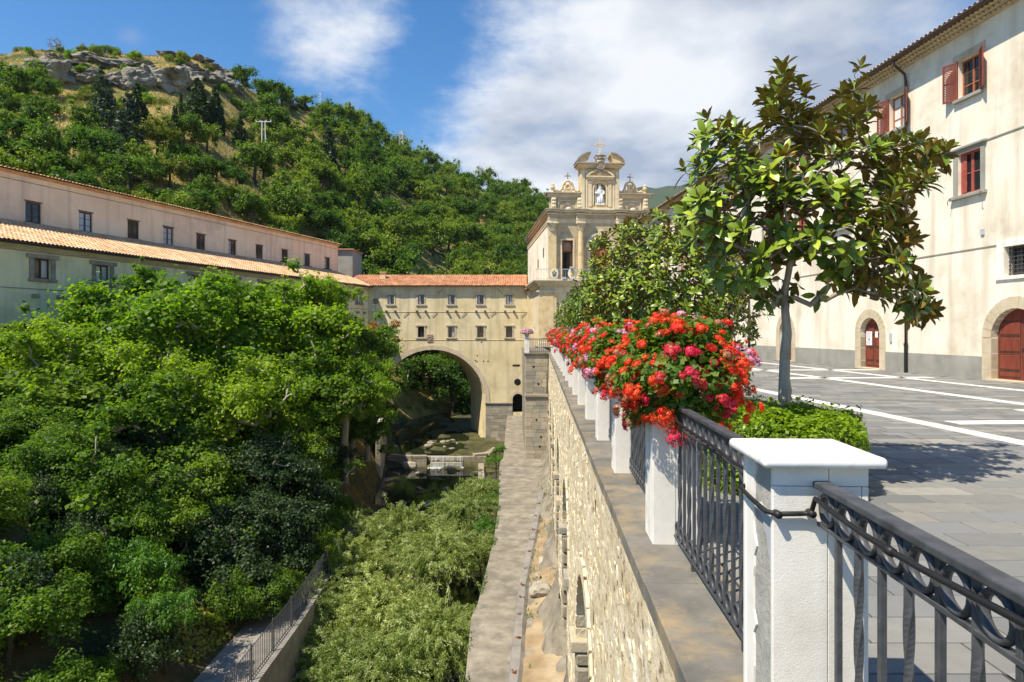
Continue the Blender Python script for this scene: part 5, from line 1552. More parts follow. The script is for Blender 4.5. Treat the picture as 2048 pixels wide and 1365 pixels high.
# balcony rail, shields and lamps
q = thing('balcony_railing', 'pale iron railing along the church balcony', 'railing', _cm @ Vector((XC, -1.2, ZP)), CA, None)
L2 = XC + 1.4
MB().box(-L2, L2, -.03, .03, 1.02, 1.08).build('handrail', 'galvanised', q); MB().box(-L2, L2, -.02, .02, .08, .12).build('bottom_rail', 'galvanised', q)
bars = MB()
for k in range(int(2 * L2 / .16)):
    x = -L2 + .02 + k * .16; MB().box(x - .012, x + .012, -.012, .012, 0, 1.02).build('bar', 'galvanised', q)
for s in (-1, 1): MB().box(s * L2 - .02, s * L2 + .02, 0, 1.2, 1.02, 1.08).build('return_rail', 'galvanised', q)
def shield(u, lab, em, ch):
    x = cx(u) ; o = thing('oval_shield', lab, 'emblem', _cm @ Vector((x - .02, -1.34, ZP + .62)), CA)
    M = Matrix.Rotation(math.pi / 2, 4, 'X') @ Matrix.Diagonal((1, 1.25, 1, 1))
    MB().lathe([(.40, -.10), (.42, -.06), (.42, -.02)], 24, M).build('board', em, o)
    q = MB(); q.lathe([(.10, .0), (.20, .012), (.16, .03)], 12, Matrix.Translation((0, 0, -.05)) @ M); 
    if ch == 'emblem_blue': q.add([(-.2, -.03, .12), (.2, -.03, .12), (.2, -.03, -.1), (0, -.03, -.34), (-.2, -.03, -.1), (-.2, 0, .12), (.2, 0, .12), (.2, 0, -.1), (0, 0, -.34), (-.2, 0, -.1)], [(0, 4, 3, 2, 1), (0, 1, 6, 5), (1, 2, 7, 6), (2, 3, 8, 7), (3, 4, 9, 8), (4, 0, 5, 9)])
    q.build('device', ch, o)
    q = MB(); q.tube([(-.22, -.03, -.22), (.20, -.03, .22)], .025, 5); q.tube([(.22, -.03, -.22), (-.20, -.03, .22)], .025, 5); q.lathe([(.09, .20), (.12, .28), (.07, .4)], 8, Matrix.Translation((0, -.03, 0)) @ Matrix.Diagonal((1, .2, 1, 1))); q.build('keys', 'emblem_gold' if ch == 'emblem_blue' else 'emblem_gold', o)
shield(1105, 'cream oval shield with a blue crest on the church balcony rail', 'emblem_cream', 'emblem_blue')
shield(1140.5, 'white oval shield with a gold sun on the church balcony rail', 'statue_white', 'emblem_gold')
for u in (1124, 1139):
    x = cx(u); o = thing('flood_lamp', 'small flood lamp clamped to the church balcony edge' if u < 1130 else 'small white lamp standing on the church balcony rail', 'lamp', _cm @ Vector((x, -1.45, ZP if u < 1130 else ZP + 1.06)), CA)
    q = MB(); q.box(-.2, .2, -.15, .1, .0, .22); q.build('housing', 'metal_box', o, bevel=.03); MB().box(-.16, .16, -.16, -.14, .03, .19).build('glass', 'pale_glass', o)
    q = MB(); q.box(-.03, .03, .1, .24, -.02, .06); q.build('bracket', 'far_iron', o)
# roof of the nave and side eaves
q = MB(); q.prism([(-.2, 13.96), (XC, 15.3), (WID + .2, 13.96), (WID + .2, 13.9), (-.2, 13.9)], 1.6, 22); q.build('nave_roof', 'terracotta_red', church)

# ---------------- arched bridge house over the stream
BO = Vector((-9, 74, -11.6))
house = thing('bridge_house', 'cream two storey house carried on a great arch across the stream', 'building', BO)
def bx_(u): return (u - 1024) / FPX * 74 + 9
def bz_(v): return EYE + (662 - v) / FPX * 74 + 11.6
AX, AR, ASP = bx_(865.7), 6.0, bz_(805)
WU = [650 + c / 2.967 for c in (390, 570, 750, 922, 1093)]
ops = [(AX - AR, AX + AR, 0, ASP + AR, True, 8.0, -.27)]
XL, XR = bx_(727), bx_(1058)
HT = bz_(572)
for u in WU:
    ops.append((bx_(u) - .36, bx_(u) + .36, bz_(609), bz_(591), False)); ops.append((bx_(u) - .36, bx_(u) + .36, bz_(675), bz_(653), False))
ops.append((bx_(751.5) - .28, bx_(751.5) + .28, bz_(608), bz_(598), False))
ops.append((bx_(1032.5) - .42, bx_(1032.5) + .42, bz_(734), bz_(729.5), False))
SDX = bx_(1036); ops.append((SDX - .62, SDX + .62, bz_(825), bz_(788), True))
mb = MB(); facade(mb, XL, XR, 0, HT, ops, .30)
mb.build('front_wall', 'plaster_bridge', house)
mb = MB(); sh = -.27 * 8; facade(mb, XL - 4, XR, 0, HT, [(AX - AR + sh, AX + AR + sh, 0, ASP + AR, True)], .05, y=8.0); mb.box(XL, XL + .3, .02, 8, 0, HT); mb.box(XR - .3, XR, .02, 8, 0, HT); mb.build('rear_wall', 'plaster_bridge', house)
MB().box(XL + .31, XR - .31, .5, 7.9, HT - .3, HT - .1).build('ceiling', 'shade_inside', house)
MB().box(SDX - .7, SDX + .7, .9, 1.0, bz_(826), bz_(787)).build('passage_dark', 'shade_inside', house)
q = MB(); arch_band(q, AX, ASP, AR - .01, AR + .50, -.06, .1, n=40); q.build('arch_ring', 'door_surround', house)
q = MB(); arch_band(q, SDX, bz_(825) + (bz_(788) - bz_(825) - .62), .62, .92, -.05, .1, bz_(825), 16); q.build('door_ring', 'door_surround', house)
q = MB(); q.lathe([(.38, 0), (.38, .02)], 18, Matrix.Translation((bx_(1035), -.0, bz_(764.5))) @ Matrix.Rotation(math.pi / 2, 4, 'X')); q.build('round_hole', 'shade_inside', house)
# stone base of the right abutment, block by block
prg = random.Random(14)
BXL, BXR = AX + AR + .012, bx_(1014)
z = 0.0
ztop = bz_(808)
while z < ztop - .02:
    hgt = min(prg.choice((.30, .36, .42)), ztop - z); x = BXL
    while x < SDX - .64:
        w = min(prg.uniform(.5, .95), SDX - .63 - x)
        q = MB(); q.box(x + .008, x + w - .008, -.05 - prg.uniform(0, .025), .1, z + .008, z + hgt - .008); q.build('stone_block', 'pier_stone', house); x += w
    z += hgt
q = MB(); q.box(AX + AR - .1, SDX - .60, -.18, .02, ztop, ztop + .16); q.build('impost_moulding', 'sandstone_dark', house, bevel=.03, seg=1)
for u in WU:
    for k, (v0, v1) in enumerate(((591, 609), (653, 675))):
        x = bx_(u); z0, z1 = bz_(v1), bz_(v0)
        w = window_part(house, x - .36, x + .36, z0, z1, .14, 'brown_wood', 'glass_dark', 0, curtain=(k == 0 or u < 800))
        for a, b_ in ((x - .52, x - .362), (x + .362, x + .52)): MB().box(a, b_, -.045, .05, z0, z1).build('surround', 'door_surround', w)
        MB().box(x - .60, x + .60, -.10, .05, z1 + .002, z1 + .17).build('lintel', 'door_surround', w); MB().box(x - .60, x + .60, -.12, .05, z0 - .15, z0 - .002).build('sill', 'door_surround', w)
        if k == 0:
            for s in (-.48, .52):
                q = MB(); q.prism([(0, 0), (.0, .34), (-.34, .34), (-.34, .22)], -.09, .09, Matrix.Translation((x + s, 0, z0 - 1.0)) @ Matrix.Rotation(math.pi / 2, 4, 'Z')); q.build('bracket_stone', 'sandstone_dark', w)
w = window_part(house, bx_(751.5) - .28, bx_(751.5) + .28, bz_(608), bz_(598), .12, 'brown_wood', 'glass_dark', 0, mull=False)
w = window_part(house, bx_(1032.5) - .42, bx_(1032.5) + .42, bz_(734), bz_(729.5), .12, 'brown_wood', 'glass_dark', 0, mull=False, fw=.03)
for v in (624.7, 681): MB().box(XL, XR, -.035, .02, bz_(v), bz_(v) + .055).build('string_line', 'sandstone', house)
for u, v in ((881, 583), (1000, 583), (812, 629), (869, 629), (928, 629), (986, 628), (1047, 629)):
    q = MB(); x, z = bx_(u), bz_(v); sg = 1 if v > 600 else (1 if u < 900 else -1)
    q.tube([(x - .3 * sg, -.07, z - .28), (x + .3 * sg, -.07, z + .28)], .025, 5); q.build('tie_iron', 'rust', house)
for u, v in ((955, 712), (967, 723), (954, 724), (963, 685), (976, 723), (951, 722)): 
    MB().box(bx_(u) - .07, bx_(u) + .07, -.01, .02, bz_(v) - .07, bz_(v) + .07).build('putlog_hole', 'shade_inside', house)
x, z = bx_(860), bz_(677)
q = MB(); q.box(x - .32, x + .32, -.07, .05, z - .42, z + .42); pq = q.build('plaque', 'plaque_red', house); q = MB(); q.ring((x, -.08, z), .2, (.05, .03), 14, 5, 'y'); q.build('plaque_relief', 'sandstone_dark', pq)
# roof of the bridge house
RW = bx_(1058) - bx_(690)
V, F, vr = tile_roof(RW, 4.8, 1.62, pitch=.27, course=.45, amp=.06); V = V + np.array([bx_(690), -.55, HT - .02])
link('roof', fastmesh('roof', V, F, 'terracotta_red', var=vr, smooth=True), house, 'stuff')
q = MB(); q.box(bx_(690), XR, -.42, .1, HT - .10, HT - .03); q.build('eave_board', 'sandstone_dark', house)
q = MB(); q.prism([(bx_(690), HT), (XR, HT), (XR, HT + 1.55), (bx_(690), HT + 1.55)], 4.3, 8.2); q.build('roof_back', 'terracotta_red', house)
q = MB(); q.box(bx_(757) - .3, bx_(757) + .3, 2.4, 3.0, HT + .5, HT + 1.7); ch = q.build('chimney', 'plaster_bridge', house); q = MB(); q.box(bx_(757) - .38, bx_(757) + .38, 2.3, 3.1, HT + 1.7, HT + 1.82); q.build('chimney_cap', 'terracotta_red', ch)
# end wing beside the church wall
q = MB(); q.box(XR - .2, XR + 1.1, -.8, 6, bz_(690), HT - .6); q.build('link_wing', 'plaster_bridge', house)
q = MB(); q.prism([(XR - .5, HT - .55), (XR + 1.4, HT + .35), (XR + 1.4, HT + .5), (XR - .5, HT - .40)], -1.2, 6); q.build('link_roof', 'terracotta_red', house)
# stair parapet
q = MB(); xs0 = bx_(1047)
q.prism([(xs0, 11.6 - 1.0), (xs0 + 1.2, 11.6 - 1.0), (xs0 + 1.2, 11.6 + 2.6), (xs0, 11.6 + 1.2)], -4.0, -3.6); q.build('stair_parapet', 'sandstone_pale', house)

# ---------------- long wing on the left
LA = math.atan2(.955, .298)
LO = Vector((-28.3 - 25 * .298, 35.9 - 25 * .955, -8))
left = thing('monastery_wing', 'long left monastery wing with two tiled roofs, grey below and pink above', 'building', LO, LA)
def lt(u, D=0.0):
    k = (u - 1024) / FPX; X0, Z0 = -28.3 - .955 * D, 35.9 + .298 * D
    t = (k * Z0 - X0) / (.298 - .955 * k); return t + 25, Z0 + .955 * t
def lz(u, v, D=0.0): return EYE + (662 - v) / FPX * lt(u, D)[1] + 8
LEN = 65.6
ops, wins = [], []
l1, l2 = lt(85)[0], lt(206)[0]; sp = l2 - l1
zt, zb_ = lz(85, 518), lz(85, 558)
k = -3
while l1 + k * sp < LEN - 1:
    c = l1 + k * sp
    if c > 1:
        ops.append((c - .5, c + .5, zb_, zt, False)); wins.append((c, zb_, zt)); ops.append((c - .5, c + .5, zb_ - 4.4, zt - 4.25, False)); wins.append((c, zb_ - 4.4, zt - 4.25))
    k += 1
EZ = 8 + 6.65
mb = MB(); facade(mb, 0, LEN, 0, EZ - .12, ops, .3); mb.box(0, LEN, .7, 5.0, 0, EZ - .2); mb.build('lower_wall', 'plaster_grey', left)
for c, z0, z1 in wins:
    w = window_part(left, c - .5, c + .5, z0, z1, .16, 'brown_wood', 'glass_dark', 0, curtain=True, fw=.09)
    for a, b_ in ((c - .78, c - .502), (c + .502, c + .78)): MB().box(a, b_, -.06, .05, z0, z1).build('surround', 'sandstone_dark', w)
    MB().box(c - .95, c + .95, -.12, .05, z1 + .002, z1 + .24).build('lintel', 'sandstone_dark', w); MB().box(c - .85, c + .85, -.12, .05, z0 - .2, z0 - .002).build('sill', 'sandstone_dark', w)
    if z0 > zb_ - 1:
        for s in (-.55, .95):
            q = MB(); q.box(c + s - .10, c + s + .10, -.42, .05, z0 - 1.15, z0 - .92); q.build('bracket_stone', 'sandstone_dark', w, bevel=.03, seg=1)
for z in (lz(0, 575), lz(0, 497)): MB().box(0, LEN, -.03, .02, z, z + .05).build('string_line', 'dado_grey', left)
q = MB()
for k in range(3): q.box(0, LEN, -.12 - .11 * k, .05, EZ - .36 + .08 * k, EZ - .28 + .08 * k - .002)
q.build('eave_cornice', 'door_surround', left)
q = MB(); q.tube([(0, -.55, EZ - .04), (LEN + .2, -.55, EZ - .04)], .07, 6); q.build('gutter', 'gutter_brown', left)
V, F, vr = tile_roof(LEN + .6, 5.75, 2.05, pitch=.25, course=.42, amp=.06); V = V + np.array([0, -.58, EZ + .03])
link('lower_roof', fastmesh('lower_roof', V, F, 'terracotta', var=vr, smooth=True), left, 'stuff')
UY = 5.1; UB, UT = EZ + 1.4, 8 + EYE + 10.2
uw = [(67, 405, 447), (172, 425, 465), (267, 442, 478), (337, 455, 491), (402, 469, 502), (465, 481, 510), (519, 491, 519), (570, 500, 524), (615, 509, 532), (655, 516, 538)]
ops, wins = [], []
for u, va, vb in uw:
    c = lt(u, UY)[0]; z1 = lz(u, va, UY); z0 = lz(u, vb, UY)
    ops.append((c - .52, c + .52, z0, z1, False)); wins.append((c, z0, z1))
sp = wins[1][0] - wins[0][0]
for k in (1, 2, 3):
    c = wins[0][0] - sp * k
    if c > 1: ops.append((c - .52, c + .52, wins[0][1], wins[0][2], False)); wins.append((c, wins[0][1], wins[0][2]))
ULEN = lt(676, UY)[0]
mb = MB(); facade(mb, 0, ULEN, UB - 2, UT - .05, ops, .3, y=UY); mb.box(0, ULEN, UY + .7, 14, 0, UT - .1); mb.box(ULEN - .02, ULEN, UY, UY + .7, UB - 3, UT - .1); mb.build('upper_wall', 'plaster_pink', left)
for c, z0, z1 in wins:
    w = window_part(left, c - .52, c + .52, z0, z1, UY + .10, 'brown_wood', 'glass_dark' if c % 2 < 1.4 else 'pale_glass', 2, fw=.10)
    MB().box(c - .75, c + .75, UY - .10, UY + .05, z0 - .12, z0 - .002).build('sill', 'brown_wood', w)
    MB().box(c - .60, c + .60, UY - .03, UY + .05, z1 + .002, z1 + .07).build('lintel', 'brown_wood', w)
q = MB()
for k in range(2): q.box(0, ULEN + .1, UY - .12 - .14 * k, UY + .05, UT - .16 + .08 * k, UT - .08 + .08 * k - .002)
q.build('upper_cornice', 'terracotta', left)
V, F, vr = tile_roof(ULEN + .3, 5.0, .75, pitch=.25, course=.42, amp=.06); V = V + np.array([0, UY - .5, UT + .02])
link('upper_roof', fastmesh('upper_roof', V, F, 'terracotta', var=vr, smooth=True), left, 'stuff')
q = MB(); q.prism([(0, UT - .1), (ULEN, UT - .1), (ULEN, UT + .62), (0, UT + .62)], UY + 4.3, UY + 4.5); q.build('ridge_wall', 'terracotta', left)
q = MB(); q.tube([(LEN - .1, -.1, EZ - .2), (LEN - .1, -.1, EZ - 7)], .06, 6); q.build('downpipe', 'gutter_brown', left)
MB().tube([(0, UY - .04, UT - .55), (ULEN, UY - .04, UT - .5)], .012, 4).build('cable', 'black_rubber', left)
# grey outbuilding behind the wing
o = thing('outbuilding', 'small grey rendered building behind the far end of the pink wing', 'building', P(689, 548, 81.5) + Vector((0, 0, -1)))
q = MB(); q.box(-1.9, 1.0, 0, 5, -2, 4.0); q.build('wall', 'dado_grey', o); q = MB(); q.box(-2.1, 1.2, -.3, 5, 4.0, 4.12); q.build('roof', 'terracotta_red', o)
# far red roof right of the church
o = thing('far_house', 'house with red tiled roof just behind the church', 'building', (17.0, 80, 8))
q = MB(); q.box(-3, 6, 0, 8, -8, 7.2); q.build('wall', 'plaster_cream', o); q = MB(); q.prism([(-3.5, 7.2), (6.5, 7.2), (6.5, 7.35), (1.5, 9.0), (-3.5, 7.35)], -.5, 8.5); q.build('roof', 'terracotta_red', o)

# ---------------- stream works: weir, banks, left walkway and fence
weir = thing('weir', 'low stone weir with white falling water in the stream', 'weir', (-6.6, 65.7, -12.2))
MB().box(-6.0, 4.0, 0, .8, -.5, 1.12).build('weir_wall', 'rubble_dark', weir, bevel=.04)
MB().box(-1.6, 1.6, -.45, 0, -.5, .62).build('step', 'rubble_dark', weir, bevel=.04)
q = MB(); rg = random.Random(6)
for k in range(34):
    x = -1.55 + k * .094; w = rg.uniform(.02, .07); y = -.03 - rg.uniform(0, .03)
    q.add([(x, y + .1, 1.14), (x + w, y + .1, 1.14), (x + w, y, 1.08), (x, y, 1.08), (x + w, y - .06, .62 + rg.uniform(0, .25)), (x, y - .06, .62 + rg.uniform(0, .25))], [(0, 1, 2, 3), (3, 2, 4, 5)])
    x2 = x + rg.uniform(-.02, .02); q.add([(x2, -.47, .62), (x2 + w, -.47, .62), (x2 + w, -.55, .15), (x2, -.55, .15)], [(0, 1, 2, 3)])
q.build('falling_water', 'foam', weir, kind='stuff')
q = MB(); rg2 = random.Random(3)
for k in range(120):
    x, y, r = rg2.uniform(-1.8, 1.8), rg2.uniform(-1.3, -.5), rg2.uniform(.03, .10)
    q.lathe([(r, 0), (r * .7, .025)], 6, Matrix.Translation((x, y, .185)))
q.build('foam_patches', 'foam', weir, kind='stuff')
def low_wall(name, lab, pts, w, z0, z1, mat):
    o = thing(name, lab, 'wall', (pts[0][0], pts[0][1], z0)); rg = random.Random(int(abs(pts[0][1]) * 7))
    for k in range(len(pts) - 1):
        a, b_ = Vector((*pts[k], 0)) - Vector((*pts[0], 0)), Vector((*pts[k + 1], 0)) - Vector((*pts[0], 0)); d = b_ - a; n = max(1, int(d.length / .85))
        nn = Vector((-d.y, d.x, 0)).normalized() * w / 2
        q = MB(); q.slab([(a - nn)[:2], (b_ - nn)[:2], (b_ + nn)[:2], (a + nn)[:2]], 0, z1 - z0 - .18); q.build('wall_body', mat, o)
        for i in range(n):
            p, r = a + d * (i / n + .004), a + d * ((i + 1) / n - .004); m2 = nn * 1.12
            q = MB(); q.slab([(p - m2)[:2], (r - m2)[:2], (r + m2)[:2], (p + m2)[:2]], z1 - z0 - .18, z1 - z0 + rg.uniform(-.02, .02)); q.build('coping_stone', 'pier_stone', o)
    return o
low_wall('stream_wall', 'low curved stone wall at the left end of the weir', [(-12.4, 66.4), (-11.3, 65.8), (-10.0, 65.4), (-8.6, 65.5)], .5, -12.4, -10.9, 'rubble_dark')
low_wall('stream_wall', 'low stone kerb along the right bank below the bridge', [(-3.9, 66.0), (-2.6, 66.6), (-1.6, 70)], .6, -12.4, -10.85, 'rubble_dark')
low_wall('stream_wall', 'narrow stone kerb beside the mossy bank under the walkway', [(-2.6, 50), (-2.7, 57), (-3.1, 65)], .5, -12.4, -11.6, 'pier_stone')
o = link('boulder', rock_mesh('boulder', 31, 'pale_rock', .15), loc=(-10.1, 64.4, -11.7)); o.scale = (.75, .6, .6); tag(o, 'rounded pale boulder at the foot of the low curved wall', 'rock')
_rk = random.Random(44)
_sm = [rock_mesh('stream_stone', 70 + s, 'rubble_dark', .2, 8, 2) for s in range(3)]
for k in range(70):
    y = _rk.uniform(47, 75); xl = stream_left(y) + .4; xr = -2.9 if y < 65 else -4.6
    x = _rk.uniform(xl, xr)
    if 64.8 < y < 67 and -9 < x < -4: continue
    s = _rk.uniform(.12, .42); o = link('stream_stone', _sm[k % 3], loc=(x, y, valley_z(x, y) + s * .2)); o.scale = (s * 1.3, s, s * .7); o.rotation_euler = (0, 0, _rk.uniform(0, 6))
    tag(o, 'dark wet stone lying in the shallow stream' if y < 65 else 'dark stone in the stream run above the weir', 'stone', 'stones in the stream' if y < 65 else 'stones above the weir')
# bank wall left of the stream, near side
o = thing('bank_wall', 'dark stained concrete wall between the left walkway and the stream', 'wall', (-8.05, 8, -12.6))
q = MB()
pts = [(stream_left(y) + .05, y) for y in np.arange(8, 36.1, 2)]
pl = [(x + 8.05, y - 8) for x, y in pts]
q.slab(pl + [(x - .35, y) for x, y in reversed(pl)], 0, 3.26); q.build('wall_body', 'curb_concrete', o)
o = thing('bank_wall', 'weathered pale wall stub rising from the far left bank', 'wall', (-12.6, 60, -12.3))
q = MB(); q.slab([(0, 0), (.5, .2), (-.7, 9), (-1.3, 9)], 0, 5.2); q.build('wall_body', 'pier_stone', o, bevel=.06)
wk = MB(); pl = [(stream_left(y) - .3, y) for y in np.arange(8, 36.1, 1)]
wk.slab(pl + [(x - 1.7, y) for x, y in reversed(pl)], -9.5, -9.36); tag(wk.build('left_walkway', 'curb_concrete'), kind='structure')
fence = thing('walkway_fence', 'black iron bar fence along the left bank walkway', 'fence', (stream_left(20) - .2, 20, -9.36))
bm_ = MB().box(-.01, .01, -.01, .01, 0, 1.05).mesh('bar', 'far_iron'); pm_ = MB().box(-.025, .025, -.025, .025, -.02, 1.15).mesh('post', 'far_iron')
for k in range(110):
    y = 13 + k * .155; link('post' if k % 12 == 0 else 'bar', pm_ if k % 12 == 0 else bm_, fence, loc=(stream_left(y) - stream_left(20), y - 20, 0))
for z in (.10, 1.05):
    q = MB(); q.tube([(stream_left(y) - stream_left(20), y - 20, z) for y in np.arange(13, 30.1, 1)], .018, 4); q.build('rail', 'far_iron', fence)
# ================================================================== PLANTS
# ---------------- magnolia leaves (two layers: glossy top, brown felt below)
def mag_leaf():
    st_ = [(0, .05), (.22, .72), (.48, 1.0), (.75, .78), (1.0, .03)]
    V = []
    for s, w in st_:
        z = .05 * math.sin(s * 2.2) - .16 * s * s
        V += [(s, -w * .225, z + .045 * w), (s, 0, z), (s, w * .225, z + .045 * w)]
    V = np.array(V); Vb = V.copy(); Vb[:, 2] -= .012
    F = []
    for k in range(4):
        for q in range(2):
            a = k * 3 + q; F.append((a, a + 3, a + 4, a + 1))
    F = np.array(F); Fb = F[:, ::-1] + 15
    return np.concatenate([V, Vb]), np.concatenate([F, Fb]), np.array([0] * 8 + [1] * 8)
ML_V, ML_F, ML_M = mag_leaf()
MAG_MESH = [fastmesh('leaf', ML_V, ML_F, None, var=np.full(30, v), mats=['magnolia_top', 'magnolia_under'], mi=ML_M, smooth=True) for v in (.1, .35, .55, .75, .95)]

def rosette(rg, p, d, n=9, L=.17):
    """list of leaf matrices round a shoot tip p growing along d"""
    d = Vector(d).normalized(); a = d.orthogonal().normalized(); b_ = d.cross(a); out = []
    ph = rg.uniform(0, 6.28)
    for k in range(n):
        f = k / (n - 1); op = rad(26 + 76 * f) + rg.normal(0, .14); t = ph + k * 2.4
        r = a * math.cos(t) + b_ * math.sin(t)
        ax = (d * math.cos(op) + r * math.sin(op)).normalized(); nz = (d * math.sin(op) - r * math.cos(op)).normalized()
        ay = nz.cross(ax); s = L * rg.uniform(.75, 1.2) * (.8 + .3 * f)
        base = Vector(p) - d * (.06 * f) + r * .008
        M = Matrix(((ax.x * s, ay.x * s, nz.x * s, base.x), (ax.y * s, ay.y * s, nz.y * s, base.y), (ax.z * s, ay.z * s, nz.z * s, base.z), (0, 0, 0, 1)))
        out.append(M)
    return out
def mag_join(name, Ms, rg, mean=.5):
    A = np.array([np.array(M) for M in Ms]); n = len(A)
    V = np.einsum('nij,kj->nki', A[:, :3, :3], ML_V) + A[:, None, :3, 3]
    F = (ML_F[None] + (np.arange(n) * 30)[:, None, None]).reshape(-1, 4)
    var = np.repeat(np.clip(rg.normal(mean, .27, n), 0, 1), 30)
    return fastmesh(name, V.reshape(-1, 3), F, None, var=var, mats=['magnolia_top', 'magnolia_under'], mi=np.tile(ML_M, n), smooth=True)

MB0 = Vector((2.97, 7.1, 0))
rg = np.random.default_rng(5)
poly = [(1352, 320), (1400, 215), (1450, 225), (1520, 250), (1530, 165), (1565, 105), (1610, 160), (1650, 240), (1690, 160), (1730, 105), (1745, 190), (1755, 270), (1850, 255), (1915, 275), (1890, 330), (1825, 400), (1845, 470),
        (1830, 520), (1875, 565), (1900, 620), (1865, 640), (1780, 590), (1700, 575), (1640, 590), (1590, 570), (1540, 590), (1500, 560), (1440, 560), (1400, 520), (1365, 480), (1352, 400)]
def inside(x, y):
    c = False; n = len(poly)
    for i in range(n):
        (x1, y1), (x2, y2) = poly[i], poly[(i + 1) % n]
        if (y1 > y) != (y2 > y) and x < (x2 - x1) * (y - y1) / (y2 - y1) + x1: c = not c
    return c
tg = []
for (u, v) in poly + [(1545, 185), (1590, 200), (1600, 150), (1700, 200), (1715, 150), (1425, 245), (1380, 330), (1880, 300), (1900, 290), (1860, 285), (1880, 610), (1850, 560), (1855, 610), (1520, 595), (1570, 595), (1835, 430), (1470, 300), (1770, 320)]:
    u = u - 30 if u > 1800 else u; dy = rg.normal(0, .25); p = P(u, v, 7.1 + dy); tg.append((p.x - MB0.x, dy, p.z))
while len(tg) < 460:
    u, v = rg.uniform(1350, 1910), rg.uniform(100, 640)
    if not inside(u, v): continue
    if v > 500 and 1540 < u < 1660 and rg.random() < .8: continue
    dy = rg.uniform(-1, 1) * 1.1 * (1 - .5 * abs(v - 380) / 280); p = P(u, v, 7.1 + dy); tg.append((p.x - MB0.x, dy, p.z))
tg = np.array(tg); tg[:, 0] = .15 + (tg[:, 0] - .15) * .945; tg[:, 2] = 1.75 + (tg[:, 2] - 1.75) * .95
trunk = [(.0, 0, -.1), (.012, 0, .5), (-.01, .01, 1.0), (.03, 0, 1.45), (.02, .0, 1.75), (.0, .02, 2.05)]
cen = np.array([.22, 0, 2.3])
mag = thing('magnolia_tree', 'glossy magnolia with bare grey trunk rising from the bright hedge beside the broken pillar', 'tree', MB0, 0, 'magnolias along the terrace')
mag['group'] = 'magnolias along the terrace'
sg = grow(rg, trunk, tg, .0042, wander=.16, power=.40, prefer=.9)
# the trunk itself, thicker and kinked
tr = MB(); tr.tube([(-.01, 0, -.05), (.012, 0, .45), (.0, .01, .8), (.018, .01, 1.0), (.004, .0, 1.12), (.012, 0, 1.4), (.035, 0, 1.62), (.02, 0, 1.8), (.0, .02, 2.1)], [.075, .066, .062, .070, .058, .054, .050, .045, .034], 12)
tr.build('trunk', 'bark', mag, smooth=True)
link('branches', segs_mesh('branches', [s for s in sg[5:]], 'bark', 6), mag)
Ms = []
for t in tg:
    d = t - cen; d = d / np.linalg.norm(d); d = d * .9 + np.array([0, -.12, .42 + (.5 if t[2] > 3.6 else 0)]) + rg.normal(0, .18, 3)
    Ms += rosette(rg, t, d, int(rg.integers(8, 12)), .165)
order = np.argsort([M[1][3] for M in Ms])           # the leaves on the near side show largest
singles = set(order[:296].tolist())
for k in singles: link('leaf', MAG_MESH[int(rg.integers(5))], mag, M=Ms[k])
link('leaves', mag_join('leaves', [Ms[k] for k in range(len(Ms)) if k not in singles], rg), mag, 'stuff')

# the denser magnolias farther along
rg = np.random.default_rng(8)
d = sphere_dirs(rg, 1250); rr_ = rg.uniform(.3, 1.0, 1250) ** .45
tg2 = np.array([0, 0, 2.3]) + d * rr_[:, None] * np.array([1.78, 1.78, 1.72]) * (1 + .12 * np.sin(d[:, :1] * 6 + 1) * np.cos(d[:, 1:2] * 5))
sg2 = grow(rg, trunk[:5], tg2[:140], .0045, wander=.14, power=.45)
Ms2 = []
for t in tg2:
    dd = t - np.array([0, 0, 1.9]); dd = dd / np.linalg.norm(dd) * .9 + np.array([0, 0, .4]) + rg.normal(0, .2, 3); Ms2 += rosette(rg, t, dd, 9, .135)
dense_leaves = mag_join('crown', Ms2, rg, .24); dense_trunk = segs_mesh('trunk', sg2, 'bark', 6)
# hedge ring
def hedge_mesh(seed, n=15000, r=.92, hgt=.86):
    rg = np.random.default_rng(seed)
    a = rg.uniform(0, 2 * np.pi, n); k = rg.random(n)
    side = k < .45
    rad_ = np.where(side, r, r * np.sqrt(rg.random(n))); z = np.where(side, hgt * rg.random(n), hgt)
    c = np.clip((rad_ / r - .5) / .5, 0, 1); z = np.where(side, z * .86, hgt - .16 * c ** 2)
    x, y = rad_ * np.cos(a), rad_ * np.sin(a)
    bump = 1 + .06 * np.sin(a * 5 + seed) + .04 * np.sin(a * 11) + .05 * np.sin(z * 9 + a * 6)
    x, y = x * bump, y * bump; z = z + .06 * np.sin(x * 8) * np.cos(y * 7) - rg.random(n) ** 2 * .12 + .09 * (rg.random(n) < .06)
    nrm = np.stack([np.cos(a) * side, np.sin(a) * side, np.where(side, .35, 1)], 1) + .45 * rg.normal(size=(n, 3))
    V, F, vr = leaves(rg, np.stack([x, y, z], 1), nrm, .060, .036, np.clip(rg.normal(.5, .25, n) + .15 * np.sin(x * 6) * np.cos(y * 7), 0, 1), bend=.1)
    return fastmesh('foliage', V, F, 'leaf_shrub', var=vr)
HEDGE = [hedge_mesh(1), hedge_mesh(2)]
core = MB(); core.lathe([(.80, 0), (.84, .5), (.74, .70), (.3, .76)], 20); CORE = core.mesh('twigs', 'bark_dark')
def hedge(loc, lab, k, s=1.0):
    o = thing('round_hedge', lab, 'hedge', loc, k * 1.3, 'round hedges under the magnolias', s)
    link('foliage', HEDGE[k % 2], o, 'stuff'); link('twigs', CORE, o)
hedge(MB0 + Vector((-.10, .0, 0)), 'bright green clipped hedge round the bare magnolia trunk behind the broken pillar', 0, (.96, .96, .94))
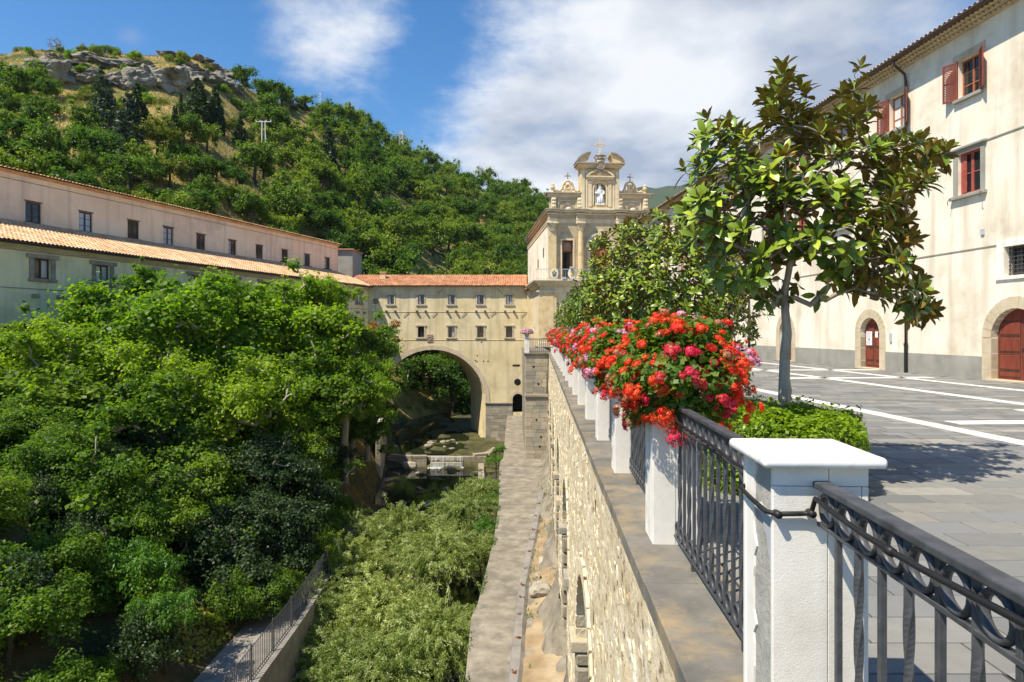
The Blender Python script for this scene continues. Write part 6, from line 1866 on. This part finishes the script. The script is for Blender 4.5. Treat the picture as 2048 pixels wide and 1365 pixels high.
for k, yy in enumerate((13.6, 20.3, 27.0, 33.7, 40.4)):
    p = RF(2.67, yy); t = thing('magnolia_tree', 'dense dark magnolia in the row behind the geranium boxes', 'tree', p, k * 1.9 + .4, 'magnolias along the terrace', (1.05, .98, .96, .97, .98)[k])
    link('crown', dense_leaves, t); link('trunk', dense_trunk, t)
    hedge(p, 'clipped green hedge under a dense magnolia of the row', k + 1)

# ---------------- broadleaf crowns
def crown_proto(name, seed, mat, nclump, each, leaf, R=(1, 1, .85), clump=(.20, .34), trunkmat='bark_dark', ntr=40, lw=.75, up=.55, lift=2.0, lumps=.22, droop=0.0, flat=.8, rt=.012, loose=False):
    rg = np.random.default_rng(seed)
    d = sphere_dirs(rg, nclump); d[:, 2] = np.where(d[:, 2] < -.55, -d[:, 2] * .6, d[:, 2])
    rr = rg.uniform(.30, 1.0, nclump) ** .42 * (1 + lumps * np.sin(d[:, 0] * 3.1 + seed) * np.cos(d[:, 1] * 2.7 + 2 * seed) + lumps * .6 * np.sin(d[:, 2] * 5 + d[:, 0] * 4 + seed))
    rc = rg.uniform(clump[0], clump[1], nclump)
    if loose:                                        # boughs: clumps gather round fewer limbs, gaps between them
        nb_ = max(8, nclump // 5); pick = rg.integers(0, nb_, nclump)
        d = d[pick] + rg.normal(0, .17, (nclump, 3)); rr = rr[pick] * rg.uniform(.85, 1.1, nclump)
    C = d * (rr * (1 - clump[0] * .6))[:, None] * np.array(R)
    C[:, 2] += lift
    V, F, vr = leaf_clumps(rg, C, rc, each, leaf, leaf * lw, up=up, shell=.5, flat=flat, droop=droop, loose=loose)
    me = fastmesh('crown', V, F, mat, var=vr)
    tr = [(0, 0, -2.5), (.02, 0, 0), (0, .02, lift * .3), (.03, 0, lift * .5), (0, 0, lift * .68), (.02, .02, lift * .85)]
    sg = grow(rg, tr, C[:ntr], rt, wander=.15, power=.47)
    return me, segs_mesh('trunk', sg, trunkmat, 6)

def place(proto, name, lab, cat, c, s, rz, ground, group, lift=2.0, mat=None, sq=1.0):
    """c: crown centre; ground: height of the ground under it"""
    sq = sq * (1 + .13 * math.sin(c[0] * 3.3 + c[1] * 1.7)); o = thing(name, lab, cat, (c[0], c[1], ground), rz, group, (s * (1 + .12 * math.sin(c[0] * 5.1)), s, s * sq))
    off = (c[2] - ground) / (s * sq) - lift
    for nm_, me in zip(('crown', 'trunk'), proto):
        ch = link(nm_, me, o, loc=(0, 0, off))
        if mat and nm_ == 'crown':
            ch.material_slots[0].link = 'OBJECT'; ch.material_slots[0].material = MATS[mat]
    return o

OAK = [crown_proto('oak', s, 'leaf_oak', 230, (150, 190, 120)[s - 1], (.062, .050, .074)[s - 1], clump=(.10, .20), ntr=110, lumps=.34, flat=.75, up=.6, loose=True, rt=.010, trunkmat='bark') for s in (1, 2, 3)]
LEFT_TREES = [  # u, v, Z, R, proto, fresh
    (330, 690, 39, 5.0, 0, 1), (175, 760, 33, 3.9, 1, 1), (555, 670, 46, 4.8, 2, 1), (665, 700, 52, 3.9, 0, 0), (445, 610, 44, 2.6, 1, 1), (290, 575, 42, 1.6, 2, 1), (640, 610, 50, 2.9, 1, 1),
    (25, 720, 33, 2.4, 2, 0), (60, 850, 28, 3.4, 2, 0), (255, 880, 30, 3.6, 0, 0), (430, 840, 35, 3.9, 1, 1), (590, 800, 41, 3.6, 2, 0), (690, 790, 46, 3.0, 1, 1), (735, 700, 57, 2.5, 2, 0),
    (40, 1010, 24, 2.7, 1, 0), (180, 1040, 24, 2.5, 2, 0), (330, 1000, 28, 2.7, 0, 0), (480, 960, 32, 2.6, 1, 0), (110, 1150, 21.5, 1.8, 0, 0), (705, 860, 50, 2.2, 2, 0), (0, 930, 26, 2.6, 0, 0), (560, 900, 37, 2.2, 0, 0), (500, 1060, 29, 2.4, 1, 0), (590, 985, 34, 2.2, 2, 0), (400, 1130, 26, 2.2, 0, 0), (300, 1085, 25, 2.0, 1, 0), (455, 1180, 25, 1.7, 2, 0), (560, 1100, 29, 1.8, 0, 0), (210, 1190, 21, 1.5, 2, 0), (640, 930, 42, 2.2, 1, 0), (20, 1130, 21, 1.8, 2, 0)]
for k, (u, v, Z, R, pi, fresh) in enumerate(LEFT_TREES):
    c = P(u, v, Z)
    g = valley_z(c.x, c.y)
    lab = 'bright leafy oak in front of the long left wing' if v < 720 else 'oak low on the bank above the fenced walkway, shade put into its leaf colour' if (v > 925 and u > 380) else ('leafy green oak on the left bank below the grey wall' if v < 880 else 'shaded oak low on the left bank above the stream')
    place(OAK[pi], 'oak_tree', lab, 'tree', c, R, k * 1.37, min(g, c.z - R * 1.2), 'oaks on the left bank' + (' by the wing' if v < 720 else (' mid slope' if v < 880 else ' low down' if not (v > 925 and u > 380) else ' with shade in the leaf colour')), mat='leaf_oak_fresh' if fresh else ('leaf_dark' if (v > 925 and u > 380) else None))  # low oaks take darker leaves: the bank's shade is put into their colour
# the browning branch
rg = np.random.default_rng(12)
me = fastmesh('crown', *leaf_clumps(rg, rg.normal(size=(14, 3)) * np.array([1.1, .8, .9]), np.full(14, .55), 120, .20, .15)[:2], 'leaf_rust', var=rg.random(14 * 120 * 4))
o = thing('browning_bush', 'orange brown dying foliage among the oaks beside the bridge house', 'bush', P(742, 668, 56))
link('crown', me, o)
link('stem', segs_mesh('stem', [(np.array([0., 0, .3]), np.array([-.4, .6, -2.5]), .05, .12), (np.array([-.4, .6, -2.5]), np.array([-.5, .8, -9.5]), .12, .2)], 'bark_dark'), o)

BUSH = [crown_proto('bush', 40 + s, 'leaf_oak', 60, 110, .075, clump=(.22, .36), ntr=14, lift=.75, rt=.012) for s in range(3)]
rb = random.Random(17)
cnt = 0
for k in range(700):
    y = rb.uniform(16, 70); xs = stream_left(y); dmax = min(14, xs - building_line(y) - 1) if y > 30 else 14
    if dmax < 1: continue
    x = xs - (2.4 if y < 36 else .6) - rb.random() ** 1.3 * dmax
    if y < 36 and xs - x < 2.5: continue
    if 44 < y < 64 and xs - x < 3.2: continue
    s = rb.uniform(.6, 1.5); z = valley_z(x, y)
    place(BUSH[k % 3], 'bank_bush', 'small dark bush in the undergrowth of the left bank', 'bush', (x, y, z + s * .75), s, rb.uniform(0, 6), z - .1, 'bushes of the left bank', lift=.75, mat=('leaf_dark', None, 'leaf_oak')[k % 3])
    cnt += 1
    if cnt >= 190: break
# a light feathery young tree lower down
FERN = [crown_proto('fern', 60 + s, 'leaf_fern', 40, 120, .11, clump=(.22, .36), ntr=16, lift=1.0, lw=.34, droop=.5, rt=.012) for s in range(2)]
for (u, v, Z, R, lab, gl) in ((265, 1155, 21, 1.3, 'feathery bright green sapling in the shade of the left bank', 0), (330, 1225, 20, 1.1, 'lower feathery sapling just above the ivy on the left bank', 1)):
    c = P(u, v, Z); g = valley_z(c.x, c.y); place(FERN[gl], 'feathery_sapling', lab, 'tree', c, R, gl * 2, min(g, c.z - R), None, lift=1.0)
for k, (u, v, Z, R) in enumerate(((992, 925, 50, .85), (984, 975, 46, 1.0), (978, 1012, 42, 1.1), (1000, 900, 53, .6), (968, 1060, 38, .9))):
    c = P(u, v, Z); place(FERN[k % 2], 'edge_shrub', 'fresh green feathery shrub growing over the edge of the lower walkway', 'bush', c, R, k, c.z - R * 1.4, 'green shrubs on the walkway edge', lift=1.0)

for k in range(20):
    y = rb.uniform(24, 36); x = stream_left(y) - rb.uniform(.7, 2.4); s = rb.uniform(.7, 1.2); z = valley_z(x, y)
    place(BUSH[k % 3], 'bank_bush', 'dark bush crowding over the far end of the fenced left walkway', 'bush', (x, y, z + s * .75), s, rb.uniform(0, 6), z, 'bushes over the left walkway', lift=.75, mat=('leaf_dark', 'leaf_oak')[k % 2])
# willows in the stream bed
def willow_proto(seed):
    rg = np.random.default_rng(seed); n = 210
    d = sphere_dirs(rg, n); d[:, 2] = np.abs(d[:, 2]) * 1.0 - .25
    C = d * (rg.uniform(.35, 1.08, n) ** .6)[:, None] * np.array([1, 1, .9]); C[:, 2] += 1.5
    ns, per = 620, 64                                # fine sprays that rise, arch over and hang
    dd = sphere_dirs(rg, ns); dd[:, 2] = np.abs(dd[:, 2]) * .9 + .1
    p0 = np.array([0, 0, 1.25]) + dd * rg.uniform(.15, .72, ns)[:, None] * np.array([1, 1, .85])
    gd = dd * .8 + np.array([0, 0, .35]) + .3 * rg.normal(size=(ns, 3)); Ls = rg.uniform(.28, .58, ns)
    t = rg.random((ns, per)) ** .8
    pos = p0[:, None] + gd[:, None] * (Ls[:, None] * t)[..., None]; pos[..., 2] -= .75 * Ls[:, None] * t * t
    pos = pos + .022 * rg.normal(size=pos.shape)
    tan = gd[:, None] * np.ones((1, per, 1)); tan = tan - np.array([0, 0, 1.0]) * (1.5 * t)[..., None]
    sv = np.clip(rg.normal(.5, .25, ns)[:, None] + .16 * rg.normal(size=(ns, per)), 0, 1)
    V1, F1, v1 = leaves(rg, pos.reshape(-1, 3), rg.normal(size=(ns * per, 3)) + np.array([0, 0, .5]), .075, .017, sv.ravel(), axis=tan.reshape(-1, 3), jitter=.45)
    tr = [(0, 0, -2), (0, 0, -.2), (.05, 0, .2), (0, .05, .5), (0, 0, .8)]
    return fastmesh('crown', V1, F1, 'leaf_willow', var=v1), segs_mesh('trunk', grow(rg, tr, C[:60] * np.array([.8, .8, .8]), .0042, power=.5), 'bark_dark', 5)
WIL = [willow_proto(1), willow_proto(2)]
for k, (u, v, Z, R) in enumerate(((930, 1015, 41, 2.2), (800, 1075, 36, 2.9), (880, 1110, 33, 2.4), (690, 1130, 32, 2.2), (625, 1235, 28, 2.0), (770, 1220, 28, 2.6), (870, 1270, 26, 2.2), (760, 1345, 24, 2.2), (960, 1100, 34, 1.3), (710, 1060, 37, 1.7), (590, 1275, 26, 1.7), (680, 1330, 24.5, 1.9), (960, 975, 44, 1.4), (650, 1165, 30, 1.9), (610, 1200, 27.5, 1.6))):
    c = P(u, v, Z); place(WIL[k % 2], 'willow', 'silvery green willow bush crowding the stream bed beside the lower walkway', 'tree', c, R, k * 2.2, min(bed_z(Z), c.z - R * .8), 'willows in the stream bed', lift=1.5)

# ivy over the lower left bank, dry grass on the bare bank
rg = np.random.default_rng(30); pts = []
for k in range(30000):
    x, y = rg.uniform(-21, -9.9), rg.uniform(13, 26)
    if stream_left(y) - x < 2.1: continue
    m_ = fbm(x, y, .35, 3, 4.0)
    if m_ < -.15: continue
    pts.append((x, y, valley_z(x, y) + rg.uniform(.0, .16)))
pts = np.array(pts); n = len(pts)
V, F, vr = leaves(rg, pts, np.array([.55, -.15, 1]) + .4 * rg.normal(size=(n, 3)), .13, .12, np.clip(rg.normal(.5, .25, n) + .25 * np.sin(pts[:, 0] * 1.3) * np.cos(pts[:, 1]), 0, 1))
tag(link('ivy', fastmesh('ivy', V, F, 'leaf_ivy', var=vr)), 'yellow green ivy carpeting the lower left bank', 'ivy', kind='stuff')
def blades(rg, pts, L, W, mat, name, lab):
    n = len(pts); ax = np.array([0, 0, 1.0]) + .45 * rg.normal(size=(n, 3)); nr = rg.normal(size=(n, 3)); nr[:, 2] *= .2
    V, F, vr = leaves(rg, pts, nr, L, W, np.clip(rg.normal(.5, .28, n), 0, 1), axis=ax, jitter=.1)
    tag(link(name, fastmesh(name, V, F, mat, var=vr)), lab, 'grass', kind='stuff')
pts = []
for k in range(26000):
    y = rg.uniform(34, 68); x = stream_left(y) - rg.uniform(.1, 8)
    if fbm(x, y, .3, 3, 2.0) < -.12: continue
    pts.append((x, y, valley_z(x, y) + .1))
blades(rg, np.array(pts), .42, .03, 'dry_grass', 'bank_grass', 'dry brown grass on the steep left bank by the stream')

# ---------------- hill vegetation
HTREE = [crown_proto('hill', 80 + s, 'leaf_hill', 100, 62, .10, clump=(.14, .28), flat=.85, up=.5, loose=True, lumps=.34, ntr=22, lift=1.55, rt=.014) for s in range(5)]
HDENSE = HTREE
def cone_proto(seed, mat, w, levels, each, leaf):
    rg = np.random.default_rng(seed); C, R = [], []
    for k in range(levels):
        f = k / levels; r = w * (1 - f) ** .8 + .02; m = max(3, int(9 * (1 - f) + 3))
        for q in range(m):
            a = rg.uniform(0, 6.28); C.append((r * .7 * math.cos(a), r * .7 * math.sin(a), .15 + f * 1.8)); R.append(max(.05, r * .42))
    V, F, vr = leaf_clumps(rg, np.array(C), np.array(R), each, leaf, leaf * .5, up=.3, shell=.3, flat=1.0)
    return fastmesh('crown', V, F, mat, var=vr), segs_mesh('trunk', [(np.array([0., 0, -1]), np.array([0, 0, .6]), .05, .04), (np.array([0, 0, .6]), np.array([0, 0, 1.9]), .04, .01)], 'bark_dark')
CONIF = [cone_proto(5, 'leaf_dark', .48, 17, 26, .11), cone_proto(6, 'leaf_bluish', .55, 14, 28, .12)]
CYP = [cone_proto(7, 'leaf_dark', .17, 22, 22, .08)]
# keep a note of where the hill lies in the picture to plant like with like
rh = random.Random(23)
def proj(p): return 1024 + FPX * p[0] / p[1], 662 - FPX * (p[2] - EYE) / p[1]
planted = []
def free(p, r):
    return all((p[0] - q[0]) ** 2 + (p[1] - q[1]) ** 2 > (r + q[2]) ** 2 for q in planted)
def plant(u, t, s, kind='broad', lab=None, mat=None, force=False):
    p = hill_pt(u, t)
    rr = s * .62
    if not force and not free(p, rr * .62): return False
    planted.append((p.x, p.y, rr))
    if kind == 'broad':
        place(rh.choice(HTREE), 'broadleaf_tree', lab or 'green broadleaf tree in the wood covering the hillside', 'tree', (p.x, p.y, p.z + s * 1.05), s, rh.uniform(0, 6.28), p.z - .2, 'broadleaf trees on the hillside' if lab is None else None, lift=1.55, mat=mat)
    elif kind == 'conifer':
        place(CONIF[0 if mat is None else 1], 'conifer', lab, 'tree', (p.x, p.y, p.z + s * 1.0), s, rh.uniform(0, 6), p.z - .2, 'dark conifers on the hillside', lift=1.0)
    elif kind == 'cypress':
        place(CYP[0], 'cypress', lab, 'tree', (p.x, p.y, p.z + s * 1.0), s, rh.uniform(0, 6), p.z - .2, 'cypresses on the hillside', lift=1.0)
    elif kind == 'shrub':
        place(rh.choice(BUSH), 'hill_shrub', 'low round shrub on the dry grass of the hilltop', 'bush', (p.x, p.y, p.z + s * .55), s, rh.uniform(0, 6), p.z - .2, 'shrubs on the hilltop', lift=.75, mat=mat)
    return True
def t_for(u, v):
    """how far up the slope the ground meets that height in the picture"""
    best, bt = 1e9, .5
    for t in np.linspace(0, 1, 60):
        e = abs(proj(hill_pt(u, t))[1] - v)
        if e < best: best, bt = e, t
    return bt
for (u, v, s) in ((255, 330, 5.2), (655, 345, 5.6), (430, 262, 4.0), (395, 250, 4.6), (205, 270, 5.0), (275, 265, 4.2), (480, 300, 3.4)):
    plant(u, t_for(u, v), s, 'conifer', 'tall dark conifer standing out among the hillside trees', mat='b' if u in (205, 255) else None, force=True)
for (u, v, s) in ((362, 250, 2.8), (422, 262, 2.6), (445, 270, 2.4), (635, 330, 2.6), (695, 330, 3.0), (350, 320, 4.2), (410, 255, 2.5)):
    plant(u, t_for(u, v), s, 'cypress', 'slender dark cypress on the grassy hillside', force=True)
plant(315, t_for(315, 330), 3.4, lab='yellow green tree glowing among the darker hillside trees', mat='leaf_yellow', force=True)
plant(340, t_for(340, 385), 2.4, lab='small yellowish tree just above the pink wing roof', mat='leaf_yellow', force=True)
_p = hill_pt(526, t_for(526, 322)); [planted.append((_p.x * f, _p.y * f, 4.2)) for f in (1.0, .965, .93)]
nb = 0
for k in range(6000):
    if nb >= 290: break
    u = rh.uniform(-60, 1130); t = rh.random()
    p = hill_pt(u, t); pu, pv = proj(p)
    if pu < 480:
        dens = .9 if pv > 340 else (.26 if pv > 290 else (.06 if pv > 235 else .0))
        if 100 < pu < 220 and 240 < pv < 270: dens = .05
        if pu < 110 and 150 < pv < 300: dens = .35
        s = rh.uniform(1.7, 3.3)
    else:
        dens = 1.0
        if 545 < pu < 650 and 235 < pv < 345: dens = .06
        if pu < 560 and 200 < pv < 330: dens = .30
        s = rh.uniform(2.6, 4.4) * (1 + .15 * (pu > 700))
    if rh.random() > dens: continue
    if plant(u, t, s): nb += 1
for k in range(220):
    u = rh.uniform(-40, 640); t = rh.uniform(.45, 1.02)
    p = hill_pt(u, t); pu, pv = proj(p)
    if pv > 330: continue
    plant(u, t, rh.uniform(.6, 1.6), 'shrub', mat=rh.choice(('leaf_hill', 'leaf_oak_fresh', 'leaf_yellow', 'leaf_hill')))
# trees seen through the arch, in the shade beyond
for k, (u, v, Z, R) in enumerate(((905, 770, 92, 3.4), (935, 815, 94, 2.6), (860, 740, 96, 3.6), (930, 720, 98, 3.8), (880, 825, 99, 3.0), (820, 760, 95, 3.4), (800, 820, 92, 2.6), (835, 700, 102, 4.2), (960, 770, 100, 3.6), (850, 850, 104, 2.6), (910, 690, 104, 4.0))):
    c = P(u, v, Z); place(HTREE[k % 5], 'broadleaf_tree', 'shaded tree beyond the great arch of the bridge house', 'tree', c, R, k * 1.1, min(c.z - R, -9.5), 'trees beyond the arch', lift=1.55)
for k in range(46):
    y = rh.uniform(77, 108); x = stream_left(y) - rh.uniform(-.3, 9)
    s = rh.uniform(.9, 2.2); z = valley_z(x, y)
    place(BUSH[k % 3], 'bank_bush', 'dark bush on the shaded bank beyond the great arch', 'bush', (x, y, z + s * .6), s, rh.uniform(0, 6), z - .1, 'bushes beyond the arch', lift=.75, mat=('leaf_dark', 'leaf_hill')[k % 2])
# dry hill grass
pts = []
for k in range(42000):
    u = rg.uniform(-60, 720); t = rg.uniform(.15, 1.03)
    p = hill_pt(u, t)
    pts.append((p.x, p.y, p.z + .18))
blades(rg, np.array(pts), .75, .10, 'dry_grass', 'hill_grass', 'golden dry grass covering the open parts of the hill')

# bare trees
def bare(seed, s, wide):
    rg = np.random.default_rng(seed); n = 70
    d = sphere_dirs(rg, n); d[:, 2] = np.abs(d[:, 2])
    C = d * rg.uniform(.5, 1, n)[:, None] * np.array([wide, wide, 1.0]); C[:, 2] += .7
    return segs_mesh('bare_tree', grow(rg, [(0, 0, -.3), (0, 0, .1), (.03, 0, .35), (0, .02, .6), (0, 0, .8)], C, .011, wander=.2, power=.42), 'dead_wood', 5)
DEAD = [bare(3, 1, .8), bare(4, 1, .95)]
for k, (u, v, s, lab) in enumerate(((112, 100, 2.6, 'bare dead tree alone on the summit skyline'), (658, 300, 3.2, 'pale leafless tree on the grassy slope'), (690, 305, 3.0, 'second pale leafless tree beside the slope wood'), (35, 205, 3.6, 'leafless grey tree left of the big pale boulder'))):
    t = t_for(u, v) if k else 1.0; p = hill_pt(u, t); o = link('bare_tree', DEAD[k % 2], loc=(p.x, p.y, p.z - .1)); o.scale = (s,) * 3; o.rotation_euler = (0, 0, k * 1.3); tag(o, lab, 'tree')

# ---------------- rocks of the summit
HROCK = [rock_mesh('rock_outcrop', 50 + s, 'hill_rock', .75, 16, 4) for s in range(5)]
RK = [(95, 160, 4.6, 3.6, 'largest smooth pale boulder below the hilltop'), (70, 150, 3.0, 2.4, None), (190, 165, 3.0, 1.8, None), (225, 160, 2.8, 2.0, None), (262, 165, 3.2, 3.0, None), (300, 165, 3.4, 2.8, None), (335, 168, 4.2, 3.4, 'cracked grey crag in the middle of the summit cliff'), (375, 165, 3.4, 3.0, None),
      (410, 160, 3.0, 2.4, None), (440, 165, 3.2, 2.6, None), (465, 180, 2.4, 2.0, None), (150, 130, 2.6, 1.2, None), (175, 120, 3.2, 1.3, None), (215, 125, 3.0, 1.2, None), (250, 128, 2.6, 1.0, None), (110, 118, 2.2, 1.0, None), (340, 112, 2.6, 1.0, None), (400, 120, 3.0, 1.0, None),
      (425, 135, 2.4, 1.2, None), (130, 150, 2.6, 1.5, None), (290, 135, 2.4, 1.0, None), (90, 108, 1.8, .8, None), (575, 188, 2.4, 1.4, None), (600, 200, 3.0, 1.2, None), (622, 208, 2.2, .9, None), (40, 150, 2.5, 1.8, None), (385, 140, 2.8, 1.4, None), (445, 150, 2.4, 1.4, None)]
for k, (u, v, w, hh_, lab) in enumerate(RK):
    t = t_for(u, v); p = hill_pt(u, t); o = link('rock_outcrop', HROCK[k % 5], loc=(p.x, p.y, p.z + hh_ * .12)); w *= 1.15
    o.scale = (w * 1.0, w * .8, hh_ * .98); o.rotation_euler = (rh.uniform(-.15, .15), rh.uniform(-.2, .2), rh.uniform(-.6, .6) + (math.pi if k % 2 else 0))
    tag(o, lab or 'grey weathered rock outcrop on the grassy hilltop', 'rock', None if lab else 'rock outcrops of the hilltop')

# ---------------- pylons and poles
def pylon(u, v, hgt, lab, Z=None, arms=3):
    t = t_for(u, v); p = hill_pt(u, t); o = thing('pylon', lab, 'pylon', (p.x, p.y, p.z - .3), .5, 'power line pylons on the ridge')
    mb = MB(); r = .055 * hgt / 14
    wb, wt = hgt * .085, hgt * .028
    lev = 8
    for k in range(lev):
        f0, f1 = k / lev, (k + 1) / lev; a, b_ = wb + (wt - wb) * f0, wb + (wt - wb) * f1; z0, z1 = hgt * f0, hgt * f1
        cor0 = [(-a, -a, z0), (a, -a, z0), (a, a, z0), (-a, a, z0)]; cor1 = [(-b_, -b_, z1), (b_, -b_, z1), (b_, b_, z1), (-b_, b_, z1)]
        for q in range(4):
            mb.tube([cor0[q], cor1[q]], r, 4, cap=False); mb.tube([cor0[q], cor1[(q + 1) % 4]], r * .7, 4, cap=False); mb.tube([cor0[(q + 1) % 4], cor1[q]], r * .7, 4, cap=False)
    mb.build('lattice', 'galvanised', o)
    for k in range(arms):
        z = hgt * (.80 + .085 * k); L = hgt * .15 * (1 - .12 * k); q = MB()
        q.tube([(-L, 0, z), (0, 0, z + hgt * .03), (L, 0, z)], r, 4); q.tube([(-L, 0, z), (L, 0, z)], r, 4)
        for s in (-1, 1): q.tube([(s * L, 0, z), (s * L, 0, z - hgt * .03)], r * .8, 4)
        q.build('cross_arm', 'galvanised', o)
    return Vector((p.x, p.y, p.z + hgt * .9))
tops = [pylon(802, 338, 13.0, 'tall lattice pylon rising from the wood in the middle of the slope'), pylon(702, 262, 8.6, 'lattice pylon on the ridge above the leafless trees', arms=2), pylon(960, 372, 9.5, 'lattice pylon with wide arms far along the wooded ridge', arms=2),
        pylon(640, 222, 6.0, 'faint small pylon beside the ridge rocks', arms=2), pylon(660, 224, 5.0, 'thin mast beside the faint small pylon on the ridge', arms=1)]
for a, b_ in ((0, 1), (0, 2), (1, 3)):
    A, B = tops[a], tops[b_]; q = MB()
    ln = thing('power_line', 'thin sagging power line between ' + ('two ridge pylons', 'the tall pylon and the far one', 'the leafless tree pylon and the faint one')[(0, 1, 2)[(a, b_) == (0, 2) and 1 or ((a, b_) == (1, 3) and 2 or 0)]], 'power line', A)
    pts = [(A + (B - A) * f - A) + Vector((0, 0, -3.0 * math.sin(math.pi * f))) for f in np.linspace(0, 1, 14)]
    q.tube(pts, .022, 3); q.build('wire', 'galvanised', ln)
p = hill_pt(526, t_for(526, 322)); o = thing('utility_pole', 'pale double concrete pole with cross arm on the slope', 'pole', (p.x, p.y, p.z - .2))
for dx in (-.25, .55): q = MB(); q.tube([(dx, 0, 0), (dx * .7, 0, 7.9)], [.12, .08], 8); q.build('post', 'white_smooth', o)
q = MB(); q.box(-1.3, 1.5, -.05, .05, 7.65, 7.76); q.build('cross_arm', 'white_smooth', o)
for x in (-1.3, -.5, .6, 1.5): q = MB(); q.lathe([(.07, 7.8), (.09, 7.92), (.05, 8.05)], 7, Matrix.Translation((x, 0, 0))); q.build('insulator', 'white_smooth', o)

# ---------------- weeds in the joints and along the edges
rg = np.random.default_rng(91); pts = []
for k in range(2600):
    r = rg.random(); y = rg.uniform(12, 46)
    if r < .35: pts.append((line_at(WALK_L, y) + rg.normal(.06, .05), y, -7.97))
    elif r < .7: pts.append((line_at(CURB, min(38, max(13, y))) + rg.normal(.28, .18), y, -7.92))
    else:
        q = RF(.62 + rg.normal(0, .12), y); pts.append((q.x, q.y, -7.6 + rg.normal(0, .12)))
pts = [p for p in pts if fbm(p[0], p[1], .8, 3, 2.2) > .02]
blades(rg, np.array(pts), .20, .028, 'leaf_fern', 'walkway_weeds', 'small green weeds along the edges of the lower walkway')
# ================================================================== HAZE
hz = MB().box(-1200, 3600, -200, 2700, -30, 600)
hm_ = bpy.data.materials.new('haze_air'); hm_.use_nodes = True
_nt = hm_.node_tree; _nt.nodes.clear()
_o = _nt.nodes.new('ShaderNodeOutputMaterial'); _v = _nt.nodes.new('ShaderNodeVolumePrincipled')
_v.inputs['Color'].default_value = (.72, .83, .95, 1); _v.inputs['Density'].default_value = .00006; _v.inputs['Anisotropy'].default_value = .2
_nt.links.new(_v.outputs[0], _o.inputs['Volume'])
MATS['haze_air'] = hm_
tag(hz.build('haze', 'haze_air'), 'thin bluish haze filling the valley air', 'haze', kind='stuff')
